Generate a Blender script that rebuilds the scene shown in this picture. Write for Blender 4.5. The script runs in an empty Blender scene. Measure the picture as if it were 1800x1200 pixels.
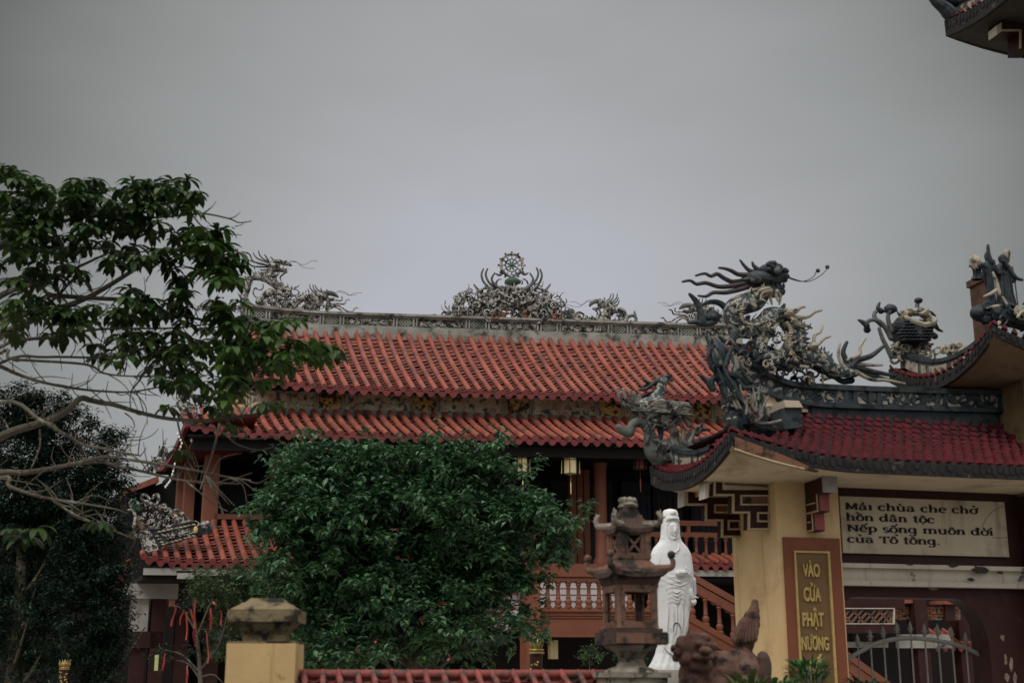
import bpy, math, random
from mathutils import Vector, Matrix, noise
sc = bpy.context.scene
COL = sc.collection
R = math.radians
# ---------------------------------------------------------------- camera
F = 2300.0; PITCH = R(14.34); CZ = 1.6
cd = bpy.data.cameras.new('camera'); cam = bpy.data.objects.new('camera', cd); COL.objects.link(cam)
cam.location = (0, 0, CZ); cam.rotation_euler = (R(90) + PITCH, 0, 0)
cd.sensor_width = 36.0; cd.lens = 36.0 * F / 1800.0; cd.clip_start = 0.1; cd.clip_end = 3000
cd.dof.use_dof = True; cd.dof.focus_distance = 31.0; cd.dof.aperture_fstop = 2.4
sc.camera = cam
# ---------------------------------------------------------------- sky and sun (overcast)
w = bpy.data.worlds.new('World'); sc.world = w; w.use_nodes = True
nt = w.node_tree; nt.nodes.clear()
out = nt.nodes.new('ShaderNodeOutputWorld')
ZENITH = 1.5
SUN_EL, SUN_AZ = 52.0, 215.0            # azimuth clockwise from +Y: behind and to the left
sky = nt.nodes.new('ShaderNodeTexSky'); sky.sky_type = 'NISHITA'; sky.sun_disc = False
sky.sun_elevation = R(SUN_EL); sky.sun_rotation = R(SUN_AZ)
bg1 = nt.nodes.new('ShaderNodeBackground'); bg1.inputs[1].default_value = 0.05
nt.links.new(sky.outputs[0], bg1.inputs[0])
tc = nt.nodes.new('ShaderNodeTexCoord')
dot = nt.nodes.new('ShaderNodeVectorMath'); dot.operation = 'DOT_PRODUCT'
nt.links.new(tc.outputs['Generated'], dot.inputs[0])
el = R(14.5); dot.inputs[1].default_value = (0.0, math.cos(el), math.sin(el))
cn = nt.nodes.new('ShaderNodeTexNoise'); cn.inputs['Scale'].default_value = 2.2; cn.inputs['Detail'].default_value = 4.0
mp = nt.nodes.new('ShaderNodeMapping'); mp.inputs['Scale'].default_value = (1, 1, 2.6)
nt.links.new(tc.outputs['Generated'], mp.inputs[0]); nt.links.new(mp.outputs[0], cn.inputs['Vector'])
ma = nt.nodes.new('ShaderNodeMath'); ma.operation = 'MULTIPLY_ADD'; ma.inputs[1].default_value = 0.06
nt.links.new(cn.outputs[0], ma.inputs[0]); nt.links.new(dot.outputs['Value'], ma.inputs[2])
mr = nt.nodes.new('ShaderNodeMapRange'); mr.inputs[1].default_value = -1.0; mr.inputs[2].default_value = 1.03
nt.links.new(ma.outputs[0], mr.inputs[0])
cr = nt.nodes.new('ShaderNodeValToRGB'); e = cr.color_ramp; e.interpolation = 'B_SPLINE'
stops = [(-1.0, (.10, .10, .10)), (0.5, (.10, .10, .10)), (0.86, (.085, .088, .085)), (0.895, (.105, .110, .104)), (0.912, (.165, .172, .164)), (0.932, (.245, .254, .243)),
         (0.952, (.315, .324, .317)), (0.970, (.365, .373, .372)), (0.986, (.425, .433, .445)), (1.0, (.482, .488, .535)), (1.03, (.488, .494, .542))]
while len(e.elements) < len(stops): e.elements.new(0.5)
for k, (d, c) in zip(e.elements, stops): k.position = min(1.0, (d + .03 + 1) / 2.03); k.color = (*c, 1)
nt.links.new(mr.outputs[0], cr.inputs[0])
bg2 = nt.nodes.new('ShaderNodeBackground'); bg2.inputs[1].default_value = 1.0
# the cloud deck is brightest overhead and duller towards the horizon
sep = nt.nodes.new('ShaderNodeSeparateXYZ'); nt.links.new(tc.outputs['Generated'], sep.inputs[0])
zr = nt.nodes.new('ShaderNodeMapRange'); zr.inputs[1].default_value = -.05; zr.inputs[2].default_value = .95; zr.inputs[3].default_value = .22; zr.inputs[4].default_value = ZENITH; nt.links.new(sep.outputs[2], zr.inputs[0])
off_ = nt.nodes.new('ShaderNodeMapRange'); off_.interpolation_type = 'SMOOTHSTEP'; off_.inputs[1].default_value = .58; off_.inputs[2].default_value = .84; off_.inputs[3].default_value = 1.0; off_.inputs[4].default_value = 0.0; nt.links.new(ma.outputs[0], off_.inputs[0])
mu = nt.nodes.new('ShaderNodeMath'); mu.operation = 'MULTIPLY'; nt.links.new(zr.outputs[0], mu.inputs[0]); nt.links.new(off_.outputs[0], mu.inputs[1])
ad = nt.nodes.new('ShaderNodeMix'); ad.data_type = 'RGBA'; ad.blend_type = 'ADD'; ad.inputs[0].default_value = 1.0; nt.links.new(cr.outputs[0], ad.inputs[6]); nt.links.new(mu.outputs[0], ad.inputs[7])
nt.links.new(ad.outputs[2], bg2.inputs[0])
mx = nt.nodes.new('ShaderNodeMixShader'); mx.inputs[0].default_value = 0.92
nt.links.new(bg1.outputs[0], mx.inputs[1]); nt.links.new(bg2.outputs[0], mx.inputs[2])
nt.links.new(mx.outputs[0], out.inputs[0])
sl = bpy.data.lights.new('sun', 'SUN'); sun = bpy.data.objects.new('sun', sl); COL.objects.link(sun)
sl.energy = 1.5; sl.angle = R(22); sl.color = (1.0, 0.955, 0.90)
az = R(SUN_AZ); sd = Vector((math.sin(az) * math.cos(R(SUN_EL)), math.cos(az) * math.cos(R(SUN_EL)), math.sin(R(SUN_EL))))
sun.rotation_euler = (-sd).to_track_quat('-Z', 'Y').to_euler()
sun.location = sd * 60
vs = sc.view_settings; vs.view_transform = 'Standard'; vs.look = 'None'; vs.exposure = 0.0; vs.gamma = 1.0; vs.use_curve_mapping = False
# ---------------------------------------------------------------- measuring frames
def ray(px, py):
    x = (px - 900) / F; y = (600 - py) / F
    return (x, math.cos(PITCH) - y * math.sin(PITCH), math.sin(PITCH) + y * math.cos(PITCH))
def at(px, py, Y):
    r = ray(px, py); t = Y / r[1]; return Vector((r[0] * t, Y, CZ + r[2] * t))
class Fr:
    """upright building frame: u along the front, v into the building (k leans v along -u), z up"""
    def __init__(s, px, Y, yaw, k=0.0):
        p = at(px, 1188, Y); s.o = (p.x, p.y); a = R(yaw); s.c = math.cos(a); s.s = math.sin(a); s.k = k; s.yaw = a
    def w(s, u, v, z):
        u = u - s.k * v
        return Vector((s.o[0] + u * s.c - v * s.s, s.o[1] + u * s.s + v * s.c, z))
    def hit(s, px, py, v):
        r = ray(px, py); n = (-s.s, s.c)
        t = (v + s.o[0] * n[0] + s.o[1] * n[1]) / (r[0] * n[0] + r[1] * n[1])
        dx = r[0] * t - s.o[0]; dy = r[1] * t - s.o[1]
        return dx * s.c + dy * s.s + s.k * v, CZ + r[2] * t
    def hw(s, px, py, v):
        u, z = s.hit(px, py, v); return s.w(u, v, z)
TF = Fr(900, 30.0, 7.0, 0.27)      # temple
GF = Fr(1376, 15.0, 14.5)          # gate
FF = Fr(800, 10.0, 10.0)            # fence
class Sk:
    """reads a drawing's coordinates onto the plane v of a frame"""
    def __init__(s, fr, v, x0, y0, sc_, mirror=None):
        s.fr, s.v, s.x0, s.y0, s.s, s.m = fr, v, x0, y0, sc_, mirror
        a = fr.hw(x0, y0, v); b = fr.hw(x0 + 100 / sc_, y0, v); s.k = (a - b).length / 100
    def p(s, x, y, dv=0.0):
        u, z = s.fr.hit(s.x0 + x / s.s, s.y0 + y / s.s, s.v)
        if s.m is not None: u = 2 * s.m - u
        return s.fr.w(u, s.v + dv, z)
    def path(s, pts, dv=0.0): return [s.p(q[0], q[1], dv + (q[2] if len(q) > 2 else 0)) for q in pts]
# ---------------------------------------------------------------- mesh helpers
def catmull(pts, rad, sub):
    n = len(pts)
    if n < 3 or sub < 2: return list(pts), list(rad)
    P, Q = [], []
    for i in range(n - 1):
        p0 = pts[max(i - 1, 0)]; p1 = pts[i]; p2 = pts[i + 1]; p3 = pts[min(i + 2, n - 1)]
        for j in range(sub):
            t = j / sub
            P.append(0.5 * ((2 * p1) + (p2 - p0) * t + (2 * p0 - 5 * p1 + 4 * p2 - p3) * t * t + (3 * p1 - p0 - 3 * p2 + p3) * t ** 3))
            Q.append(rad[i] * (1 - t) + rad[i + 1] * t)
    P.append(pts[-1]); Q.append(rad[-1]); return P, Q
class MB:
    def __init__(s): s.v = []; s.f = []
    def add(s, vs_, fs):
        b = len(s.v); s.v.extend(vs_); s.f.extend([tuple(i + b for i in f) for f in fs])
    def quad(s, a, b, c, d): s.add([a, b, c, d], [(0, 1, 2, 3)])
    def hexa(s, p):       # 8 points: bottom 4, top 4
        s.add(p, [(3, 2, 1, 0), (4, 5, 6, 7), (0, 1, 5, 4), (1, 2, 6, 5), (2, 3, 7, 6), (3, 0, 4, 7)])
    def fbox(s, fr, u0, u1, v0, v1, z0, z1):
        s.hexa([fr.w(u0, v0, z0), fr.w(u1, v0, z0), fr.w(u1, v1, z0), fr.w(u0, v1, z0), fr.w(u0, v0, z1), fr.w(u1, v0, z1), fr.w(u1, v1, z1), fr.w(u0, v1, z1)])
    def box(s, c, sx, sy, sz, rot=0.0, taper=1.0):
        ca, sa = math.cos(rot), math.sin(rot); P = []
        for z, k in ((-.5, 1), (.5, taper)):
            for x, y in ((-.5, -.5), (.5, -.5), (.5, .5), (-.5, .5)):
                X, Y = x * sx * k, y * sy * k; P.append(Vector((c[0] + X * ca - Y * sa, c[1] + X * sa + Y * ca, c[2] + z * sz)))
        s.hexa(P)
    def bar(s, a, b, w_, h, up=Vector((0, 0, 1))):
        d = (b - a)
        if d.length < 1e-6: return
        d.normalize(); x = d.cross(up)
        if x.length < 1e-4: x = d.cross(Vector((1, 0, 0)))
        x.normalize(); y = x.cross(d); x *= w_ / 2; y *= h / 2
        s.hexa([a - x - y, a + x - y, a + x + y, a - x + y, b - x - y, b + x - y, b + x + y, b - x + y])
    def tube(s, pts, rad, n=7, sub=4, flat=1.0, fdir=None, cap=True):
        pts = [Vector(p) for p in pts]
        if not hasattr(rad, '__len__'): rad = [rad] * len(pts)
        if len(rad) != len(pts):
            m = len(pts); q = []
            for i in range(m):
                t = i / (m - 1) * (len(rad) - 1); a = min(int(t), len(rad) - 2); q.append(rad[a] + (rad[a + 1] - rad[a]) * (t - a))
            rad = q
        P, Q = catmull(pts, rad, sub)
        if cap and len(P) > 1:
            d0 = P[0] - P[1]; d1 = P[-1] - P[-2]
            if d0.length > 1e-7 and d1.length > 1e-7:
                d0.normalize(); d1.normalize(); r0, r1 = Q[0], Q[-1]
                P = [P[0] + d0 * r0 * .95, P[0] + d0 * r0 * .6] + P + [P[-1] + d1 * r1 * .6, P[-1] + d1 * r1 * .95]; Q = [r0 * .2, r0 * .75] + Q + [r1 * .75, r1 * .2]
        m = len(P); V = []; Fs = []
        t = (P[1] - P[0]).normalized(); ref = Vector((0, 0, 1)) if abs(t.z) < .9 else Vector((1, 0, 0))
        x = t.cross(ref).normalized()
        if fdir is not None: x = fdir.normalized()
        for i in range(m):
            t = (P[min(i + 1, m - 1)] - P[max(i - 1, 0)])
            if t.length < 1e-9: t = Vector((0, 0, 1))
            t.normalize(); x = (x - t * x.dot(t))
            if x.length < 1e-5: x = t.orthogonal()
            x.normalize(); y = t.cross(x)
            for j in range(n):
                a = 2 * math.pi * j / n; V.append(P[i] + (x * math.cos(a) * flat + y * math.sin(a)) * Q[i])
        for i in range(m - 1):
            for j in range(n): Fs.append((i * n + j, i * n + (j + 1) % n, (i + 1) * n + (j + 1) % n, (i + 1) * n + j))
        Fs.append(tuple(reversed(range(n)))); Fs.append(tuple(range((m - 1) * n, m * n)))
        s.add(V, Fs)
    def ell(s, c, rx, ry, rz, nu=12, nv=8, rot=0.0, bump=0.0, seed=0):
        V = []; Fs = []; ca, sa = math.cos(rot), math.sin(rot); c = Vector(c)
        for i in range(nv + 1):
            th = math.pi * i / nv
            for j in range(nu):
                ph = 2 * math.pi * j / nu; d = Vector((math.sin(th) * math.cos(ph), math.sin(th) * math.sin(ph), math.cos(th)))
                k = 1 + (bump * noise.noise(d * 2.3 + Vector((seed, seed * 2.1, 0))) if bump else 0)
                X, Y, Z = d.x * rx * k, d.y * ry * k, d.z * rz * k
                V.append(c + Vector((X * ca - Y * sa, X * sa + Y * ca, Z)))
        for i in range(nv):
            for j in range(nu): Fs.append((i * nu + j, (i + 1) * nu + j, (i + 1) * nu + (j + 1) % nu, i * nu + (j + 1) % nu))
        s.add(V, Fs)
    def lathe(s, c, prof, n=12, rot=0.0, sx=1.0, sy=1.0):
        """prof: (radius, z)"""
        c = Vector(c); V = []; Fs = []; m = len(prof)
        for r, z in prof:
            for j in range(n):
                a = 2 * math.pi * j / n + rot; V.append(c + Vector((r * math.cos(a) * sx, r * math.sin(a) * sy, z)))
        for i in range(m - 1):
            for j in range(n): Fs.append((i * n + j, i * n + (j + 1) % n, (i + 1) * n + (j + 1) % n, (i + 1) * n + j))
        Fs.append(tuple(reversed(range(n)))); Fs.append(tuple(range((m - 1) * n, m * n))); s.add(V, Fs)
    def prism(s, poly, off):
        n = len(poly); a = [Vector(p) for p in poly]; b = [p + off for p in a]
        s.add(a + b, [tuple(range(n)), tuple(reversed(range(n, 2 * n)))] + [((i + 1) % n, i, n + i, n + (i + 1) % n) for i in range(n)])
    def grid(s, rows, closed=False):
        m = len(rows); n = len(rows[0]); V = [p for r in rows for p in r]; Fs = []
        for i in range(m - 1):
            for j in range(n if closed else n - 1): Fs.append((i * n + j, i * n + (j + 1) % n, (i + 1) * n + (j + 1) % n, (i + 1) * n + j))
        s.add(V, Fs)
def loc_of(par):
    l = Vector((0, 0, 0))
    while par is not None: l += par.location; par = par.parent
    return l
def obj(name, mb, m, parent=None, sharp=35, smooth=True, loc=None, label=None, local=False):
    """link a mesh builder (world coordinates) as ONE mesh object; local=True: vertices already relative to the parent"""
    me = bpy.data.meshes.new(name)
    base = Vector((0, 0, 0)) if local else loc_of(parent)
    o = bpy.data.objects.new(name, me); COL.objects.link(o)
    if local:
        base = Vector((0, 0, 0))
        if loc is not None: o.location = Vector(loc) - loc_of(parent)
    elif loc is not None: o.location = Vector(loc) - base; base = Vector(loc)
    me.from_pydata([tuple(v - base) for v in mb.v], [], mb.f); me.validate()
    if smooth:
        me.polygons.foreach_set('use_smooth', [True] * len(me.polygons)); me.set_sharp_from_angle(angle=R(sharp))
    me.materials.append(m)
    if parent is not None: o.parent = parent
    if label: o['label'] = label
    return o
def islands(name, mb, m, parent, **kw):
    """one mesh object for every separate piece of the builder"""
    par = list(range(len(mb.v)))
    def find(a):
        while par[a] != a: par[a] = par[par[a]]; a = par[a]
        return a
    for f in mb.f:
        r = find(f[0])
        for i in f[1:]: par[find(i)] = r
    gr = {}
    for f in mb.f: gr.setdefault(find(f[0]), []).append(f)
    res = []
    for fs in gr.values():
        q = MB(); ix = {}
        for f in fs:
            for i in f:
                if i not in ix: ix[i] = len(q.v); q.v.append(mb.v[i])
            q.f.append(tuple(ix[i] for i in f))
        res.append(obj(name, q, m, parent, **kw))
    return res
def tag(o, label, cat, group=None):
    o['label'] = label; o['category'] = cat
    if group: o['group'] = group
    return o
def thing(name, loc, label, cat, group=None, rz=0.0):
    o = bpy.data.objects.new(name, None); COL.objects.link(o); o.location = loc; o.rotation_euler = (0, 0, rz); o.empty_display_size = .2
    return tag(o, label, cat, group)
def struct(name, mb, m):
    o = obj(name, mb, m); o['kind'] = 'structure'; return o
def copy_tree(o, parent=None):
    c = o.copy(); COL.objects.link(c); c.parent = parent
    for ch in list(o.children): copy_tree(ch, c)
    return c
# ---------------------------------------------------------------- materials
MATS = {}
def mat(name, base, rough=0.6, var=None, vscale=3.0, dirt=None, dscale=2.0, dlo=.52, dhi=.66, island=None, bump=0.0, bscale=30.0, metal=0.0, spec=0.22, trans=0.0, voro=None, streak=None):
    if name in MATS: return MATS[name]
    m = bpy.data.materials.new(name); m.use_nodes = True; t = m.node_tree; N = t.nodes; L = t.links
    b = N['Principled BSDF']; b.inputs['Roughness'].default_value = rough; b.inputs['Metallic'].default_value = metal
    b.inputs['Specular IOR Level'].default_value = spec
    geo = N.new('ShaderNodeNewGeometry'); pos = geo.outputs['Position']
    def nz(scale, det=5.0):
        n = N.new('ShaderNodeTexNoise'); n.inputs['Scale'].default_value = scale; n.inputs['Detail'].default_value = det; n.inputs['Roughness'].default_value = .62
        L.new(pos, n.inputs['Vector']); return n.outputs[0]
    def ramp(src, lo, hi):
        r = N.new('ShaderNodeMapRange'); r.inputs[1].default_value = lo; r.inputs[2].default_value = hi; L.new(src, r.inputs[0]); r.clamp = True; return r.outputs[0]
    def mix(fac, a, c):
        x = N.new('ShaderNodeMix'); x.data_type = 'RGBA'; L.new(fac, x.inputs[0])
        if isinstance(a, tuple): x.inputs[6].default_value = (*a, 1)
        else: L.new(a, x.inputs[6])
        if isinstance(c, tuple): x.inputs[7].default_value = (*c, 1)
        else: L.new(c, x.inputs[7])
        return x.outputs[2]
    col = base
    if island is not None: col = mix(geo.outputs['Random Per Island'], base, island)
    if var is not None: col = mix(ramp(nz(vscale), .35, .68), col, var)
    if voro is not None:
        vo = N.new('ShaderNodeTexVoronoi'); vo.inputs['Scale'].default_value = voro[0]; L.new(pos, vo.inputs['Vector'])
        sp = N.new('ShaderNodeSeparateColor'); L.new(vo.outputs['Color'], sp.inputs[0])
        col = mix(ramp(sp.outputs[0], voro[2], voro[2] + .05), col, voro[1])
    if dirt is not None: col = mix(ramp(nz(dscale, 8.0), dlo, dhi), col, dirt)
    if streak is not None:      # rain streaks: noise drawn out along the fall of the water
        mpn = N.new('ShaderNodeMapping'); mpn.inputs['Scale'].default_value = (streak[1], streak[1], streak[1] * .09); L.new(pos, mpn.inputs[0])
        sn = N.new('ShaderNodeTexNoise'); sn.inputs['Scale'].default_value = 1.0; sn.inputs['Detail'].default_value = 6.0; sn.inputs['Roughness'].default_value = .65; L.new(mpn.outputs[0], sn.inputs['Vector'])
        col = mix(ramp(sn.outputs[0], streak[2], streak[3]), col, streak[0])
    if isinstance(col, tuple): b.inputs['Base Color'].default_value = (*col, 1)
    else: L.new(col, b.inputs['Base Color'])
    if bump:
        bp = N.new('ShaderNodeBump'); bp.inputs['Strength'].default_value = bump; bp.inputs['Distance'].default_value = .02
        L.new(nz(bscale), bp.inputs['Height']); L.new(bp.outputs[0], b.inputs['Normal'])
    if trans:
        tr = N.new('ShaderNodeBsdfTranslucent'); ms = N.new('ShaderNodeMixShader'); ms.inputs[0].default_value = trans
        if isinstance(col, tuple): tr.inputs[0].default_value = (*col, 1)
        else: L.new(col, tr.inputs[0])
        L.new(b.outputs[0], ms.inputs[1]); L.new(tr.outputs[0], ms.inputs[2]); L.new(ms.outputs[0], N['Material Output'].inputs[0])
    MATS[name] = m; return m
M_TILE = mat('glazed_red_tile', (.285, .064, .036), .5, island=(.145, .034, .025), var=(.285, .086, .055), vscale=1.1, dirt=(.075, .044, .034), dscale=2.4, dlo=.50, dhi=.72, streak=((.085, .042, .030), 2.6, .53, .76), bump=.15, bscale=25)
M_PAN = mat('pan_tile', (.125, .036, .028), .6, island=(.235, .080, .060), dirt=(.10, .04, .03), dscale=3.5, dlo=.50, dhi=.75)
M_DRIP = mat('drip_tile', (.185, .038, .036), .45, island=(.13, .028, .028), dirt=(.06, .022, .022), dscale=6)
M_GTILE = mat('dark_red_tile', (.135, .020, .025), .36, island=(.085, .015, .018), dirt=(.03, .016, .016), dscale=5, dlo=.54, dhi=.70)
M_CONC = mat('weathered_concrete', (.32, .31, .27), .9, var=(.19, .18, .155), vscale=2.0, dirt=(.035, .04, .03), dscale=3.2, dlo=.5, dhi=.66, bump=.4)
M_MOS = mat('ceramic_mosaic', (.50, .475, .42), .55, var=(.27, .255, .225), vscale=6, dirt=(.022, .022, .02), dscale=9, dlo=.47, dhi=.56, voro=(34, (.05, .05, .048), .72), bump=.6, bscale=40)
M_MOSD = mat('dark_ceramic_strands', (.055, .055, .052), .5, var=(.16, .15, .135), vscale=8, bump=.4)
M_RELIEF = mat('relief_panel', (.34, .32, .275), .8, var=(.17, .16, .135), vscale=9, dirt=(.02, .02, .018), dscale=12, dlo=.48, dhi=.55, bump=.9, bscale=18)
M_GREEN = mat('green_ceramic', (.035, .115, .06), .4, var=(.05, .075, .045), vscale=7, dirt=(.10, .10, .085), dscale=14, dlo=.55, dhi=.6)
M_ORNG = mat('orange_ceramic', (.20, .06, .028), .5, var=(.15, .08, .05), vscale=9)
M_OCHRE = mat('painted_ochre_panel', (.75, .45, .12), .7, var=(.50, .34, .15), vscale=5, dirt=(.045, .035, .025), dscale=8, dlo=.47, dhi=.56)
M_PAINT = mat('painted_landscape_panel', (.68, .62, .44), .7, var=(.46, .26, .19), vscale=3, dirt=(.09, .09, .07), dscale=7, dlo=.5, dhi=.6)
M_WOOD = mat('brown_red_paint', (.185, .066, .037), .5, var=(.155, .055, .031), vscale=2.5, dirt=(.12, .045, .028), dscale=2.0, dlo=.56, dhi=.8)
M_WOODD = mat('dark_maroon_paint', (.034, .010, .008), .55, var=(.026, .008, .007), vscale=3, dirt=(.05, .03, .024), dscale=5, dlo=.58, dhi=.72)
M_DARK = mat('dark_stained_wood', (.020, .019, .028), .5, var=(.030, .027, .042), vscale=4)
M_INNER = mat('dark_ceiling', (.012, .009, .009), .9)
M_WHITE = mat('white_plaster', (.32, .305, .275), .8, var=(.25, .235, .21), vscale=2, dirt=(.14, .12, .10), dscale=2.5, dlo=.58, dhi=.75)
M_STEP = mat('pale_tiled_steps', (.52, .44, .42), .6, var=(.45, .37, .36), vscale=3)
M_STAT = mat('white_marble', (.76, .76, .755), .5, var=(.66, .665, .66), vscale=3, dirt=(.46, .46, .43), dscale=7, dlo=.58, dhi=.8, streak=((.40, .41, .39), 6, .58, .80))
M_YEL = mat('yellow_stucco', (.60, .43, .235), .8, var=(.52, .355, .17), vscale=1.7, dirt=(.36, .225, .10), dscale=2.1, dlo=.54, dhi=.80, streak=((.27, .19, .10), 5.5, .56, .80), bump=.15)
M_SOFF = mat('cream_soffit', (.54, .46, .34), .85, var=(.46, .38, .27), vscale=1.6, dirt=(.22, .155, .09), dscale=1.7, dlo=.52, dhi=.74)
M_GBEI = mat('grey_beige_ceramic', (.21, .195, .165), .6, var=(.09, .088, .08), vscale=9, dirt=(.025, .028, .027), dscale=9, dlo=.5, dhi=.6, bump=.5)
M_CREAM = mat('cream_trim', (.44, .35, .22), .75, var=(.36, .27, .15), vscale=6, dirt=(.14, .10, .07), dscale=9, dlo=.58, dhi=.7)
M_FASC = mat('black_stained_eave', (.016, .015, .015), .85, var=(.028, .026, .024), vscale=5, dirt=(.12, .105, .095), dscale=7, dlo=.60, dhi=.70)
M_TERRA = mat('stained_terracotta_board', (.19, .088, .05), .8, var=(.13, .062, .04), vscale=5, dirt=(.025, .02, .017), dscale=5, dlo=.50, dhi=.58)
M_SOFB = mat('shade_brown_soffit', (.21, .145, .095), .85, var=(.15, .10, .065), vscale=2.5, dirt=(.05, .035, .025), dscale=3)  # soffit paint darkened to brown: shade under the middle tier put into the colour
M_SOFD = mat('shade_dark_soffit', (.075, .07, .058), .85, var=(.05, .046, .04), vscale=2.5)  # darkest soffit paint: deep shade under the top tier put into the colour
M_YELD = mat('shade_brown_stucco', (.24, .17, .08), .85, var=(.17, .115, .055), vscale=2.5, dirt=(.08, .05, .03), dscale=3)  # darker copy of the yellow stucco, shade worked into its colour
M_GSHEET = mat('dark_roof_bed', (.030, .010, .011), .7)
M_BLUE = mat('blue_black_ceramic', (.022, .031, .035), .42, var=(.048, .056, .06), vscale=5, dirt=(.009, .012, .014), dscale=7, dlo=.5, dhi=.62, bump=.4)
M_BLUM = mat('dark_scaled_ceramic', (.06, .075, .085), .45, var=(.022, .03, .033), vscale=8, voro=(30, (.30, .29, .245), .56), bump=.8)
M_CCER = mat('cream_ceramic', (.38, .335, .25), .5, var=(.22, .19, .145), vscale=8, dirt=(.05, .05, .042), dscale=8, dlo=.54, dhi=.62, bump=.4)
M_SHARD = mat('cream_and_slate_mosaic', (.36, .335, .27), .5, voro=(13, (.05, .058, .06), .58), var=(.26, .24, .20), vscale=5, dirt=(.04, .04, .036), dscale=8, dlo=.54, dhi=.62)
M_SGREY = mat('grey_stained_stone', (.13, .135, .125), .8, var=(.07, .075, .07), vscale=5, dirt=(.02, .022, .02), dscale=6, dlo=.52, dhi=.62, bump=.5)
M_BRICK = mat('red_brown_plaque_frame', (.185, .060, .030), .6, var=(.155, .050, .026), vscale=3)
M_GOLDP = mat('bronze_brown_plaque', (.155, .085, .036), .55, var=(.125, .07, .03), vscale=4)
M_GOLD = mat('gold_paint', (.46, .33, .12), .45, var=(.34, .24, .085), vscale=9, metal=.15)
M_GOLDB = mat('worn_gilding', (.42, .31, .11), .4, var=(.20, .14, .05), vscale=8, metal=.35)
M_SIGN = mat('faded_cream_signboard', (.46, .40, .30), .8, var=(.39, .33, .235), vscale=1.5, dirt=(.17, .13, .09), dscale=1.6, dlo=.54, dhi=.75, streak=((.16, .125, .085), 6, .58, .80))
M_INK = mat('black_lettering', (.012, .010, .010), .7)
M_LEDGE = mat('off_white_ledge', (.44, .40, .33), .8, var=(.37, .33, .27), vscale=2, dirt=(.07, .055, .045), dscale=2.8, dlo=.63, dhi=.67, streak=((.17, .145, .115), 7, .57, .80))
M_IRON = mat('grey_painted_iron', (.17, .165, .15), .5, var=(.12, .115, .10), vscale=9)
M_FENCE = mat('fence_yellow_stucco', (.50, .345, .16), .8, var=(.44, .30, .135), vscale=3, dirt=(.24, .15, .065), dscale=7, dlo=.62, dhi=.72, streak=((.20, .14, .075), 9, .58, .80), bump=.15)
M_CAP = mat('mossy_cap_stone', (.20, .155, .085), .9, var=(.11, .085, .05), vscale=6, dirt=(.018, .018, .014), dscale=6, dlo=.50, dhi=.60, bump=.5)
M_TCOT = mat('stained_terracotta', (.175, .088, .057), .75, var=(.115, .064, .044), vscale=5, dirt=(.024, .022, .017), dscale=6, dlo=.49, dhi=.60, bump=.35)
M_TCOTD = mat('blackened_and_shaded_terracotta', (.05, .034, .028), .85, var=(.10, .055, .04), vscale=7, dirt=(.012, .011, .01), dscale=7, dlo=.5, dhi=.6, bump=.5)
M_LICH = mat('lichen_plaster', (.27, .245, .19), .9, var=(.14, .115, .085), vscale=9, dirt=(.03, .026, .02), dscale=8, dlo=.52, dhi=.6, bump=.5)
M_LION = mat('brown_carved_stone', (.085, .043, .030), .75, var=(.15, .08, .057), vscale=7, dirt=(.015, .010, .009), dscale=8, dlo=.52, dhi=.64, bump=.8, bscale=45)
M_BARK = mat('grey_brown_bark', (.125, .105, .078), .9, var=(.065, .055, .042), vscale=9, dirt=(.22, .215, .165), dscale=9, dlo=.55, dhi=.66, bump=.7, bscale=40)
M_LEAFA = mat('broad_leaf', (.022, .055, .015), .42, island=(.060, .095, .020), var=(.016, .034, .014), vscale=1.1, trans=.22)
M_LEAFB = mat('banyan_leaf', (.020, .070, .032), .36, island=(.105, .205, .090), trans=.2, spec=.4)
M_LEAFC = mat('dark_leaf', (.005, .014, .009), .4, island=(.018, .038, .023), trans=.12)
M_LEAFD = mat('fern_leaf', (.022, .075, .018), .5, island=(.045, .12, .03), trans=.25)
M_LEAFE = mat('feathery_leaf', (.04, .075, .028), .5, island=(.075, .115, .05), trans=.2)
M_RIB = mat('red_ribbon_cloth', (.26, .022, .026), .7, var=(.34, .06, .04), vscale=1.3)
M_RIBO = mat('orange_red_ribbon_cloth', (.36, .060, .030), .7)
M_RIBW = mat('wine_red_ribbon_cloth', (.15, .012, .022), .7)
M_RIBP = mat('rosy_ribbon_cloth', (.36, .07, .075), .7)
M_LPAP = mat('yellow_lantern_paper', (.88, .78, .46), .7, var=(.80, .67, .35), vscale=8, trans=.35)
M_RPAP = mat('maroon_lantern_paper', (.20, .075, .05), .7, var=(.09, .03, .022), vscale=22)
M_BULB = mat('white_bulb', (.75, .75, .72), .3)
M_GROUND = mat('street_asphalt', (.05, .05, .05), .9, var=(.065, .063, .06), vscale=.8, bump=.2)
M_PAVE = mat('courtyard_paving', (.34, .30, .25), .85, var=(.28, .25, .20), vscale=.7)
# ================================================================ ground
g = MB(); g.quad(Vector((-400, -100, 0)), Vector((400, -100, 0)), Vector((400, 900, 0)), Vector((-400, 900, 0))); struct('ground', g, M_GROUND)
g = MB(); g.quad(Vector((-30, 10.6, .004)), Vector((30, 10.6, .004)), Vector((30, 70, .004)), Vector((-30, 70, .004))); struct('courtyard', g, M_PAVE)
rnd = random.Random(7)
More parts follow.
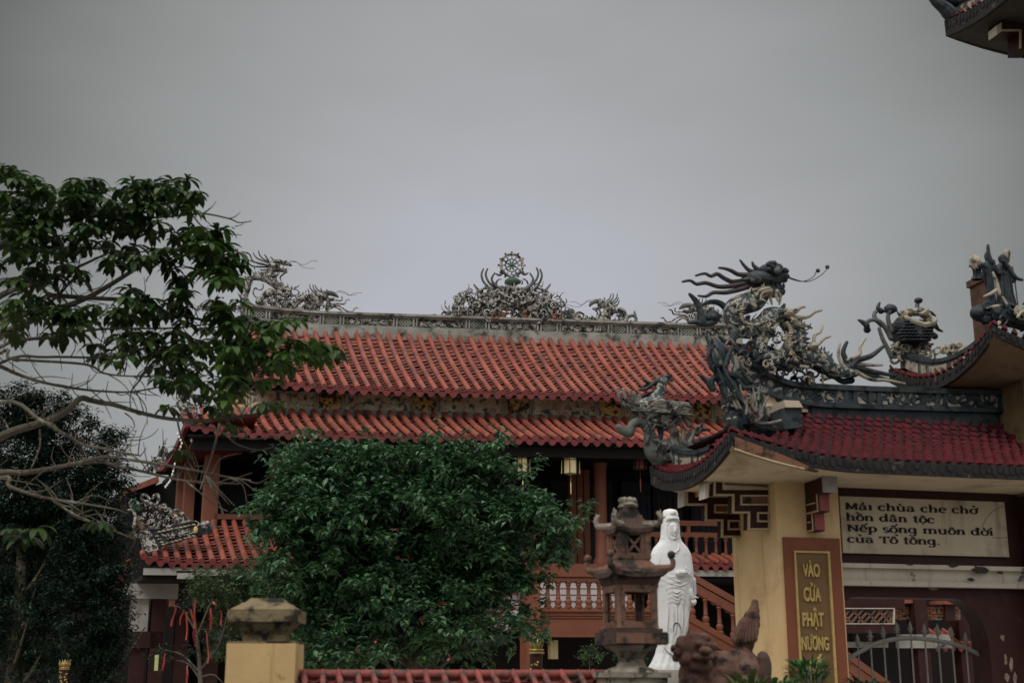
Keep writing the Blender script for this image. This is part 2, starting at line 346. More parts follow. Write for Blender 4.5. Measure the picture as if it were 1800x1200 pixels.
# ================================================================ temple building
UC = 1.34
temple = thing('temple_building', TF.w(UC, 1.5, 0), 'two storey temple hall with double tiers of orange red tube tiled roofs', 'temple')
def tube_roof(name_prefix, fr, us, prof, zoff, nrow, r=.060, drip=True, tmax=None):
    """prof: list of (v, z) eave to top; us: tube positions along u; zoff(u): lift of the eave line"""
    tb, pn, dr = MB(), MB(), MB()
    n = len(prof)
    def pt(u, t, up=0.0):
        x = t * (n - 1); i = min(int(x), n - 2); f = x - i
        v = prof[i][0] * (1 - f) + prof[i + 1][0] * f; z = prof[i][1] * (1 - f) + prof[i + 1][1] * f
        return fr.w(u, v, z + zoff(u) * (1 - .55 * t) + up)
    for k, u in enumerate(us):
        segs = 5 if n > 2 else 3
        ph = rnd.uniform(0, .08)
        ju = u + rnd.uniform(-.012, .012)
        tm = tmax(u) if tmax else 1.0
        for s_ in range(segs):
            t0 = max(0, s_ / segs - ph * (s_ > 0)); t1 = min(tm, (s_ + 1) / segs - ph * (s_ < segs - 1)); V = []; Fs = []
            if t0 >= tm - .02: continue
            rr = r * rnd.uniform(.94, 1.06); ju += rnd.uniform(-.006, .006)
            for q, t in enumerate((t0, t1)):
                for a in range(7):
                    an = math.pi * a / 6; V.append(pt(ju + math.cos(an) * rr * (1 if q == 0 else .95), t, .045 + math.sin(an) * rr * 1.2 * (1 if q == 0 else .95)))
            for a in range(6): Fs.append((a, a + 1, 8 + a, 7 + a))
            Fs.append(tuple(range(6, -1, -1))); tb.add(V, Fs)
        if drip:   # round end medallion
            c = pt(u, 0, .050); V = []; ex = Vector((fr.c, fr.s, 0)); nn = Vector((-fr.s, fr.c, 0))
            for d in (-.035, .012):
                for a in range(12):
                    an = 2 * math.pi * a / 12; V.append(c + ex * math.cos(an) * r * 1.13 + Vector((0, 0, math.sin(an) * r * 1.13)) + nn * d)
            dr.add(V, [tuple(range(12)), tuple(range(23, 11, -1))] + [(i, 12 + i, 12 + (i + 1) % 12, (i + 1) % 12) for i in range(12)])
    for k in range(len(us) - 1):
        ua, ub = us[k], us[k + 1]; um = (ua + ub) / 2
        for j in range(nrow):
            t0, t1 = j / nrow, (j + 1.12) / nrow; t1 = min(t1, 1.0); V = []; Fs = []; jz = rnd.uniform(-.010, .010)
            if tmax and t0 > tmax(um): continue
            for q, (t, lift) in enumerate(((t0, .040), (t0, .028), (t1, -.008))):
                for a in range(4):
                    f = a / 3; sag = -.040 * math.sin(math.pi * f); V.append(pt(ua + (ub - ua) * f, t, lift + sag + jz))
            for a in range(3): Fs += [(4 + a, 5 + a, 1 + a, a), (a, a + 1, 9 + a, 8 + a)]
            pn.add(V, Fs)
        if drip:
            c = pt(um, 0, -.02); ex = Vector((fr.c, fr.s, 0)); nn = Vector((-fr.s, fr.c, 0)); wd = (ub - ua) * .36
            sh = [(-1, .38), (1, .38), (1, -.12), (.62, -.62), (0, -.95), (-.62, -.62), (-1, -.12)]
            dr.prism([c + ex * x * wd + Vector((0, 0, y * .108)) - nn * .03 for x, y in sh], nn * .03)
    return tb, pn, dr
def span(a, b, step):
    n = int(round((b - a) / step)); return [a + (b - a) * i / n for i in range(n + 1)]
flare = lambda s0, L, h: (lambda u: h * max(0.0, (abs(u - UC) - s0) / L) ** 2)
# ---- upper roof
UE = TF.hit(1340, 640, 2.2)[0]
prof_u = [(1.0, 8.20), (1.7, 8.70), (2.5, 9.34), (3.3, 10.15)]
tb, pn, dr = tube_roof('upper', TF, span(UC - 7.05, UE, .266), prof_u, flare(4.5, 2.5, .16), 20, r=.066)
up = obj('upper_roof', pn, M_PAN, temple); obj('tube_tiles', tb, M_TILE, up); obj('eave_tiles', dr, M_DRIP, up)
m = MB(); rows = []
for v, z in prof_u: rows.append([TF.w(u, v, z - .06) for u in (UC - 7.05, UE)])
m.grid(rows); m.grid([[TF.w(u, 3.3 + 2.3 * i, 10.15 - .06 - 1.9 * i) for u in (UC - 7.05, UE)] for i in (0, 1)]); m.fbox(TF, UC - 7, UE, 1.4, 5.5, 8.31, 8.39)
obj('roof_deck', m, M_INNER, up)
# ---- ridge wall with framed panels
ridge_lift = lambda u: .15 * max(0.0, (abs(u - UC) - 4.6) / 2.4) ** 2
def strip(mb, u0, u1, v0, v1, z0, z1, lift, n=24):
    us = [u0 + (u1 - u0) * i / n for i in range(n + 1)]
    V = []
    for u in us: V += [TF.w(u, v0, z0 + lift(u)), TF.w(u, v1, z0 + lift(u)), TF.w(u, v1, z1 + lift(u)), TF.w(u, v0, z1 + lift(u))]
    Fs = [(0, 1, 2, 3), tuple(4 * n + i for i in (3, 2, 1, 0))]
    for i in range(n):
        for j in range(4): Fs.append((4 * i + j, 4 * i + 4 + j, 4 * i + 4 + (j + 1) % 4, 4 * i + (j + 1) % 4))
    mb.add(V, Fs)
RU0, RU1 = UC - 7.1, UC + 6.2
m = MB(); strip(m, RU0, RU1, 3.28, 3.62, 10.02, 10.40, lambda u: ridge_lift(u) * .8); ridge = obj('ridge_wall', m, M_CONC, temple)
m = MB(); strip(m, RU0 + .05, RU1 - .05, 3.36, 3.56, 10.402, 10.70, ridge_lift); obj('relief_panel', m, M_RELIEF, ridge)
m = MB(); strip(m, RU0, RU1, 3.25, 3.66, 10.702, 10.765, ridge_lift); strip(m, RU0, RU1, 3.31, 3.60, 10.403, 10.435, ridge_lift); strip(m, RU0, RU1, 3.315, 3.38, 10.655, 10.70, ridge_lift)
sq = [UC + .95 * k for k in (-7, -5, -3, -1, 1, 3, 5)]
lat, grn, rel = MB(), MB(), MB()
for c in sq:
    for d in (-.30, -.22, .22, .30):
        l = ridge_lift(c + d)
        m.fbox(TF, c + d - .018, c + d + .018, 3.30, 3.37, 10.436 + l, 10.654 + l)
    l = ridge_lift(c); grn.fbox(TF, c - .20, c + .20, 3.345, 3.357, 10.437 + l, 10.653 + l)
    for i in range(-3, 4):
        for s_ in (-1, 1):
            pts = []
            for q in range(9):
                x = -.19 + .38 * q / 8; y = s_ * (x - i * .085)
                if abs(y) <= .10: pts.append(TF.w(c + x, 3.335, 10.545 + l + y))
            if len(pts) > 1: lat.bar(pts[0], pts[-1], .014, .022)
for k in range(-4, 4):
    if UC + 1.9 * k > UC + 6: continue
    c = UC; c = UC + 1.9 * k
    l = ridge_lift(c)
    for i in range(46):
        x = rnd.uniform(-.60, .60); z = rnd.uniform(-.07, .07); a0 = rnd.uniform(0, 6.3); rr = rnd.uniform(.02, .055); q = []
        for j in range(5):
            a = a0 + j * 1.05; q.append(TF.w(c + x + rr * math.cos(a) * (1 - j * .1) * 1.5, 3.345, 10.545 + l + z * .8 + rr * math.sin(a) * .8))
        rel.tube(q, [.016, .019, .012], n=5, sub=2)
obj('panel_frame', m, M_CONC, ridge); islands('lattice_backing', grn, M_GREEN, ridge); obj('lattice', lat, M_CONC, ridge); obj('relief_carving', rel, M_MOS, ridge)
# ---- frieze wall between the two roofs
m = MB(); m.fbox(TF, UC - 7.6, UC + 7.6, 1.78, 2.2, 7.60, 8.306); frz = obj('frieze_wall', m, M_PAINT, temple)
m = MB(); m.fbox(TF, UC - 7.65, UC + 7.65, 1.64, 2.1, 7.66, 7.862); obj('cornice', m, M_CONC, frz)
fr_, oc = MB(), MB()
for k in range(-3, 4):
    c = 1.15 + 2.31 * k - .3
    oc.fbox(TF, c - .27, c + .27, 1.755, 1.777, 7.88, 8.29)
    for d in (-.37, -.30, .30, .37): fr_.fbox(TF, c + d - .014, c + d + .014, 1.74, 1.776, 7.865, 8.30)
islands('ochre_panel', oc, M_OCHRE, frz); islands('panel_divider', fr_, M_LEDGE, frz)
# ---- lower roof
prof_l = [(0.0, 6.91), (.8, 7.27), (1.62, 7.74)]
tb, pn, dr = tube_roof('lower', TF, span(UC - 8.7, UC + 8.7, .264), prof_l, flare(7.2, 1.6, .20), 13, r=.070)
lo = obj('lower_roof', pn, M_PAN, temple); obj('tube_tiles', tb, M_TILE, lo); obj('eave_tiles', dr, M_DRIP, lo)
m = MB(); m.grid([[TF.w(u, v, z - .07) for u in (UC - 8.7, UC + 8.7)] for v, z in prof_l]); m.grid([[TF.w(u, v, z) for u in (UC - 8.68, UC + 8.68)] for v, z in ((.03, 6.82), (.2, 6.83), (6, 6.83))]); m.grid([[TF.w(u, v, z) for u in (UC - 8.68, UC + 8.68)] for v, z in ((.03, 6.82), (.02, 6.89))])
obj('roof_deck', m, M_INNER, lo)
# left side slope and its descending eave (the end of the lower roof)
m = MB(); us_ = UC - 8.72
side = []
for i in range(13):
    t = i / 12; z = 7.11 - .80 * math.sin(math.pi * min(1, t * 1.15) * .5) + .35 * t * t
    side.append((us_ - .02 - .15 * t, .0 + 3.6 * t, z))
m.grid([[TF.w(u, v, z + .05) for u, v, z in side], [TF.w(u + 1.6, v, z + .25) for u, v, z in side]])
obj('side_roof', m, M_DRIP, lo)
m = MB()
for (a, b) in zip(side, side[1:]): m.bar(TF.w(*a), TF.w(*b), .10, .16)
obj('side_eave_board', m, M_DRIP, lo)
m = MB(); m.fbox(TF, UC - 8.55, UC + 8.55, .18, .24, 6.56, 6.815); obj('eave_beam', m, M_INNER, lo)
# ---- upper storey: floor, back wall, doors, columns
FZ = 4.17
m = MB(); m.fbox(TF, UC - 8.3, UC + 8.3, .95, 6.0, FZ - .22, FZ); obj('balcony_floor', m, M_WOOD, temple)
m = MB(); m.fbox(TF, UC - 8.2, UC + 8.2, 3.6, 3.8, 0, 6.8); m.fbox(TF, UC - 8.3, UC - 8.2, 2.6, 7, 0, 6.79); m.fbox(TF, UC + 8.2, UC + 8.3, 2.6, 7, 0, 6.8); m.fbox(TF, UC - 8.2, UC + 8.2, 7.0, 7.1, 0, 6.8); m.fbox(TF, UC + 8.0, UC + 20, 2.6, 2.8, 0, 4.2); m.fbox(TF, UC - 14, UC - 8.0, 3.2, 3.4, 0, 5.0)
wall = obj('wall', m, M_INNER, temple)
for k in range(-4, 5):
    c = UC + 1.85 * k
    for d in (-.42, .42):
        m = MB(); m.fbox(TF, c + d - .38, c + d + .38, 3.50, 3.598, FZ, 6.5); dd = obj('door', m, M_DARK, temple)
        q = MB()
        for i in range(5): q.fbox(TF, c + d - .30 + i * .15 - .02, c + d - .30 + i * .15 + .02, 3.47, 3.499, FZ + 1.1, 6.3)
        q.fbox(TF, c + d - .32, c + d + .32, 3.47, 3.499, FZ + .35, FZ + .95); obj('door_panel', q, M_DARK, dd)
def column(px, v, r, z0, z1, square=False, name='column'):
    u, _ = TF.hit(px, 900, v); m = MB()
    if square: m.fbox(TF, u - r, u + r, v - r, v + r, z0, z1)
    else: m.lathe(TF.w(u, v, 0), [(r * 1.35, z0), (r * 1.35, z0 + .1), (r, z0 + .2), (r, z1 - .15), (r * 1.2, z1)], 18)
    return obj(name, m, M_WOOD, temple)
for px in (484, 700, 1056): column(px, 1.35, .15, FZ, 6.62)
for px, v in ((368, 1.3), (330, 2.2), (317, 2.7)): column(px, v, .16 if v < 2 else .12, 3.2, 6.62, True)
# pilasters beside the central doors
for px in (1006, 1018, 1030): column(px, 2.3, .07, FZ, 6.6, True, 'pilaster')
# ---- balustrades
def baluster_mb(h, r=.05):
    m = MB(); m.lathe((0, 0, 0), [(r * 1.5, 0), (r * 1.5, h * .06), (r, h * .09), (r * 1.35, h * .20), (r * 1.3, h * .27), (r * .8, h * .33), (r * .95, h * .38), (r * .75, h * .42), (r * .7, h * .80), (r * 1.1, h * .86), (r * .9, h * .90), (r * 1.3, h * .94), (r * 1.3, h)], 10); return m
BALUS = {}
def balusters(parent, pts, h, r=.05):
    key = (h, r)
    for p in pts:
        if key not in BALUS:
            o = obj('baluster', baluster_mb(h, r), M_WOOD, parent, loc=p, local=True); o.data = o.data
            BALUS[key] = o
        else:
            o = BALUS[key].copy(); COL.objects.link(o); o.parent = parent; o.location = p - loc_of(parent)
def railing(u0, u1, v, z, n, name='balustrade'):
    m = MB(); m.fbox(TF, u0, u1, v - .06, v + .06, z + .95, z + 1.07); m.fbox(TF, u0, u1, v - .05, v + .05, z + .68, z + .79); m.fbox(TF, u0, u1, v - .07, v + .07, z, z + .09)
    k = max(2, int((u1 - u0) / .95))
    for i in range(k + 1):
        u = u0 + .04 + (u1 - u0 - .08) * i / k; m.fbox(TF, u - .04, u + .04, v - .045, v + .045, z + .791, z + .949)
        for s_ in (-1, 1):
            if 0 < i < k: m.prism([TF.w(u + s_ * .041, v - .04, z + .93), TF.w(u + s_ * .13, v - .04, z + .949), TF.w(u + s_ * .041, v - .04, z + .949)], TF.w(0, .08, 0) - TF.w(0, 0, 0))
    b = obj(name, m, M_WOOD, temple); st = (u1 - u0) / n
    balusters(b, [TF.w(u0 + st * (i + .5), v, z + .09) for i in range(n)], .59)
    return b
ua, _ = TF.hit(1128, 950, 1.2); railing(ua, ua + 3.4, 1.2, FZ, 14)
ub, _ = TF.hit(375, 915, 1.2); railing(ub, ub + 1.9, 1.2, FZ, 8)
ub2 = ub + 1.95; railing(ub2, ub2 + 3.5, 1.2, FZ, 14)
# ---- skirt roof above the ground floor, left and right
def skirt(u0, u1, prof, lift, nrow, white, tmax=None):
    tb, pn, dr = tube_roof('skirt', TF, span(u0, u1, .245), prof, lift, nrow, r=.065, tmax=tmax)
    o = obj('skirt_roof', pn, M_PAN, temple); obj('tube_tiles', tb, M_TILE, o); obj('eave_tiles', dr, M_DRIP, o)
    m = MB(); hh = 1.7 if tmax else 0.0; m.grid([[TF.w(u, v, z - .07) for u in (u0 + hh * i / 2, u1)] for i, (v, z) in enumerate(prof)]); m.fbox(TF, u0, u1, prof[0][0] + .1, prof[-1][0] + .8, prof[0][1] - .34, prof[0][1] - .24); obj('roof_deck', m, M_INNER, o)
    m = MB(); m.fbox(TF, u0 + .02, u1, prof[0][0] + .02, prof[0][0] + .10, prof[0][1] - .235, prof[0][1] - .09); obj('fascia_board', m, white, o)
    return o
u0, z0 = TF.hit(252, 992, -.8)
sk1 = skirt(u0, UC - 1.6, [(-.8, 3.93), (.1, 4.42), (.95, 4.98)], lambda u: .10 * max(0, (u0 + 1.2 - u) / 1.2) ** 2, 14, M_WHITE, lambda u: min(1.0, .10 + (u - u0) / 1.75))
m = MB()
for i in range(5): pass
u1r, z1r = TF.hit(1196, 1000, .45)
skirt(u1r, u1r + 2.6, [(.42, 4.10), (.85, 4.28), (1.12, 4.36)], lambda u: 0.0, 4, M_WHITE)
# hip ornament wall on the left skirt roof (dark tiles with white dots, medallion)
S = Sk(TF, -.55, 220, 850, 7.5)
hp = MB(); hp.prism(S.path([(330, 640), (860, 500), (960, 540), (1120, 500), (1150, 640), (980, 680), (420, 840), (380, 700)]), TF.w(0, .16, 0) - TF.w(0, 0, 0))
hipw = obj('hip_ridge', hp, M_BLUE, sk1)
hp = MB()
for (a, b, c, d, n) in ((450, 635, 900, 540, 9), (500, 800, 900, 690, 8), (420, 690, 480, 770, 3)):
    for i in range(n):
        t = i / (n - 1); p = S.p(a + (c - a) * t, b + (d - b) * t, -.03); hp.ell(p, .05, .03, .022, 8, 5)
islands('white_bead', hp, M_CCER, hipw)
hp = MB()
ring = [(500 + 20 * math.cos(a) + 225 * (1 + math.cos(a)), 650 - 120 * (1 + math.cos(a)) * .5 + 75 * math.sin(a)) for a in [i * math.pi / 8 for i in range(17)]]
hp.tube(S.path(ring, -.02), .022, n=6, sub=2)
for i in range(22):
    x = rnd.uniform(540, 860); y = 690 - (x - 540) * .22 + rnd.uniform(-35, 35); a0 = rnd.uniform(0, 6.3); r_ = rnd.uniform(15, 34)
    hp.tube(S.path([(x + r_ * math.cos(a0 + j * 1.1) * 1.4, y + r_ * math.sin(a0 + j * 1.1)) for j in range(5)], -.02), [.018, .012], n=5, sub=2)
obj('medallion_carving', hp, M_MOS, hipw)
hp = MB(); hp.ell(S.p(925, 610, -.03), .055, .04, .085, 10, 6); obj('yellow_boss', hp, M_OCHRE, hipw)
hp = MB(); hp.ell(S.p(1060, 550, .05), .13, .10, .11, 12, 8, bump=.5); hp.prism(S.path([(190, 620), (330, 610), (440, 860), (330, 930), (240, 860)], -.03), TF.w(0, .2, 0) - TF.w(0, 0, 0)); obj('ridge_end_stone', hp, M_MOS, hipw)
# ---- ground floor
m = MB(); u_, _ = TF.hit(232, 1060, .3); u2, _ = TF.hit(262, 1060, .3)
m.fbox(TF, u_, u2, .3, .7, 2.55, 3.25); m.fbox(TF, u_ - .5, u2 + .6, .2, .9, 3.251, 3.58); obj('white_pier', m, M_WHITE, temple)
for px, v in ((243, .5), (275, .4), (318, .6), (372, .8), (1615, -.2), (1690, .4)):
    u, _ = TF.hit(px, 1120, v); m = MB(); m.fbox(TF, u - .15, u + .15, v - .15, v + .15, 0, 2.55 if px == 243 else 3.6); obj('ground_floor_pier', m, M_WOODD, temple)
m = MB(); u_, _ = TF.hit(215, 1100, .2); m.fbox(TF, u_, u_ + .9, .25, .75, 2.2, 2.55); obj('lintel', m, M_WOODD, temple)
m = MB(); u_, _ = TF.hit(340, 1075, .6); m.fbox(TF, u_, u_ + 1.3, .6, .75, 2.5, 2.78); obj('lintel', m, M_WOODD, temple)
# eave lamp on the white fascia
# ---- double stair with landing in front
LV = -2.0; LZ = 2.98
ul, _ = TF.hit(938, 1050, LV); ur, _ = TF.hit(1178, 1050, LV)
m = MB(); m.fbox(TF, ul, ur, LV - .06, LV + .5, LZ - .06, LZ + .02); m.fbox(TF, ul + .02, ur, LV - .02, LV + .4, LZ - .52, LZ - .061); m.fbox(TF, ul, ur, LV - .09, LV + .45, LZ - .58, LZ - .521)
for i in range(2): m.fbox(TF, ul + .06, ur, LV - .045, LV - .021, LZ - .14 - .05 * i, LZ - .12 - .05 * i)
m.fbox(TF, ul - .02, ur, LV - .07, LV + .07, LZ + .57, LZ + .64); m.fbox(TF, ul - .02, ur, LV - .10, LV + .10, LZ + .66, LZ + .80); m.fbox(TF, ul - .02, ur, LV - .05, LV + .05, LZ + .641, LZ + .659)
stair = obj('stair_landing', m, M_WOOD, temple)
n = 12; balusters(stair, [TF.w(ul + .30 + i * (ur - ul - .3) / n, LV, LZ + .02) for i in range(n)], .55, .055)
m = MB(); m.fbox(TF, ul + .05, ur, LV + .6, 1.0, 2.2, 2.9)
st = MB()
for i in range(7): st.fbox(TF, ul + .06, ur - .05, -1.25 + i * .22, 1.0, 2.6 + i * .155, 2.6 + (i + 1) * .155 - .012)
obj('pale_steps', st, M_STEP, stair)
st = MB()
for i in range(7): st.fbox(TF, ul + .06, ur - .05, -1.262 + i * .22, -1.0 + i * .22, 2.6 + (i + 1) * .155 - .0119, 2.6 + (i + 1) * .155)
obj('step_nosing', st, M_SGREY, stair)
m = MB(); u_, _ = TF.hit(938, 1085, LV - .1); m.fbox(TF, u_ - .17, u_ + .12, LV - .16, LV + .2, 1.0, LZ + 1.0); obj('newel_post', m, M_WOOD, stair)
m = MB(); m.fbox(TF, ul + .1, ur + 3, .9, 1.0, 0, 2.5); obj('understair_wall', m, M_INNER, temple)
# raking balustrade going down to the right
def rake(pxa, pya, pxb, pyb, v, th):
    a = TF.hw(pxa, pya, v); b = TF.hw(pxb, pyb, v); d = b - a; a = a - d * .12; b = b + d * .1
    return a, b, v, th
def rake_build(px0, py0, px1, py1, v, gap, n, name):
    up_ = Vector((0, 0, 1)); a = TF.hw(px0, py0, v); b = TF.hw(px1, py1, v); m = MB()
    m.bar(a, b, .16, .13); dz = Vector((0, 0, -.20)); m.bar(a + dz, b + dz, .11, .18); dz = Vector((0, 0, -gap)); m.bar(a + dz, b + dz, .16, .12); dz = Vector((0, 0, -gap - .17)); m.bar(a + dz, b + dz, .11, .20)
    o = obj(name, m, M_WOOD, stair)
    for i in range(n):
        t = (i + .5) / n; p = a.lerp(b, t) + Vector((0, 0, -gap + .05)); balusters(o, [p], .46 if gap < .9 else .62, .058)
    m = MB()
    for i in range(n):
        t = (i + 1) / n
        c = a.lerp(b, t) + Vector((0, 0, -.33)); dd = (b - a).normalized()
        m.prism([c - dd * .13 + Vector((0, -.02, .08)), c + dd * .13 + Vector((0, -.02, .08)), c + dd * .10 + Vector((0, -.02, .0)), c + Vector((0, -.02, -.02)), c - dd * .10 + Vector((0, -.02, .05))], Vector((0, .05, 0)))
    obj('scalloped_apron', m, M_WOOD, o)
    return o
rake_build(1178, 992, 1420, 1128, LV - .05, .92, 10, 'raking_balustrade')
rake_build(1300, 1016, 1600, 1232, LV - 1.2, .60, 7, 'raking_balustrade')
# fretwork panel, tiled roof strip and brick niche seen through the gate
S = Sk(TF, -1.0, 1470, 1020, 5.4545)
def rect(mb, S_, x0, y0, x1, y1, dv, th):
    mb.prism(S_.path([(x0, y0), (x1, y0), (x1, y1), (x0, y1)], dv), TF.w(0, th, 0) - TF.w(0, 0, 0))
m = MB(); rect(m, S, 60, 120, 740, 260, .3, .2); rect(m, S, 60, 415, 640, 500, .1, .2); screen = obj('screen_beam', m, M_WOODD, temple)
m = MB(); rect(m, S, 60, 262, 590, 413, .2, .05); obj('screen_backing', m, M_DARK, screen)
m = MB()
for (x0, y0, x1, y1) in ((60, 258, 590, 268), (60, 405, 590, 415), (582, 268, 592, 405)): rect(m, S, x0, y0, x1, y1, .1, .06)
obj('screen_frame', m, M_LEDGE, screen)
m = MB()
for i in range(9):
    x = 60 + i * 62; m.bar(S.p(x, 400, .15), S.p(x + 110 if x + 110 < 575 else 575, 275, .15), .022, .05)
    if i % 2: m.bar(S.p(x, 330, .15), S.p(x + 55 if x + 55 < 575 else 575, 400, .15), .022, .05)
    else: m.bar(S.p(x + 10, 275, .15), S.p(min(x + 70, 575), 345, .15), .022, .05)
obj('fretwork', m, M_TCOT, screen)
m = MB(); rect(m, S, 760, 230, 1460, 360, .9, .2); niche = obj('relief_wall', m, M_RELIEF, temple)
m = MB()
for i in range(5):
    for j in range(9):
        if (i * 3 + j * 5) % 7 == 0: continue
        x = 770 + j * 76 + (i % 2) * 38; y = 235 + i * 25; rect(m, S, x, y, x + 66, y + 18, .86, .06)
obj('brick_course', m, M_ORNG, niche)
m = MB()
for (x0, x1) in ((990, 1050), (1280, 1380)): rect(m, S, x0, 200, x1, 370, .8, .08)
obj('dark_divider', m, M_WOODD, niche)
tb, pn, dr = tube_roof('small', TF, span(TF.hit(1612, 1100, .7)[0], TF.hit(1745, 1100, .7)[0], .2), [(.2, 2.27), (.85, 2.62)], lambda u: 0.0, 5, r=.06)
sm = obj('small_roof', pn, M_PAN, temple); obj('tube_tiles', tb, M_TILE, sm); obj('eave_tiles', dr, M_DRIP, sm)
m = MB(); rect(m, S, 770, 505, 1300, 640, .6, .1); obj('white_lintel', m, M_CONC, temple)
m = MB(); rect(m, S, 760, 165, 985, 200, .7, .2); rect(m, S, 1150, 175, 1365, 210, .7, .2); obj('red_cornice', m, M_TILE, temple)
m = MB(); rect(m, S, 60, 580, 640, 635, .5, .1); obj('white_lintel', m, M_CONC, temple)
# strips of black void behind are the ground floor wall
# ---- building behind on the left edge
m = MB(); S = Sk(TF, 4.0, 200, 660, 5.0)
m.prism(S.path([(60, 1010), (390, 880), (400, 930), (110, 1040)]), TF.w(0, 3.0, 0) - TF.w(0, 0, 0)); obj('rear_roof', m, M_TILE, temple)
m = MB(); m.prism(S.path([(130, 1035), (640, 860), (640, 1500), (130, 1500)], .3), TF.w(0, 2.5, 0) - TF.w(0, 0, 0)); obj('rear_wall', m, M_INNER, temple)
# small upturned red eaves in the dark at the left
m = MB(); S = Sk(TF, -.6, 0, 900, 4.0)
m.tube(S.path([(905, 340), (860, 470), (810, 570), (800, 620)]), [.05, .09, .11, .09], n=8, sub=4); m.tube(S.path([(660, 735), (740, 705), (840, 675)]), [.04, .06, .07], n=8, sub=3)
obj('upturned_eave_edge', m, M_DRIP, temple)
# ================================================================ roof sculptures
def spikes(mb, S, pts, L, n, side=1, w_=None, dv=0.0, lean=.4):
    P, _ = catmull([Vector((p[0], p[1], 0)) for p in pts], [1] * len(pts), 6)
    for i in range(n):
        k = min(len(P) - 2, int((i + .5) / n * (len(P) - 1))); a = P[k]; t = (P[k + 1] - a).normalized(); nn = Vector((t.y, -t.x, 0)) * side
        l = L * rnd.uniform(.75, 1.15); b = a + nn * l - t * l * lean
        r0 = (w_ or L * .35) * S.k
        mb.tube([S.p(a.x, a.y, dv), S.p(a.x + (b.x - a.x) * .55, a.y + (b.y - a.y) * .55, dv), S.p(b.x, b.y, dv)], [r0, r0 * .7, r0 * .12], n=5, sub=2)
def strands(mb, S, lst, r0, r1, dv=0.0, n=6, jit=.05):
    """lst: tracks in drawing coordinates; r0/r1 thickness in drawing units at root and tip (track goes tip to root)"""
    for q in lst:
        k = rnd.uniform(-jit, jit)
        m_ = len(q); mb.tube(S.path(q, dv + k), [ (r1 + (r0 - r1) * (i / (m_ - 1)) ** .7) * S.k for i in range(m_)], n=n, sub=5)
def curl(S, x, y, r, turns=1.4, a0=0.0, sgn=1, dv=0.0, n=9):
    return [S.p(x + r * (1 - i / n * .85) * math.cos(a0 + sgn * turns * 6.28 * i / n), y + r * (1 - i / n * .85) * math.sin(a0 + sgn * turns * 6.28 * i / n), dv) for i in range(n + 1)]
def clutter(mb, S, inside, box, n, r, dv=(-.12, .12), seed=1):
    q = random.Random(seed); k = 0
    while k < n:
        x = q.uniform(box[0], box[2]); y = q.uniform(box[1], box[3])
        if not inside(x, y): continue
        k += 1; rr = r * q.uniform(.6, 1.3); d = q.uniform(*dv); t = q.random()
        if t < .62: mb.tube(curl(S, x, y, rr, q.uniform(.5, 1.2), q.uniform(0, 6.3), q.choice((-1, 1)), d), [rr * .20 * S.k, rr * .26 * S.k, rr * .12 * S.k], n=5, sub=2)
        elif t < .82: mb.ell(S.p(x, y, d), rr * .55 * S.k, rr * .5 * S.k, rr * .42 * S.k, 8, 5, bump=.5, seed=k)
        else:
            a = q.uniform(0, 6.3); mb.tube([S.p(x, y, d), S.p(x + rr * math.cos(a), y + rr * math.sin(a), d), S.p(x + rr * 1.8 * math.cos(a + .4), y + rr * 1.8 * math.sin(a + .4), d)], [rr * .35 * S.k, rr * .25 * S.k, rr * .05 * S.k], n=5, sub=2)
def tufts(mb, S, pts, n, L, r, seed=1, dv=(-.15, .05)):
    q = random.Random(seed); P, _ = catmull([Vector((p[0], p[1], 0)) for p in pts], [1] * len(pts), 6)
    for i in range(n):
        k = q.randrange(0, len(P) - 1); a = P[k]; th = q.uniform(0, 6.283); l = L * q.uniform(.6, 1.3); c = q.uniform(-1.2, 1.2); d = q.uniform(*dv)
        mb.tube([S.p(a.x, a.y, d * .5), S.p(a.x + l * .5 * math.cos(th), a.y + l * .5 * math.sin(th), d), S.p(a.x + l * math.cos(th + c * .5), a.y + l * math.sin(th + c * .5), d), S.p(a.x + l * 1.3 * math.cos(th + c), a.y + l * 1.3 * math.sin(th + c), d)], [r * S.k, r * S.k * .9, r * S.k * .6, r * S.k * .25], n=6, sub=3)
def scutes(mb, S, pts, n, r, dv):
    P, _ = catmull([Vector((p[0], p[1], 0)) for p in pts], [1] * len(pts), 8)
    for i in range(n):
        a = P[min(len(P) - 1, int((i + .5) / n * len(P)))]; mb.ell(S.p(a.x, a.y, dv), r * S.k, r * S.k * .5, r * S.k * .42, 8, 5)
def upright(S): return S.p(0, -100) - S.p(0, 0)
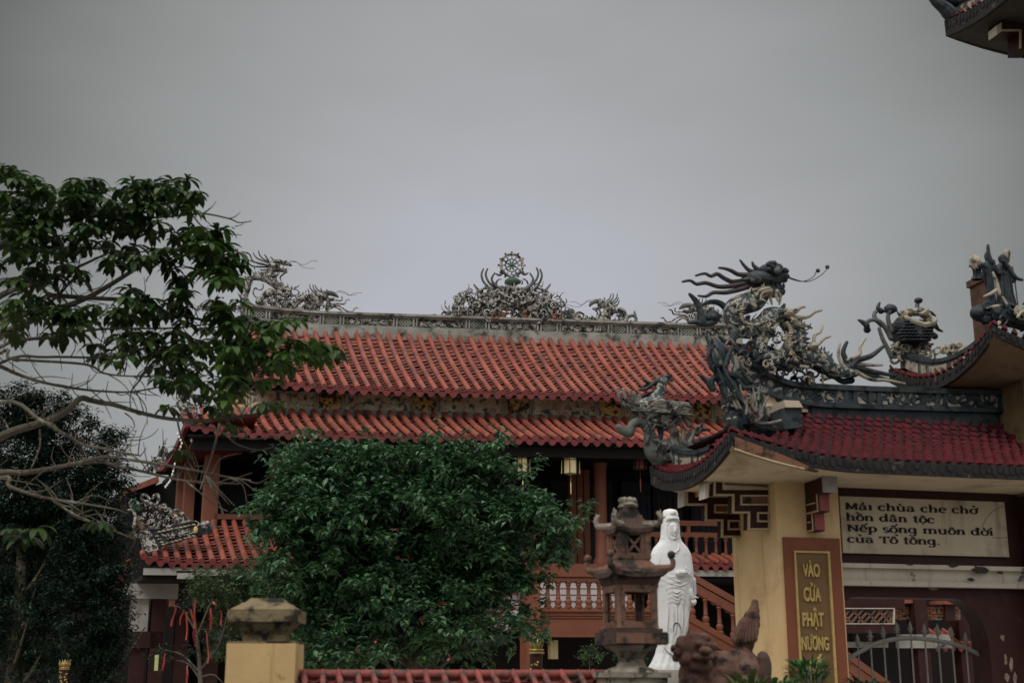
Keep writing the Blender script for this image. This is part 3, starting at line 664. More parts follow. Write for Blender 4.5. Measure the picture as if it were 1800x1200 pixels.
# ---- large dragon on the left ridge end (drawing frame of the left detail)
def ridge_dragon_large(mirror, label):
    S = Sk(TF, 3.45, 410, 430, 7.058, mirror)
    t = thing('ridge_dragon', S.p(340, 820), label, 'dragon', 'dragons on the temple ridge')
    b = MB()
    b.tube(S.path([(340, 800), (230, 790), (160, 730), (135, 640), (170, 540), (185, 450), (240, 400), (330, 400), (420, 420), (480, 380), (470, 300)]), [.11, .12, .12, .11, .10, .10, .10, .10, .11, .11, .09], n=10, sub=5)
    b.tube(S.path([(440, 440), (520, 490), (600, 540), (690, 580), (640, 620), (540, 590), (440, 600), (370, 640), (330, 700)]), [.10, .11, .11, .09, .08, .08, .09, .08, .06], n=10, sub=5)
    b.ell(S.p(320, 705), .10, .10, .09, 12, 8, bump=.3); obj('body', b, M_MOS, t)
    h = MB()
    h.ell(S.p(500, 265), .16, .11, .10, 12, 8, bump=.3, seed=3); h.tube(S.path([(480, 235), (560, 215), (640, 225), (715, 255)]), [.085, .08, .075, .035], n=8); h.tube(S.path([(500, 300), (570, 315), (640, 320), (660, 345)]), [.07, .06, .055, .03], n=8)
    h.ell(S.p(625, 215, -.07), .03, .03, .03, 8, 6)
    for x, y in ((560, 205), (590, 200), (650, 205), (690, 225)): h.ell(S.p(x, y, -.04), .028, .03, .024, 8, 5)
    hd = obj('head', h, M_MOS, t)
    s_ = MB()
    strands(s_, S, [[(170, 90), (210, 120), (240, 190), (320, 230), (420, 250)], [(250, 95), (270, 140), (320, 180), (430, 220)], [(315, 75), (330, 130), (380, 180), (450, 215)], [(165, 185), (230, 215), (320, 235), (430, 262)], [(170, 215), (220, 260), (300, 275), (430, 280)], [(330, 310), (380, 320), (450, 305)], [(345, 345), (400, 345), (470, 310)], [(385, 130), (400, 150), (430, 200)], [(465, 150), (490, 180), (520, 205)]], 13, 7)
    obj('mane', s_, M_MOSD, t)
    w_ = MB(); strands(w_, S, [[(1030, 210), (960, 210), (890, 250), (830, 250), (770, 215), (700, 205)], [(1000, 298), (900, 295), (840, 270), (790, 225), (710, 215)]], 3.2, 2.6, -.03); 
    for x, y in ((1030, 210), (1000, 298)): w_.ell(S.p(x, y, -.03), .013, .013, .013, 6, 4)
    obj('whiskers', w_, M_MOSD, t)
    d = MB(); strands(d, S, [[(500, 470), (480, 420), (520, 370)], [(540, 460), (525, 410), (560, 360)], [(600, 450), (585, 400), (640, 350)]], 14, 7); obj('beard', d, M_MOS, t)
    d = MB(); spikes(d, S, [(150, 440), (220, 385), (330, 375), (420, 370)], 48, 8, 1); spikes(d, S, [(480, 450), (600, 500), (740, 540)], 34, 7, 1); obj('back_fins', d, M_MOSD, t)
    d = MB(); strands(d, S, [[(90, 530), (60, 510), (30, 530), (20, 490), (50, 475), (100, 490), (130, 540)], [(55, 595), (80, 640), (110, 690)], [(810, 510), (790, 525), (760, 540)], [(720, 550), (790, 555), (820, 590), (790, 620), (700, 635), (670, 670)], [(370, 490), (370, 540), (330, 560), (270, 540), (250, 600), (290, 660)]], 12, 7); obj('tail_and_claws', d, M_MOS, t)
    c = MB(); clutter(c, S, lambda x, y: 560 < y < 830 and y > 560 + abs(x - 480) * .35, (330, 560, 800, 815), 110, 36, seed=5); tufts(c, S, [(170, 540), (240, 400), (420, 420), (520, 490), (690, 580)], 70, 42, 7, 25); tufts(c, S, [(470, 300), (560, 300), (640, 330)], 24, 34, 6, 26); obj('cloud_scrolls', c, M_MOS, t)
    return t
ridge_dragon_large(None, 'tall grey mosaic dragon rearing at the left end of the temple ridge above the leaves')
def ridge_dragon_low(mirror, label):
    S = Sk(TF, 3.45, 410, 430, 7.058, mirror)
    t = thing('ridge_dragon', S.p(1000, 850), label, 'dragon', 'dragons on the temple ridge')
    b = MB(); b.tube(S.path([(620, 730), (720, 770), (800, 700), (900, 640), (1000, 660), (1060, 720), (1000, 780), (900, 760), (860, 820)]), [.07, .09, .1, .1, .1, .09, .08, .07, .06], n=10, sub=5); b.tube(S.path([(980, 660), (1040, 640), (1090, 640)]), [.1, .1, .09], n=10); obj('body', b, M_MOS, t)
    h = MB(); h.ell(S.p(1130, 640), .11, .09, .085, 12, 8, bump=.3); h.tube(S.path([(1120, 605), (1190, 600), (1250, 615), (1300, 650)]), [.07, .07, .065, .025], n=8); h.tube(S.path([(1130, 670), (1200, 680), (1250, 665)]), [.06, .05, .02], n=8); obj('head', h, M_MOSD, t)
    s_ = MB(); strands(s_, S, [[(945, 495), (960, 550), (1010, 590), (1090, 610)], [(990, 495), (1000, 545), (1050, 590), (1110, 605)], [(1020, 495), (1045, 545), (1100, 580), (1140, 600)], [(860, 590), (870, 640), (920, 660)], [(930, 545), (950, 590), (1000, 620)], [(900, 570), (915, 610), (960, 640)], [(1090, 530), (1100, 560), (1130, 590)], [(1155, 560), (1160, 580), (1180, 600)]], 13, 6); obj('mane', s_, M_MOSD, t)
    w_ = MB(); strands(w_, S, [[(1585, 600), (1500, 605), (1440, 630), (1380, 590), (1310, 575), (1280, 600)], [(1530, 622), (1440, 630), (1360, 600), (1300, 590)]], 3.2, 2.6, -.03); w_.ell(S.p(1585, 600, -.03), .013, .013, .013, 6, 4); obj('whiskers', w_, M_MOSD, t)
    d = MB(); strands(d, S, [[(1350, 640), (1345, 690), (1240, 685), (1170, 710), (1160, 790)], [(1450, 675), (1410, 680), (1380, 730), (1280, 725), (1200, 740), (1170, 800)], [(1550, 785), (1510, 785), (1480, 825), (1410, 820), (1320, 760), (1230, 745), (1200, 790)], [(1400, 880), (1330, 810), (1260, 770), (1210, 790)], [(1560, 860), (1525, 860), (1510, 885)]], 14, 7); obj('beard', d, M_MOS, t)
    c = MB(); clutter(c, S, lambda x, y: y > 690 and (x - 640) * .12 + y < 860, (620, 680, 1200, 850), 90, 32, seed=8); tufts(c, S, [(620, 730), (800, 680), (950, 630), (1100, 640), (1050, 740)], 60, 38, 7, 27); obj('cloud_scrolls', c, M_MOS, t)
    return t
ridge_dragon_low(None, 'low grey mosaic dragon with flowing beard right beside the tall left ridge dragon')
ridge_dragon_low(UC, 'low grey mosaic dragon of which only the beard shows left of the dark gate dragon')
# small dragon looking left
S = Sk(TF, 3.45, 1000, 500, 7.5)
t = thing('ridge_dragon', S.p(560, 520), 'small grey dragon with curled tail looking left towards the wheel crest', 'dragon', 'dragons on the temple ridge')
b = MB(); b.tube(S.path([(430, 250), (520, 300), (480, 380), (420, 440), (500, 500)]), [.11, .11, .1, .09, .08], n=10); b.tube(S.path([(500, 400), (600, 340), (700, 350), (750, 420), (740, 510)]), [.1, .09, .08, .07, .06], n=10); b.ell(S.p(470, 470), .11, .1, .09, 12, 8, bump=.4); obj('body', b, M_MOS, t)
b = MB(); b.tube(S.path([(740, 520), (770, 440), (830, 410), (880, 430), (880, 480), (840, 500), (815, 470)]), [.05, .05, .045, .045, .045, .04, .02], n=8); b.tube(S.path([(880, 440), (870, 400), (865, 350)]), [.04, .045, .015], n=8); obj('tail', b, M_MOSD, t)
h = MB(); h.ell(S.p(420, 260), .10, .09, .075, 12, 8, bump=.3); h.tube(S.path([(440, 235), (370, 220), (310, 240), (275, 280)]), [.06, .065, .055, .03], n=8); h.tube(S.path([(430, 290), (370, 320), (320, 320)]), [.05, .045, .03], n=8); obj('head', h, M_MOSD, t)
s_ = MB(); strands(s_, S, [[(555, 125), (540, 180), (490, 220), (430, 240)], [(585, 115), (580, 180), (520, 235), (450, 250)], [(635, 125), (620, 185), (560, 235), (460, 262)], [(655, 170), (630, 225), (570, 255), (470, 275)], [(675, 205), (650, 260), (580, 275), (480, 285)], [(415, 180), (425, 200), (440, 235)], [(480, 165), (480, 190), (465, 230)]], 13, 7); obj('mane', s_, M_MOSD, t)
w_ = MB(); strands(w_, S, [[(20, 232), (80, 240), (150, 275), (210, 235), (260, 210), (295, 245)], [(-40, 270), (30, 285), (110, 300), (190, 265), (240, 225), (290, 250)]], 3.2, 2.6, -.03); w_.ell(S.p(20, 232, -.03), .013, .013, .013, 6, 4); obj('whiskers', w_, M_MOSD, t)
d = MB(); strands(d, S, [[(360, 420), (375, 370), (340, 330)], [(400, 420), (410, 360), (380, 320)], [(300, 450), (310, 410), (330, 440), (400, 470)]], 15, 8); obj('beard', d, M_MOS, t)
d = MB(); spikes(d, S, [(540, 320), (620, 310), (720, 350)], 40, 6, 1); obj('back_fins', d, M_MOSD, t)
d = MB(); d.ell(S.p(680, 420), .075, .09, .075, 10, 8); obj('green_flank', d, M_GREEN, t)
c = MB(); clutter(c, S, lambda x, y: y > 440, (60, 420, 760, 525), 80, 36, seed=9); tufts(c, S, [(430, 250), (520, 300), (480, 400), (600, 360), (730, 400)], 50, 40, 8, 28); obj('cloud_scrolls', c, M_MOS, t)
# ---- wheel crest
S = Sk(TF, 3.45, 760, 430, 6.4286)
t = thing('wheel_crest', S.p(900, 850), 'grey crest of clouds and flames under a spoked wheel on the middle of the ridge', 'roof crest')
w_ = MB(); cx, cy = 897, 232
def ringpts(r, n=28): return [S.p(cx + r * math.cos(6.2832 * i / n), cy + r * math.sin(6.2832 * i / n)) for i in range(n + 1)]
w_.tube(ringpts(128), 12 * S.k, n=7, sub=1); w_.tube(ringpts(110), 5 * S.k, n=6, sub=1); w_.tube(ringpts(70), 10 * S.k, n=7, sub=1)
for i in range(12):
    a = 6.2832 * i / 12; w_.tube([S.p(cx + 72 * math.cos(a), cy + 72 * math.sin(a)), S.p(cx + 122 * math.cos(a), cy + 122 * math.sin(a))], [9 * S.k, 8 * S.k], n=6, sub=1)
    w_.ell(S.p(cx + 149 * math.cos(a), cy + 149 * math.sin(a)), 13 * S.k, 13 * S.k, 13 * S.k, 8, 6)
wh = obj('wheel', w_, M_MOS, t)
w_ = MB()
for i in range(8):
    a = 6.2832 * (i + .5) / 8; w_.tube([S.p(cx, cy), S.p(cx + 40 * math.cos(a), cy + 40 * math.sin(a)), S.p(cx + 62 * math.cos(a), cy + 62 * math.sin(a))], [5 * S.k, 12 * S.k, 4 * S.k], n=6, sub=1)
w_.ell(S.p(cx, cy), 20 * S.k, 14 * S.k, 20 * S.k, 10, 6); obj('hub_petals', w_, M_GREEN, wh)
b = MB(); b.ell(S.p(905, 420), 95 * S.k, 60 * S.k, 50 * S.k, 14, 8, bump=.3); obj('lotus_seat', b, M_GREEN, t)
b = MB()
for s_ in (-1, 1):
    f = lambda L: [(900 + s_ * (x - 900), y) for x, y in L]
    strands(b, S, [f([(1225, 275), (1245, 340), (1220, 420), (1150, 490), (1040, 540)]), f([(1170, 268), (1190, 330), (1160, 410), (1090, 480), (1000, 530)]), f([(1100, 325), (1135, 390), (1100, 460), (1020, 510)])], 17, 10, n=7)
    strands(b, S, [f([(1075, 325), (1040, 340), (1010, 320)]), f([(1310, 545), (1270, 520), (1250, 560)]), f([(1330, 450), (1290, 500), (1260, 530)])], 20, 8)
obj('flame_horns', b, M_MOSD, t)
b = MB(); b.ell(S.p(900, 590), .27, .16, .15, 16, 10, bump=.5, seed=2); b.ell(S.p(900, 530), .15, .12, .10, 12, 8, bump=.4, seed=4); b.ell(S.p(900, 680), .13, .1, .1, 12, 8, bump=.5, seed=6); b.tube(S.path([(905, 700), (905, 800), (905, 840)]), [.05, .03, .06], n=8, sub=2)
for s_ in (-1, 1):
    f = lambda x: 900 + s_ * (x - 900)
    b.ell(S.p(f(945), 555, -.12), .055, .05, .05, 8, 6); b.tube(S.path([(f(980), 500), (f(1080), 470), (f(1060), 400), (f(1020), 390)]), [12 * S.k, 12 * S.k, 10 * S.k, 6 * S.k], n=7); b.tube(S.path([(f(1000), 600), (f(1100), 640), (f(1140), 580), (f(1200), 600), (f(1180), 660)]), [20 * S.k, 18 * S.k, 16 * S.k, 14 * S.k, 8 * S.k], n=7)
    b.tube(S.path([(f(1110), 520), (f(1200), 490), (f(1270), 540), (f(1290), 640), (f(1350), 720)]), [16 * S.k, 16 * S.k, 18 * S.k, 16 * S.k, 12 * S.k], n=7)
obj('monster_mask', b, M_MOS, t)
c = MB(); clutter(c, S, lambda x, y: y > 500 + abs(x - 900) * .46 and not (abs(x - 900) < 130 and y > 690), (560, 480, 1260, 850), 190, 50, (-.2, .1), 11); clutter(c, S, lambda x, y: y > 560 + abs(x - 900) * .52 and not (abs(x - 900) < 110 and y > 710), (420, 560, 1380, 850), 150, 66, (-.1, .15), 15); clutter(c, S, lambda x, y: y > 640 + (abs(x - 900) - 300) * .42 and abs(x - 900) > 240, (150, 560, 1700, 860), 150, 45, (-.14, .1), 12); clutter(c, S, lambda x, y: True, (-10, 800, 300, 860), 26, 40, (-.1, .1), 14)
SIL = [(-20, 830), (100, 800), (230, 720), (280, 560), (400, 520), (520, 560), (610, 480), (760, 450), (1050, 450), (1230, 480), (1310, 600), (1430, 600), (1490, 690), (1620, 780), (1700, 830)]
def under(x, y): return any(a[0] <= x < b[0] and y > a[1] + (b[1] - a[1]) * (x - a[0]) / (b[0] - a[0]) + 25 for a, b in zip(SIL, SIL[1:]))
clutter(c, S, lambda x, y: under(x, y) and not (50 < abs(x - 900) < 160 and y > 680), (0, 450, 1680, 850), 190, 50, (-.2, .15), 16)
tufts(c, S, SIL[2:13], 60, 40, 8, 18)
for s_ in (-1, 1):
    for dx, y, r_ in ((170, 610, 60), (255, 700, 56), (335, 610, 48), (430, 715, 52), (310, 795, 46), (500, 795, 42), (580, 760, 36), (200, 780, 44), (90, 640, 40), (640, 810, 32)):
        c.tube(curl(S, 900 + s_ * dx, y, r_, 1.15, 1.57 - s_ * .9, -s_, -.22, 12), [r_ * .16 * S.k, r_ * .24 * S.k, r_ * .12 * S.k], n=7, sub=2)
    c.tube(S.path([(900 + s_ * 60, 700), (900 + s_ * 180, 650), (900 + s_ * 300, 690), (900 + s_ * 420, 650), (900 + s_ * 520, 730)], -.2), [14 * S.k, 20 * S.k, 18 * S.k, 16 * S.k, 8 * S.k], n=7)
c = obj('cloud_carving', c, M_MOS, t)
c = MB(); clutter(c, S, lambda x, y: abs(x - 900) > 80, (640, 770, 1120, 830), 12, 45, (-.2, -.12), 13); clutter(c, S, lambda x, y: 1, (1290, 820, 1400, 850), 6, 40, (-.2, -.12), 17); obj('orange_clouds', c, M_ORNG, t)
c = MB(); clutter(c, S, lambda x, y: abs(x - 900) > 250, (540, 690, 1250, 770), 14, 36, (-.22, -.14), 19); obj('green_leaves', c, M_GREEN, t)
b = MB()
for (x, y, r_) in ((1565, 765, 48), (1550, 830, 46), (255, 715, 40), (250, 770, 42)): b.ell(S.p(x, y), r_ * S.k, r_ * S.k, r_ * S.k, 12, 8)
obj('grey_gourd', b, M_SGREY, t)
b = MB(); q = [S.p(385 + 100 * math.cos(a), 630 + 100 * math.sin(a)) for a in [2.2 + i * .33 for i in range(10)]]; b.tube(q, 8 * S.k, n=6, sub=2)
for i in range(9):
    a = 2.3 + i * .33; b.tube([S.p(385 + 20 * math.cos(a), 630 + 20 * math.sin(a)), S.p(385 + 118 * math.cos(a), 630 + 118 * math.sin(a))], [5 * S.k, 8 * S.k], n=5, sub=1)
strands(b, S, [[(105, 680), (115, 720), (150, 760), (170, 800)], [(150, 635), (145, 690), (180, 740), (200, 800)], [(185, 690), (185, 740), (210, 790)]], 11, 6)
obj('side_wheel', b, M_MOS, t)
# ---- ornament on the left hip of the skirt roof
S = Sk(TF, -.5, 220, 850, 7.5)
t = thing('hip_ornament', S.p(300, 620), 'pale scrolling dragon cloud sculpture on the hip of the low left roof', 'roof ornament')
b = MB()
strands(b, S, [[(330, 200), (270, 140), (220, 160), (230, 210), (260, 240), (200, 270), (120, 220), (70, 220), (80, 300)], [(360, 190), (390, 150), (430, 140), (440, 200), (420, 270), (340, 260), (280, 230)], [(40, 350), (90, 350), (130, 420), (120, 520), (110, 640), (180, 700)], [(330, 410), (370, 420), (380, 460), (300, 500), (330, 570), (420, 580), (460, 500), (440, 440)], [(550, 340), (580, 330), (600, 380), (560, 430)], [(650, 350), (690, 350), (740, 390), (760, 400)], [(640, 560), (700, 480), (770, 440), (830, 460), (850, 520)], [(400, 270), (450, 300), (520, 270), (530, 340), (480, 400)], [(600, 400), (660, 420), (700, 500)]], 24, 16, n=8)
clutter(b, S, lambda x, y: y > 260 + (x - 400) * .35, (200, 250, 800, 600), 60, 40, (-.1, .1), 31); obj('scrolls', b, M_MOS, t)
b = MB(); clutter(b, S, lambda x, y: 1, (90, 260, 220, 360), 12, 40, (-.05, .1), 32); obj('green_leaves', b, M_GREEN, t)
b = MB(); b.tube(S.path([(240, 600), (200, 500), (180, 440)]), [.09, .07, .04], n=8); b.ell(S.p(470, 350), .07, .07, .08, 10, 6, bump=.5); obj('stem', b, M_TCOT, t)
# ornament at the left end of the frieze (behind the leaves)
S = Sk(TF, .6, 200, 660, 5.0)
t = thing('hip_ornament', S.p(640, 300), 'mottled upright scroll ornament on the upper left roof corner among leaves', 'roof ornament')
b = MB(); b.tube(S.path([(640, 310), (600, 250), (590, 180), (640, 120), (600, 60), (640, 20)]), [.12, .13, .11, .10, .07, .03], n=9)
clutter(b, S, lambda x, y: 1, (590, 120, 700, 300), 14, 40, (-.1, .1), 41); obj('scroll_body', b, M_MOS, t)
S = Sk(TF, 3.0, 200, 660, 5.0)
t = thing('hip_ornament', S.p(360, 830), 'small pale ornament on the far left eave seen against the sky', 'roof ornament')
b = MB(); clutter(b, S, lambda x, y: y > 820 - (x - 270) * 1.3, (270, 560, 470, 840), 46, 34, (-.1, .1), 43); obj('scroll_body', b, M_MOS, t)
# ================================================================ three tier gate
gate = thing('temple_gate', GF.w(1.6, .6, 0), 'yellow and maroon three tier gateway with upturned dark red tile roofs and lettered boards', 'gateway')
EV = Vector((-GF.s, GF.c, 0)); EU = Vector((GF.c, GF.s, 0)); UP = Vector((0, 0, 1))
def tier(name, u0, u1, v0, v1, zc, zm, L, ur, vr, zr, th=.15, thb=.24, tiles=True, side_tiles=True, pitch=.132, rows=12, soff=None, board=False):
    def ze(u, v): return zm + (zc - zm) * max(0.0, 1 - (u - u0) / L) ** 1.9 * abs(2 * (v - v0) / (v1 - v0) - 1) ** 2.0
    def tk(v): return th + (thb - th) * (v - v0) / (v1 - v0)
    # underside
    m = MB(); nu, nv = 22, 14; mb_rows = []
    for j in range(nv + 1):
        v = v0 + (v1 - v0) * j / nv; mb_rows.append([GF.w(u0 + (u1 - u0) * (i / nu) ** 1.5, v, ze(u0 + (u1 - u0) * (i / nu) ** 1.5, v) - tk(v) + .012) for i in range(nu + 1)])
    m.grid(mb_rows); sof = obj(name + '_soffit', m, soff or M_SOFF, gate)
    # fascia round the edge
    m = MB(); m2 = MB()
    edge = [(u1, v1)] + [(u0 + (u1 - u0) * (1 - i / 16), v1) for i in range(1, 16)] + [(u0, v1 - (v1 - v0) * i / 16) for i in range(17)] + [(u0 + (u1 - u0) * (i / 24) ** 1.4, v0) for i in range(1, 25)]
    rin, rout, rtop = [], [], []
    cu, cv = (u0 + u1) / 2, (v0 + v1) / 2
    ring = [[], [], [], []]
    for u, v in edge:
        z = ze(u, v); t_ = tk(v); iu = .05 if u <= u0 + 1e-6 else 0; iv = .05 * (1 if v <= v0 + 1e-6 else (-1 if v >= v1 - 1e-6 else 0))
        for k, (du, dv, zz) in enumerate(((0, 0, z - .01), (0, 0, z - t_), (iu, iv, z - t_), (iu, iv, z - .01))): ring[k].append(GF.w(u + du, v + dv, zz))
    m.grid([ring[0], ring[1], ring[2], ring[3], ring[0]]); fa = obj(name + '_fascia', m, M_FASC, gate)
    # hanging tile tips along the fascia
    m = MB(); P = ring[0]
    acc = 0
    for i in range(len(P) - 1):
        a, b = P[i], P[i + 1]; d = (b - a); n_ = max(1, int(d.length / .075))
        for q in range(n_):
            c = a + d * ((q + .5) / n_); nrm = Vector((d.y, -d.x, 0)).normalized() * -1
            if (c + nrm - GF.w(cu, cv, c.z)).length < (c - nrm - GF.w(cu, cv, c.z)).length: nrm *= -1
            dd = d.normalized() * .03; h = rnd.uniform(.5, .85) * th
            m.prism([c - dd + nrm * .012, c + dd + nrm * .012, c + dd + nrm * .012 - UP * h * .7, c + nrm * .012 - UP * h, c - dd + nrm * .012 - UP * h * .7], -nrm * .012)
    obj('tile_tips', m, M_FASC, fa)
    if board:
        q = []
        for i in range(15):
            u = u0 + .03 + .98 * i / 14; z = ze(u, v0); q.append([GF.w(u, v0 - .022, z - .055 - (th - .02) * (i / 14) ** 2.2), GF.w(u, v0 - .022, z - th - .045), GF.w(u, v0 + .04, z - th - .045)])
        m = MB(); m.grid(q); obj('eave_board', m, M_TERRA, fa)
        m = MB(); m.tube([GF.w(u0 + .03 + .8 * i / 9, v0 - .024, ze(u0 + .03 + .8 * i / 9, v0) - th - .045) for i in range(10)], .012, n=6); obj('cream_edge', m, M_CREAM, fa)
    # roof sheets
    def pf(u, t, up=0.0): return GF.w(u, v0 + (vr - v0) * t, ze(u, v0) * (1 - t) + zr * t - .10 * math.sin(math.pi * t) + up)
    def pl(v, t, up=0.0): return GF.w(u0 + (ur - u0) * t, v, ze(u0, v) * (1 - t) + zr * t - .06 * math.sin(math.pi * t) + up)
    m = MB(); n = 10
    m.grid([[pf(max(u0 + (ur - u0) * t, u0 + (u1 - u0) * (i / 20) ** 1.3), t, -.012) for i in range(21)] for t in [j / n for j in range(n + 1)]])
    m.grid([[pl(v0 + (vr - v0) * t + (v1 - v0 - ((vr - v0) + (v1 - vr)) * t) * i / 14, t, -.012) for i in range(15)] for t in [j / n for j in range(n + 1)]])
    m.grid([[GF.w(max(u0 + (ur - u0) * t, u0 + (u1 - u0) * i / 12), v1 + (vr - v1) * t, ze(u0 + (u1 - u0) * i / 12, v1) * (1 - t) + zr * t) for i in range(13)] for t in [j / 4 for j in range(5)]])
    rf = obj(name, m, M_GSHEET, gate)
    m = MB()
    def tl(fn, c, t0, t1, w_):
        V = []
        for q, (t, k) in enumerate(((t0, 1.0), (t1, .72))):
            for a in range(6):
                an = math.pi * a / 5; V.append(fn(c + math.cos(an) * w_ * k, t, math.sin(an) * w_ * k * 1.3 + (.022 if q == 0 else -.012)))
        m.add(V, [(a, a + 1, 7 + a, 6 + a) for a in range(5)] + [(5, 4, 3, 2, 1, 0)])
    for r_ in range(rows):
        t0 = r_ / rows; t1 = min(1, (r_ + .86) / rows)
        k = 0; u = u0 + .03 + (pitch / 2 if r_ % 2 else 0)
        while u < u1:
            if u > u0 + (ur - u0) * t0 + .02: tl(pf, u + rnd.uniform(-.008, .008), t0 + rnd.uniform(-.01, .01) * (r_ > 0), t1, pitch * .30)
            u += pitch
        if side_tiles:
            v = v0 + .05 + (pitch / 2 if r_ % 2 else 0)
            while v < v1 - .03:
                if v0 + (vr - v0) * t0 < v < v1 + (vr - v1) * t0: tl(pl, v, t0, t1, pitch * .30)
                v += pitch
    obj('scale_tiles', m, M_GTILE, rf)
    return ze
u0, zc = GF.hit(1285, 757, -.8); _, zm = GF.hit(1470, 805, -.8)
ze1 = tier('roof_low', u0, 3.35, -.8, 1.71, zc, zm, 1.55, u0 + .95, .45, GF.hit(1400, 728, .45)[1] + .02, board=True)
u0b, zcb = GF.hit(1745, 570, -.8)
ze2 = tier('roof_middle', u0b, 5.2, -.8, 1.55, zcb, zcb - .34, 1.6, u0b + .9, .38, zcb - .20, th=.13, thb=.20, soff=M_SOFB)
u0c, zcc = GF.hit(1660, 36, 1.6)
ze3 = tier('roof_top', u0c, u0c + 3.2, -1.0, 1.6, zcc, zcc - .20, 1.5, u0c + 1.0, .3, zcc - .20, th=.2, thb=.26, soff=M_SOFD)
# verge walls along the side edges of the roofs
def verge(name, ze, u0, v0, v1, h, d=.16):
    m = MB(); r = [[], [], [], []]
    for i in range(25):
        v = v0 + (v1 - v0) * i / 24; z = ze(u0, v); hh = h * (.75 + .5 * i / 24)
        for k, (du, dz) in enumerate(((d, -.02), (d, hh), (d + .12, hh), (d + .12, -.02))): r[k].append(GF.w(u0 + du, v, z + dz))
    m.grid([r[0], r[1], r[2], r[3], r[0]]); m.add([r[k][0] for k in range(4)], [(0, 1, 2, 3)]); m.add([r[k][-1] for k in range(4)], [(3, 2, 1, 0)])
    o = obj(name, m, M_SGREY, gate)
    m = MB()
    for i in range(25):
        v = v0 + (v1 - v0) * i / 24; z = ze(u0, v) + h * (.75 + .5 * i / 24)
        for k, (du, dz) in enumerate(((d - .03, .0), (d - .03, .05), (d + .15, .05), (d + .15, .0))):
            if i == 0: pass
            r[k][i] = GF.w(u0 + du, v, z + dz + .002)
    m.grid([r[0], r[1], r[2], r[3], r[0]]); obj('verge_cap', m, M_BLUE, o)
    m = MB()
    for a, b in ((.1, .24), (.28, .34), (.40, .62), (.66, .72), (.76, .92)):
        q = []
        for i in range(7): v = v0 + (v1 - v0) * (a + (b - a) * i / 6); q.append([GF.w(u0 + d - .012, v, ze(u0, v) + h * .3), GF.w(u0 + d - .012, v, ze(u0, v) + h * (.62 + .4 * (a + b) / 2))])
        m.grid(q)
    islands('pale_panel', m, M_CCER, o)
verge('verge_wall', ze1, u0, .1, 1.68, .24); verge('verge_wall', ze2, u0b, -.3, 1.52, .20); verge('verge_wall', ze3, u0c, -.6, 1.56, .22)
# walls and pillars
ua, _ = GF.hit(1372, 1000, 0); ub, _ = GF.hit(1481, 1000, 0); ZT = 3.86
m = MB(); m.fbox(GF, ua - .02, ub, 0, 1.25, 0, ZT); pil = obj('yellow_pillar', m, M_YEL, gate)
m = MB(); m.fbox(GF, 3.33, 4.5, -.12, 1.4, 0, 3.7); obj('shade_dark_pillar', m, M_WOODD, gate)  # dark maroon here carries the pillar's shade in its colour
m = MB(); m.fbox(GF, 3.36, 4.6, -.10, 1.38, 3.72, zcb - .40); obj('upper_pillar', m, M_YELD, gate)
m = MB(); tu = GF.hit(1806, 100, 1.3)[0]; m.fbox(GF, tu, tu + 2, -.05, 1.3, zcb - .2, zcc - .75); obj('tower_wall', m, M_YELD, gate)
# lintel wall with the rounded gate opening
ur_, _ = GF.hit(1741, 1150, .2); zt_ = GF.hit(1590, 1050, .2)[1]
poly = [(ub, ZT - .03), (3.33, ZT - .03), (3.33, 0), (ur_, 0)]
for i in range(9):
    a = math.pi / 2 * i / 8; poly.append((ur_ - .42 + .42 * math.cos(a), zt_ - .62 + .62 * math.sin(a)))
for i in range(9):
    a = math.pi / 2 * i / 8; poly.append((ub + .26 - .25 * math.sin(a), zt_ - .26 + .26 * math.cos(a)))
m = MB(); m.prism([GF.w(u, .2, z) for u, z in poly], EV * .28); lint = obj('lintel_wall', m, M_WOODD, gate)
# ledge
ul_, za = GF.hit(1478, 989, .1); _, zb = GF.hit(1478, 1028, .1)
m = MB(); h = za - zb
m.fbox(GF, ub + .003, 3.325, .06, .198, za - h * .20, za); m.fbox(GF, ub + .003, 3.325, .12, .198, zb + h * .22, za - h * .201); m.fbox(GF, ub + .003, 3.325, .08, .198, zb, zb + h * .219)
obj('ledge', m, M_LEDGE, gate)
m = MB(); pr = random.Random(5)
for cx_, cy_, rx_, ry_ in ((1722, 1000, 17, 8), (1676, 992, 9, 4), (1706, 1018, 8, 3), (1758, 1006, 7, 3), (1600, 991, 6, 2)):
    m.prism([GF.hw(cx_ + rx_ * math.cos(6.283 * i / 14) * pr.uniform(.55, 1.15), cy_ + ry_ * math.sin(6.283 * i / 14) * pr.uniform(.5, 1.3), .052) for i in range(14)], EV * .004)
m2 = MB()
for cx_, cy_, rx_, ry_ in ((1768, 1158, 3, 9), (1778, 1166, 3, 12), (1770, 1188, 5, 9), (1784, 1192, 4, 10), (1762, 1120, 4, 6), (1640, 1034, 9, 3)):
    m2.prism([GF.hw(cx_ + rx_ * math.cos(6.283 * i / 12) * pr.uniform(.5, 1.2), cy_ + ry_ * math.sin(6.283 * i / 12) * pr.uniform(.5, 1.3), .194) for i in range(12)], EV * .005)
islands('bare_plaster', m2, mat('bare_pale_plaster', (.27, .21, .15), .9, var=(.12, .09, .07), vscale=12), lint)
islands('peeled_patch', m, mat('bare_dark_render', (.035, .028, .024), .9), bpy.data.objects['ledge'])
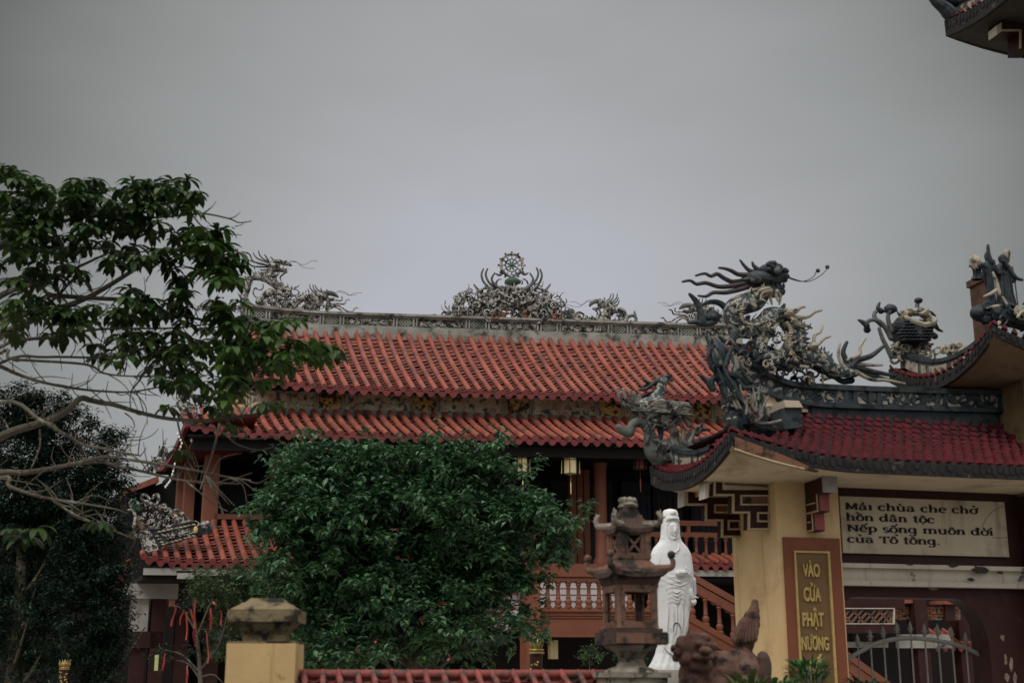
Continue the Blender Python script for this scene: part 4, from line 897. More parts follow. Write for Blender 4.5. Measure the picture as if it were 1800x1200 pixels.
# signboard
us0, zs0 = GF.hit(1476, 872, .15); us1, zs1 = GF.hit(1774, 976, .15)
us0 = max(us0, ub + .004); zs0 = GF.hit(1600, 876, .15)[1]; zs1 = GF.hit(1600, 974, .15)[1]
m = MB(); m.fbox(GF, us0, us1, .15, .199, zs1, zs0); sign = obj('signboard', m, M_SIGN, gate, label='cream board with four lines of black lettering')
m = MB(); m.fbox(GF, ub + .003, 3.2, .165, .199, zs0 + .003, zs0 + .15); obj('top_rail', m, M_WOODD, lint)
# --- lettering: a small wide slab alphabet drawn with a broad pen
def pen(mb, pts, o, thick=.33, thin=.15):
    m_ = len(pts); L, R_ = [], []
    for i, p in enumerate(pts):
        a = pts[max(i - 1, 0)]; b = pts[min(i + 1, m_ - 1)]; dx, dy = b[0] - a[0], b[1] - a[1]; l = math.hypot(dx, dy) or 1
        w_ = (thin + (thick - thin) * (abs(dy) / l) ** 1.3) / 2; nx, ny = -dy / l * w_, dx / l * w_; L.append((p[0] + nx, p[1] + ny)); R_.append((p[0] - nx, p[1] - ny))
    V = [o(*p) for p in L] + [o(*p) for p in R_]; mb.add(V, [(i, i + 1, m_ + i + 1, m_ + i) for i in range(m_ - 1)])
def arc(cx, cy, rx, ry, a0, a1, n=14): return [(cx + rx * math.cos(R(a0 + (a1 - a0) * i / n)), cy + ry * math.sin(R(a0 + (a1 - a0) * i / n))) for i in range(n + 1)]
def stem(x, y0, y1, f0=1, f1=0, w_=.26):
    q = [('p', [(x, y0), (x, y1)])]
    if f0: q.append(('s', x - .24, y0, x + .24))
    if f1 == 1: q.append(('s', x - .24, y1 - .09, x + .02))
    if f1 == 2: q.append(('s', x - .24, y1 - .09, x + .24))
    return q
O_ = [('p', arc(.52, .5, .40, .47, 0, 360, 24))]
A_ = stem(.78, 0, .62) + [('p', arc(.46, .62, .32, .34, 10, 165)), ('p', arc(.44, .28, .30, .25, 60, 330, 18))]
D_ = stem(.86, 0, 1.5, 1, 1) + [('p', arc(.46, .5, .36, .46, 20, 345, 20))]
NH = [('p', arc(.58, .60, .30, .36, 0, 165))] + stem(.88, 0, .62)
U_ = stem(.22, .35, 1, 0, 1) + [('p', arc(.55, .38, .33, .36, 180, 340))] + stem(.9, 0, 1, 1, 1)
GL = {'a': (A_, 1.12), 'o': (O_, 1.06), 'd': (D_, 1.2), 'u': (U_, 1.22), 'n': (stem(.24, 0, 1, 1, 1) + NH, 1.22), 'h': (stem(.24, 0, 1.5, 1, 1) + NH, 1.22),
      'm': (stem(.24, 0, 1, 1, 1) + NH + [('p', arc(1.22, .60, .30, .36, 0, 165))] + stem(1.52, 0, .62), 1.86), 'i': (stem(.28, 0, 1, 1, 1) + [('d', .28, 1.38, .19)], .58), 'I': (stem(.28, 0, 1, 1, 1), .58),
      'c': ([('p', arc(.5, .5, .38, .47, 45, 320, 18)), ('d', .78, .76, .11)], .98), 'e': ([('p', arc(.5, .5, .38, .47, 0, 318, 18)), ('s', .14, .48, .88)], 1.02),
      's': ([('p', arc(.42, .73, .25, .23, 30, 250, 12) + arc(.44, .26, .27, .24, 80, -150, 12))], .84), 't': (stem(.34, .2, 1.32, 0, 0) + [('p', [(.02, .96), (.74, .96)]), ('p', arc(.50, .22, .16, .19, 180, 330, 8))], .76),
      'p': (stem(.24, -.5, 1, 1, 1) + [('p', arc(.60, .5, .36, .46, 200, 525, 20))], 1.14), 'g': ([('p', arc(.46, .52, .36, .44, 20, 345, 20))] + stem(.86, -.1, 1, 0, 1) + [('p', arc(.48, -.12, .38, .34, 0, -150, 12))], 1.18),
      'M': (stem(.26, 0, 1.3, 1, 1) + [('p', [(.30, 1.28), (.78, .15)]), ('p', [(.78, .15), (1.28, 1.28)])] + stem(1.32, 0, 1.3, 1, 0), 1.62), 'N': (stem(.26, 0, 1.3, 1, 1) + [('p', [(.28, 1.28), (1.16, .05)])] + stem(1.18, 0, 1.3, 0, 2), 1.48),
      'T': (stem(.62, 0, 1.3, 1, 0) + [('p', [(.03, 1.23), (1.22, 1.23)]), ('p', [(.10, 1.28), (.10, .98)]), ('p', [(1.15, 1.28), (1.15, .98)])], 1.28), '.': ([('d', .2, .12, .15)], .5), ' ': ([], .62)}
MK = {"'": [('p', [(.42, 1.14), (.66, 1.46)])], '`': [('p', [(.62, 1.14), (.36, 1.46)])], '^': [('p', [(.24, 1.13), (.5, 1.36)]), ('p', [(.5, 1.36), (.78, 1.13)])], '?': [('p', arc(.52, 1.42, .13, .12, 160, -80, 8))], '_': [('d', .52, -.24, .13)], '+': [('p', arc(.88, 1.05, .14, .16, -90, 60, 6))], '-': [('p', [(.52, 1.24), (1.24, 1.24)])],
      '2': [('p', [(.78, 1.42), (.98, 1.68)])], '3': [('p', [(.30, 1.70), (.10, 1.46)])], '4': [('p', arc(.84, 1.62, .12, .11, 160, -80, 8))]}
def letter_line(mb, toks, O, W_, xh):
    tot = sum(GL[t[0]][1] for t in toks) - .1; k = W_ / (tot * xh); x = 0.0
    for t in toks:
        items = list(GL[t[0]][0])
        for c in t[1:]: items += MK[c]
        o = lambda a, b, x=x: O + EU * ((x + a) * xh * k) + UP * (b * xh)
        for it in items:
            if it[0] == 'p': pen(mb, it[1], o)
            elif it[0] == 's': mb.add([o(it[1], it[2]), o(it[3], it[2]), o(it[3], it[2] + .125), o(it[1], it[2] + .125)], [(0, 1, 2, 3)])
            else: mb.add([o(it[1] + it[3] * math.cos(6.2832 * q / 10), it[2] + it[3] * math.sin(6.2832 * q / 10)) for q in range(10)], [tuple(range(10))])
        x += GL[t[0]][1]
lines = [("M a' I   c h u` a   c h e   c h o+?", 85, 245, 1350), ("h o^3 n   d a^ n   t o^_ c", 95, 350, 940), ("N e^2 p   s o^2 n g   m u o^ n   d- o+` i", 105, 455, 1500), ("c u? a   T o^4   t o^ n g .", 108, 560, 995)]
m = MB(); xh = 9.4 * 15 / F
for txt, x0, y0, x1 in lines:
    toks = [q for q in txt.replace('   ', ' # ').split(' ') if q]; toks = [(' ' if q == '#' else q) for q in toks]
    pa = GF.hw(1470 + x0 / 5.4545, 850 + y0 / 5.4545, .146); pb = GF.hit(1470 + x1 / 5.4545, 850 + y0 / 5.4545, .146)[0]
    letter_line(m, toks, pa, pb - GF.hit(1470 + x0 / 5.4545, 850 + y0 / 5.4545, .146)[0], xh)
obj('lettering', m, M_INK, sign, smooth=False)
m = MB(); m.tube([GF.hw(1470 + x / 5.4545, 850 + y / 5.4545, .147) for x, y in ((1630, 205), (1520, 250), (1440, 330), (1400, 420))], .0028, n=5); m.tube([GF.hw(1470 + x / 5.4545, 850 + y / 5.4545, .147) for x, y in ((1490, 512), (1560, 520), (1640, 508))], .0028, n=5); islands('crack', m, mat('board_crack', (.10, .08, .055), .9), sign)
# plaque on the pillar
zf = GF.hit(1425, 945, 0)[1]; p0, p1 = ua + .04, ub - .03
m = MB(); m.fbox(GF, p0, p1, -.03, -.003, .3, zf); plq = obj('plaque', m, M_BRICK, gate, label='tall brown plaque with raised gold capital letters')
g0 = GF.hit(1396, 1000, -.03)[0]; g1 = GF.hit(1459, 1000, -.03)[0]; zg = GF.hit(1425, 968, -.03)[1]
m = MB(); m.fbox(GF, g0, g0 + .022, -.055, -.031, .5, zg); m.fbox(GF, g1 - .03, g1, -.055, -.031, .5, zg); m.fbox(GF, g0 + .0221, g1 - .0301, -.055, -.031, zg - .022, zg); obj('gold_frame', m, M_GOLD, plq)
m = MB(); m.fbox(GF, g0 + .0222, g1 - .0302, -.034, -.0305, .5, zg - .0222); obj('field', m, M_GOLDP, plq)
def word(txt, px0, px1, pyb, cap_px, name='word'):
    cu_ = bpy.data.curves.new('t', 'FONT'); cu_.body = txt; cu_.size = 1.0; cu_.extrude = .03; cu_.offset = .022; cu_.bevel_depth = .008
    o = bpy.data.objects.new('t', cu_); COL.objects.link(o); dg = bpy.context.evaluated_depsgraph_get(); me = bpy.data.meshes.new_from_object(o.evaluated_get(dg))
    bpy.data.objects.remove(o); xs = [v.co.x for v in me.vertices]; x0, x1 = min(xs), max(xs)
    a = GF.hw(px0, pyb, -.045); b = GF.hw(px1, pyb, -.045); W_ = (b - a).dot(EU); hgt = cap_px * 15.1 / F / .73
    fb = MB(); fb.v = [a + EU * ((v.co.x - x0) / (x1 - x0) * W_) + UP * (v.co.y * hgt) - EV * (v.co.z * .35) for v in me.vertices]; fb.f = [tuple(p.vertices) for p in me.polygons]
    bpy.data.meshes.remove(me); return obj(name, fb, M_GOLD, plq, smooth=False)
word('VÀO', 1411, 1441, 1012, 22); word('CỬA', 1413, 1443, 1055, 23); word('PHẬT', 1411, 1448, 1099, 23); word('NƯƠNG', 1409, 1457, 1141, 22); word('BỐ', 1420, 1448, 1183, 21)
# stepped fret brackets at the left, carrying the side eave
S4 = Sk(GF, 0, 1190, 740, 5.455)
def fret(px_dv, poly, holes, fill, parent, nm):
    S = Sk(GF, px_dv, 1190, 740, 5.455)
    m = MB(); m.prism(S.path(poly), EV * .14); o = obj(nm, m, M_WOODD, parent); t = MB()
    def outline(q, wd=16):
        n = len(q)
        for i in range(n):
            a, b = q[i], q[(i + 1) % n]; A, B = S.p(*a, -.012), S.p(*b, -.012); d = (B - A).normalized() * (wd * S.k / 2 - .0006 * (i % 2)); t.bar(A - d, B + d, wd * S.k, .03 + .002 * (i % 2), up=EV)
    outline(poly)
    for h_ in holes: outline(h_, 14)
    obj('cream_edging', t, M_CREAM, o)
    f = MB()
    for (h_, _m) in fill: f.prism(S.path(h_, -.004), EV * -.001 + EV * .003)
    if fill: obj('inset', f, fill[0][1], o)
    return o
rc = lambda a, b, c, d: [(a, b), (c, b), (c, d), (a, d)]
fret(.18, [(355, 575), (440, 575), (440, 650), (880, 650), (880, 1035), (685, 1035), (685, 875), (535, 875), (535, 708), (355, 708)], [rc(610, 715, 875, 800), rc(770, 880, 875, 960)], [(rc(618, 723, 870, 795), M_TERRA)], gate, 'fret_bracket')
fret(1.0, [(90, 665), (180, 665), (180, 720), (640, 720), (640, 1105), (430, 1105), (430, 950), (275, 950), (275, 798), (90, 798)], [rc(360, 805, 490, 875), rc(490, 955, 600, 1035)], [(rc(385, 820, 480, 865), M_ORNG)], gate, 'fret_bracket')
m = MB(); 
for (a, b) in ((575, 720),): m.prism(S4.path([(318, 575), (352, 575), (352, 715), (318, 725)], .15), EV * .18)
m.prism(Sk(GF, .97, 1190, 740, 5.455).path([(65, 665), (88, 665), (88, 805), (65, 815)]), EV * .2); obj('bracket_end', m, M_LEDGE, gate)
# bracket on the front face of the pillar
uc0 = GF.hit(1425, 880, 0)[0]; w2 = .07
for nm, mt, lst in (('front_bracket', M_WOODD, [(0, .16, 3.20, 3.40), (0, .30, 3.402, 3.60), (0, .44, 3.602, 3.76)]),):
    m = MB()
    for a, b, c, d in lst: m.fbox(GF, uc0 - w2, uc0 + w2, -b, -.003 - a, c, d)
    fb = obj(nm, m, mt, gate)
m = MB()
for b, c, d in ((.16, 3.20, 3.40), (.30, 3.402, 3.60)): m.fbox(GF, uc0 - w2 + .02, uc0 + w2 + .004, -b - .006, -b, c + .012, d)
obj('faded_red_face', m, mat('faded_pink_red', (.27, .075, .075), .7, var=(.2, .055, .055), vscale=8), fb)
m = MB(); m.fbox(GF, uc0 - w2 - .005, uc0 + w2 + .03, -.47, -.4402, 3.60, 3.80); obj('white_end', m, M_WHITE, fb)
m = MB()
for b, c, d in ((.16, 3.20, 3.40), (.30, 3.402, 3.60)):
    m.fbox(GF, uc0 - w2 - .008, uc0 - w2 - .001, -b - .008, -.004, c - .001, c + .018); m.fbox(GF, uc0 - w2 - .008, uc0 - w2 - .001, -b - .008, -b + .014, c + .0181, d); m.fbox(GF, uc0 - w2 - .008, uc0 - w2 - .001, -b + .05, -.03, (c + d) / 2, (c + d) / 2 + .014)
obj('cream_edging', m, M_CREAM, fb)
# bracket under the top tier
m = MB(); S = Sk(GF, .7, 1640, 0, 10); m.prism(S.path([(1200, 330), (1750, 330), (1750, 860), (1540, 860), (1540, 560), (1200, 560)]), EV * .3); fb = obj('fret_bracket', m, M_WOODD, gate)
m = MB(); m.prism(S.path([(1110, 460), (1200, 400), (1200, 560), (1120, 610)], -.01), EV * .2); obj('bracket_end', m, M_LEDGE, gate)
m = MB(); m.bar(S.p(1200, 545, -.01), S.p(1530, 545, -.01), 22 * S.k, .03, up=EV); m.bar(S.p(1525, 540, -.012), S.p(1525, 860, -.012), 22 * S.k, .03, up=EV); obj('cream_edging', m, M_CREAM, fb)
# iron gate leaf
S = Sk(GF, .45, 1470, 1020, 5.4545)
leaf = obj('gate_leaf', (lambda m: (m.tube(S.path([(90, 760), (300, 640), (450, 580), (600, 555), (730, 550), (900, 565), (1100, 600), (1280, 660), (1420, 740), (1530, 810)]), .026, n=8, sub=4), m)[1])(MB()), M_IRON, gate, label='grey iron gate leaf with an arched top rail and spear pointed bars')
m = MB(); jx = S.p(1538, 640); m.fbox(GF, GF.hit(1470 + 1520 / 5.4545, 1150, .45)[0], GF.hit(1470 + 1556 / 5.4545, 1150, .45)[0], .42, .48, .1, jx.z); obj('jamb_post', m, M_IRON, leaf)
for x, y in ((200, 520), (320, 470), (445, 440), (575, 400), (705, 395), (840, 420), (965, 420), (1100, 450), (1235, 500), (1370, 560)):
    top = S.p(x, y); m = MB(); c = Vector((top.x, top.y, 0))
    m.lathe(c, [(.011, .1), (.011, top.z - .13)], 8); o = obj('bar', m, M_IRON, leaf)
    m = MB(); m.lathe(c, [(.012, top.z - .13), (.030, top.z - .115), (.014, top.z - .10), (.026, top.z - .06), (.020, top.z - .03), (.003, top.z + .015)], 8); m.tube([c + Vector((-.035, 0, top.z - .075)), c + Vector((0, 0, top.z - .10)), c + Vector((.035, 0, top.z - .075))], [.006, .01, .006], n=5); obj('spear_tip', m, M_IRON, o)
# ---- ridge of the low roof
def band(mb, S, top, bot, th, dv=0.0, n=40):
    def rs(L):
        P, _ = catmull([Vector((p[0], p[1], 0)) for p in L], [1] * len(L), 12); d = [0]
        for a, b in zip(P, P[1:]): d.append(d[-1] + (b - a).length)
        o = []; j = 0
        for i in range(n + 1):
            t = d[-1] * i / n
            while j < len(d) - 2 and d[j + 1] < t: j += 1
            f = (t - d[j]) / max(1e-9, d[j + 1] - d[j]); o.append(P[j].lerp(P[j + 1], f))
        return o
    A, B = rs(top), rs(bot); r = [[], [], [], []]
    for a, b in zip(A, B):
        r[0].append(S.p(a.x, a.y, dv)); r[1].append(S.p(b.x, b.y, dv)); r[2].append(S.p(b.x, b.y, dv) + EV * th); r[3].append(S.p(a.x, a.y, dv) + EV * th)
    mb.grid([r[0], r[1], r[2], r[3], r[0]]); q = len(mb.v)
    mb.add([r[k][0] for k in range(4)] + [r[k][-1] for k in range(4)], [(0, 1, 2, 3), (7, 6, 5, 4)])
S = Sk(GF, .36, 1190, 590, 6.0)
top = [(600, 90), (700, 175), (800, 280), (920, 370), (1080, 440), (1250, 490), (1740, 525), (2700, 560), (3440, 580)]
bot = [(620, 420), (720, 500), (850, 575), (1000, 640), (1200, 705), (1450, 745), (1740, 765), (2700, 795), (3440, 815)]
off = lambda L, d: [(x, y + d) for x, y in L]
m = MB(); band(m, S, off(top, 40), off(bot, -40), .14); rdg = obj('ridge', m, M_SHARD, gate)
m = MB(); m.fbox(GF, .75, 3.33, .38, .52, 4.45, 4.86); obj('ridge_base', m, M_BLUE, rdg)
m = MB(); band(m, S, top, [(x - 10, y + 52) for x, y in top], .24, -.05); band(m, S, off(bot, -52), bot, .22, -.04)
for x in (1755, 1850, 2010, 2100, 2720, 2800, 3380):
    ya = 525 + (x - 1740) * .0365; m.prism(S.path([(x, ya + 40), (x + 42, ya + 41), (x + 42, ya + 232), (x, ya + 231)], -.03), EV * .05)
obj('ridge_rail', m, M_BLUE, rdg)
m = MB()
for i in range(70):
    t = rnd.random(); x = 660 + t * 1050 if i < 34 else rnd.uniform(1760, 3400); base = None
    yt = next((a[1] + (b[1] - a[1]) * (x - a[0]) / (b[0] - a[0]) for a, b in zip(top, top[1:]) if a[0] <= x <= b[0]), 500) + 70
    yb = next((a[1] + (b[1] - a[1]) * (x - a[0]) / (b[0] - a[0]) for a, b in zip(bot, bot[1:]) if a[0] <= x <= b[0]), 700) - 70
    y = rnd.uniform(yt, yb); r_ = rnd.uniform(30, 60); a0 = rnd.uniform(0, 6.3)
    m.tube(S.path([(x + r_ * math.cos(a0 + j * .9) * 1.5, min(max(y + r_ * math.sin(a0 + j * .9), yt - 15), yb + 15)) for j in range(4)], -.005), [.012, .018, .01], n=5, sub=2)
obj('ridge_tracery', m, M_BLUE, rdg)
m = MB(); m.prism(S.path([(860, 560), (1000, 610), (1060, 690), (1300, 755), (1390, 775), (1390, 800), (1120, 800), (930, 770), (890, 700)], .02), EV * .25); m.prism(S.path([(930, 765), (1085, 770), (1130, 838), (950, 838)], -.5), EV * .6); obj('gable_infill', m, M_SOFF, rdg)
m = MB(); m.prism(S.path([(930, 840), (1138, 842), (1138, 1030), (950, 1060)], -.45), EV * .6); obj('gable_block', m, M_BLUE, rdg)
# scroll column on the roof corner
S = Sk(GF, -.15, 1190, 590, 6.0)
t = obj('corner_scroll', (lambda m: (strands(m, S, [[(300, 0), (345, 120), (335, 220), (375, 330), (440, 420), (520, 520), (600, 640)], [(255, 420), (330, 500), (380, 570), (370, 470), (420, 440), (480, 520), (520, 680), (560, 820), (650, 960)], [(620, 60), (560, 200), (520, 330), (560, 450), (640, 560), (690, 700)], [(480, 180), (440, 260), (500, 380), (600, 420)], [(640, 480), (700, 560), (800, 560), (860, 640), (890, 760), (900, 900)], [(460, 0), (540, 60), (600, 30), (620, -40)]], 44, 18, jit=.04, n=9), strands(m, S, [[(380, 330), (440, 480), (480, 620), (560, 760)], [(420, 250), (470, 420), (560, 560), (620, 700)], [(560, 120), (500, 240), (470, 340)], [(600, 300), (640, 420), (720, 520)], [(560, 600), (600, 720), (640, 860)], [(330, 60), (370, 150), (360, 250), (400, 340)]], 28, 10, dv=-.12, n=8), tufts(m, S, [(340, 100), (380, 330), (470, 520), (560, 750)], 26, 60, 9, 85), m.ell(S.p(860, 985), 175 * S.k, .2, 85 * S.k, 16, 10, bump=.3), m.ell(S.p(640, 900), 120 * S.k, .2, 170 * S.k, 14, 10, bump=.4), m.ell(S.p(430, 210), 100 * S.k, .1, 150 * S.k, 12, 8, bump=.5, seed=3), m)[-1])(MB()), M_BLUE, gate)
m = MB(); strands(m, S, [[(470, 600), (500, 700), (560, 800)], [(590, 560), (620, 700), (680, 820), (730, 930)], [(700, 600), (720, 720), (730, 860)], [(740, 690), (790, 760), (780, 880)], [(870, 680), (820, 780), (790, 900)], [(700, 940), (850, 960), (1010, 930)], [(320, 190), (350, 260), (380, 340)], [(430, 140), (480, 90), (520, 140)], [(800, 620), (830, 760), (880, 880)], [(640, 620), (660, 740), (650, 860)], [(540, 640), (560, 720), (600, 800)], [(760, 600), (770, 660), (760, 720)], [(690, 850), (720, 900), (740, 950)]], 17, 8, dv=-.22, n=7); clutter(m, S, lambda x, y: 1, (440, 560, 900, 940), 26, 36, (-.25, -.1), 84); obj('pale_folds', m, M_GBEI, t)
# post behind the figures
m = MB(); a = GF.hit(1704, 500, 1.25)[0]; z = GF.hit(1715, 492, .9)[1]; b, _ = GF.hit(1742, 500, .9); m.fbox(GF, a, b, .9, 1.25, zcb - .3, z); m.fbox(GF, a - .03, b + .03, .87, 1.28, z + .002, z + .09); m.fbox(GF, a + .02, b - .02, .92, 1.23, z + .092, z + .14); obj('corner_post', m, mat('old_brown_paint', (.095, .048, .028), .7, var=(.065, .034, .022), vscale=5, dirt=(.04, .025, .018), dscale=5), gate)
# low curved ridge of the middle roof's hip
S = Sk(GF, .8, 1480, 500, 6.667)
m = MB(); clutter(m, S, lambda x, y: y > 780 - (x - 1110) * .2, (1110, 690, 1430, 800), 26, 60, (-.1, .1), 51); obj('cresting', m, M_CCER, bpy.data.objects['verge_wall.001'])
# ================================================================ gate sculptures
S = Sk(GF, .36, 1180, 440, 5.455)
t = thing('gate_dragon', S.p(900, 1150), 'large blue black dragon with streaming mane and cream claws riding the gate ridge', 'dragon')
b = MB()
b.tube(S.path([(880, 400), (800, 480), (680, 520), (600, 560), (590, 650), (650, 740), (780, 760), (880, 720), (960, 640), (1030, 610)]), [.10, .13, .13, .12, .11, .11, .12, .13, .13, .09], n=12, sub=6)
b.tube(S.path([(1040, 620), (1120, 680), (1180, 760), (1190, 860), (1150, 960), (1080, 1040), (950, 1060), (850, 1000), (840, 880), (900, 790)]), [.10, .12, .13, .13, .13, .13, .13, .12, .11, .09], n=12, sub=6)
b.tube(S.path([(1080, 1080), (1200, 1070), (1320, 1030), (1430, 1040), (1500, 1110), (1570, 1150), (1660, 1165), (1760, 1180)]), [.10, .10, .12, .12, .11, .08, .07, .05], n=10, sub=5)
obj('body', b, M_BLUM, t)
h = MB()
h.ell(S.p(960, 200), 115 * S.k, .16, 70 * S.k, 16, 10, bump=.25, seed=5); h.ell(S.p(830, 280), 150 * S.k, .15, 75 * S.k, 14, 10, bump=.15); h.ell(S.p(740, 300), 100 * S.k, .12, 40 * S.k, 12, 8)
h.tube(S.path([(900, 270), (1000, 270), (1080, 245), (1115, 250)]), [.11, .095, .06, .03], n=10); h.tube(S.path([(1040, 275), (1090, 280), (1095, 255)]), [.05, .04, .02], n=8)
h.tube(S.path([(840, 345), (920, 385), (1000, 400), (1060, 395), (1050, 370)]), [.09, .085, .07, .05, .03], n=10)
for i in range(14): h.ell(S.p(880 + rnd.uniform(0, 180), 160 + rnd.uniform(-15, 70), -.14), .035, .03, .03, 8, 6)
for x in (1000, 1030, 1060, 960): h.ell(S.p(x, 350, -.05), .02, .02, .035, 6, 5)
hd = obj('head', h, M_BLUE, t)
e_ = MB(); e_.ell(S.p(968, 232, -.17), .055, .04, .05, 12, 8); e_.ell(S.p(770, 310, -.13), .07, .03, .05, 10, 6); obj('eye', e_, M_SGREY, hd)
s_ = MB()
strands(s_, S, [[(672, 88), (720, 150), (770, 190), (850, 200)], [(782, 110), (800, 150), (850, 190)], [(450, 172), (510, 180), (570, 200), (640, 235), (760, 240)], [(245, 235), (330, 215), (390, 240), (450, 220), (520, 262), (600, 295), (700, 285)], [(95, 310), (170, 300), (230, 332), (320, 322), (440, 357), (560, 352), (700, 325)], [(245, 445), (320, 450), (390, 415), (500, 415), (600, 395), (720, 360)]], 25, 10, n=8)
islands('mane_strand', s_, mat('brown_black_ceramic', (.034, .027, .027), .45, var=(.06, .05, .048), vscale=8, bump=.3), t)
w_ = MB(); strands(w_, S, [[(1390, 200), (1360, 255), (1280, 295), (1200, 292), (1110, 262)], [(1485, 170), (1420, 245), (1320, 305), (1230, 315), (1110, 278)]], 4.5, 4, -.05)
for x, y in ((1388, 205), (1478, 172)): w_.ell(S.p(x, y, -.05), .028, .028, .028, 8, 6)
obj('whiskers', w_, M_BLUE, t)
d = MB(); strands(d, S, [[(560, 480), (650, 450), (760, 400), (840, 385)], [(620, 520), (720, 470), (830, 420)], [(760, 470), (800, 420), (880, 400)], [(800, 510), (820, 440), (900, 420)], [(930, 540), (915, 470), (940, 420)], [(970, 520), (950, 460), (960, 425)], [(590, 620), (600, 550), (690, 520), (770, 560)], [(1000, 540), (1010, 470), (990, 430)]], 20, 8, -.12, n=8); obj('beard', d, M_CCER, t)
d = MB()
d.ell(S.p(1085, 630, -.1), 62 * S.k, .10, 52 * S.k, 12, 8, bump=.3)
strands(d, S, [[(1235, 568), (1190, 575), (1150, 610), (1090, 630)], [(1405, 595), (1340, 610), (1280, 650), (1200, 665), (1100, 650)], [(1300, 770), (1240, 745), (1170, 740), (1100, 670)], [(1150, 760), (1130, 720), (1080, 660)]], 24, 10, -.1, n=8)
d.ell(S.p(1330, 940, -.08), 50 * S.k, .09, 42 * S.k, 12, 8, bump=.3)
strands(d, S, [[(1412, 745), (1390, 800), (1335, 840), (1330, 940)], [(1488, 842), (1430, 865), (1380, 910), (1330, 950)], [(1160, 900), (1240, 930), (1330, 950)], [(1375, 1130), (1310, 1120), (1260, 1150), (1190, 1140)], [(1100, 800), (1070, 880), (1080, 960), (1100, 1010)], [(1190, 850), (1150, 920), (1130, 1000)], [(930, 850), (890, 850), (870, 900)]], 19, 8, -.12, n=8)
islands('claw', d, M_CCER, t)
d = MB()
strands(d, S, [[(178, 418), (220, 460), (262, 520), (290, 610), (300, 690)], [(170, 695), (230, 690), (310, 705), (400, 690), (440, 640), (400, 610), (360, 640)], [(300, 520), (380, 490), (470, 500), (540, 560), (580, 650), (590, 760)], [(1085, 520), (1050, 580), (990, 610)]], 40, 14, n=9); spikes(d, S, [(255, 540), (275, 620), (290, 690)], 28, 5, -1); d.ell(S.p(405, 645), 48 * S.k, .08, 45 * S.k, 12, 8)
obj('tail_loop', d, M_BLUE, t)
d = MB(); spikes(d, S, [(1180, 740), (1225, 830), (1210, 920)], 110, 5, 1, 26); spikes(d, S, [(1340, 1010), (1430, 1020), (1520, 1090)], 95, 7, 1, 22); spikes(d, S, [(600, 560), (560, 640), (600, 730)], 60, 5, -1, 18); spikes(d, S, [(930, 620), (1020, 600)], 60, 3, 1); spikes(d, S, [(1250, 1040), (1350, 1000)], 50, 3, 1); obj('back_fins', d, M_BLUE, t)
d = MB()
d.prism(S.path([(610, 870), (700, 890), (760, 940), (870, 990), (950, 900), (1060, 950), (1110, 1040), (1080, 1100), (960, 1110), (860, 1100), (780, 1030), (680, 960)], .05), EV * .12); d.tube(S.path([(700, 930), (740, 980), (830, 1000), (900, 1050), (1000, 1110), (1060, 1080)]), .05, n=7); obj('cloud_plate', d, M_BLUE, t)
d = MB(); d.tube(S.path([(710, 945), (740, 985)], -.03), [.035, .02], n=7); obj('red_tongue', d, mat('dull_red_ceramic', (.28, .05, .035), .5), t)
SB = [(880, 400), (800, 480), (680, 520), (600, 560), (590, 650), (650, 740), (780, 760), (880, 720), (960, 640)]; SC_ = [(1040, 620), (1120, 680), (1180, 760), (1190, 860), (1150, 960), (1080, 1040), (950, 1060)]
d = MB(); scutes(d, S, [(640, 560), (625, 650), (670, 720), (770, 740), (860, 700)], 16, 24, -.14); scutes(d, S, [(1060, 720), (1100, 790), (1085, 880), (1090, 960), (1130, 1020)], 18, 24, -.14); obj('belly_scutes', d, M_CCER, t)
d = MB(); tufts(d, S, SB, 36, 80, 11, 3); tufts(d, S, SC_, 34, 85, 11, 4); tufts(d, S, [(1200, 1070), (1320, 1030), (1500, 1110)], 16, 70, 10, 5); clutter(d, S, lambda x, y: y > 600 + (x - 620) * .55, (600, 560, 1400, 1120), 60, 42, (-.2, .05), 81); obj('dark_flames', d, M_BLUE, t)
d = MB(); tufts(d, S, SB, 22, 70, 9, 6, (-.2, -.05)); tufts(d, S, SC_, 26, 75, 9, 7, (-.2, -.05)); clutter(d, S, lambda x, y: y > 640 + (x - 620) * .45, (620, 480, 1350, 1110), 46, 34, (-.25, -.05), 82); obj('pale_flames', d, M_CCER, t)
S6 = Sk(GF, .34, 1190, 590, 6.0)
ty = lambda x: next((a[1] + (b[1] - a[1]) * (x - a[0]) / (b[0] - a[0]) for a, b in zip(top, top[1:]) if a[0] <= x <= b[0]), 500)
d = MB(); clutter(d, S6, lambda x, y: ty(x) - 130 < y < ty(x) + 5, (620, 60, 1500, 520), 40, 62, (-.12, .1), 91); obj('ridge_scrolls', d, M_BLUE, t)
d = MB(); clutter(d, S6, lambda x, y: ty(x) - 110 < y < ty(x) + 5, (760, 60, 1560, 520), 11, 44, (-.16, -.04), 92); obj('pale_ridge_scrolls', d, M_CCER, t)
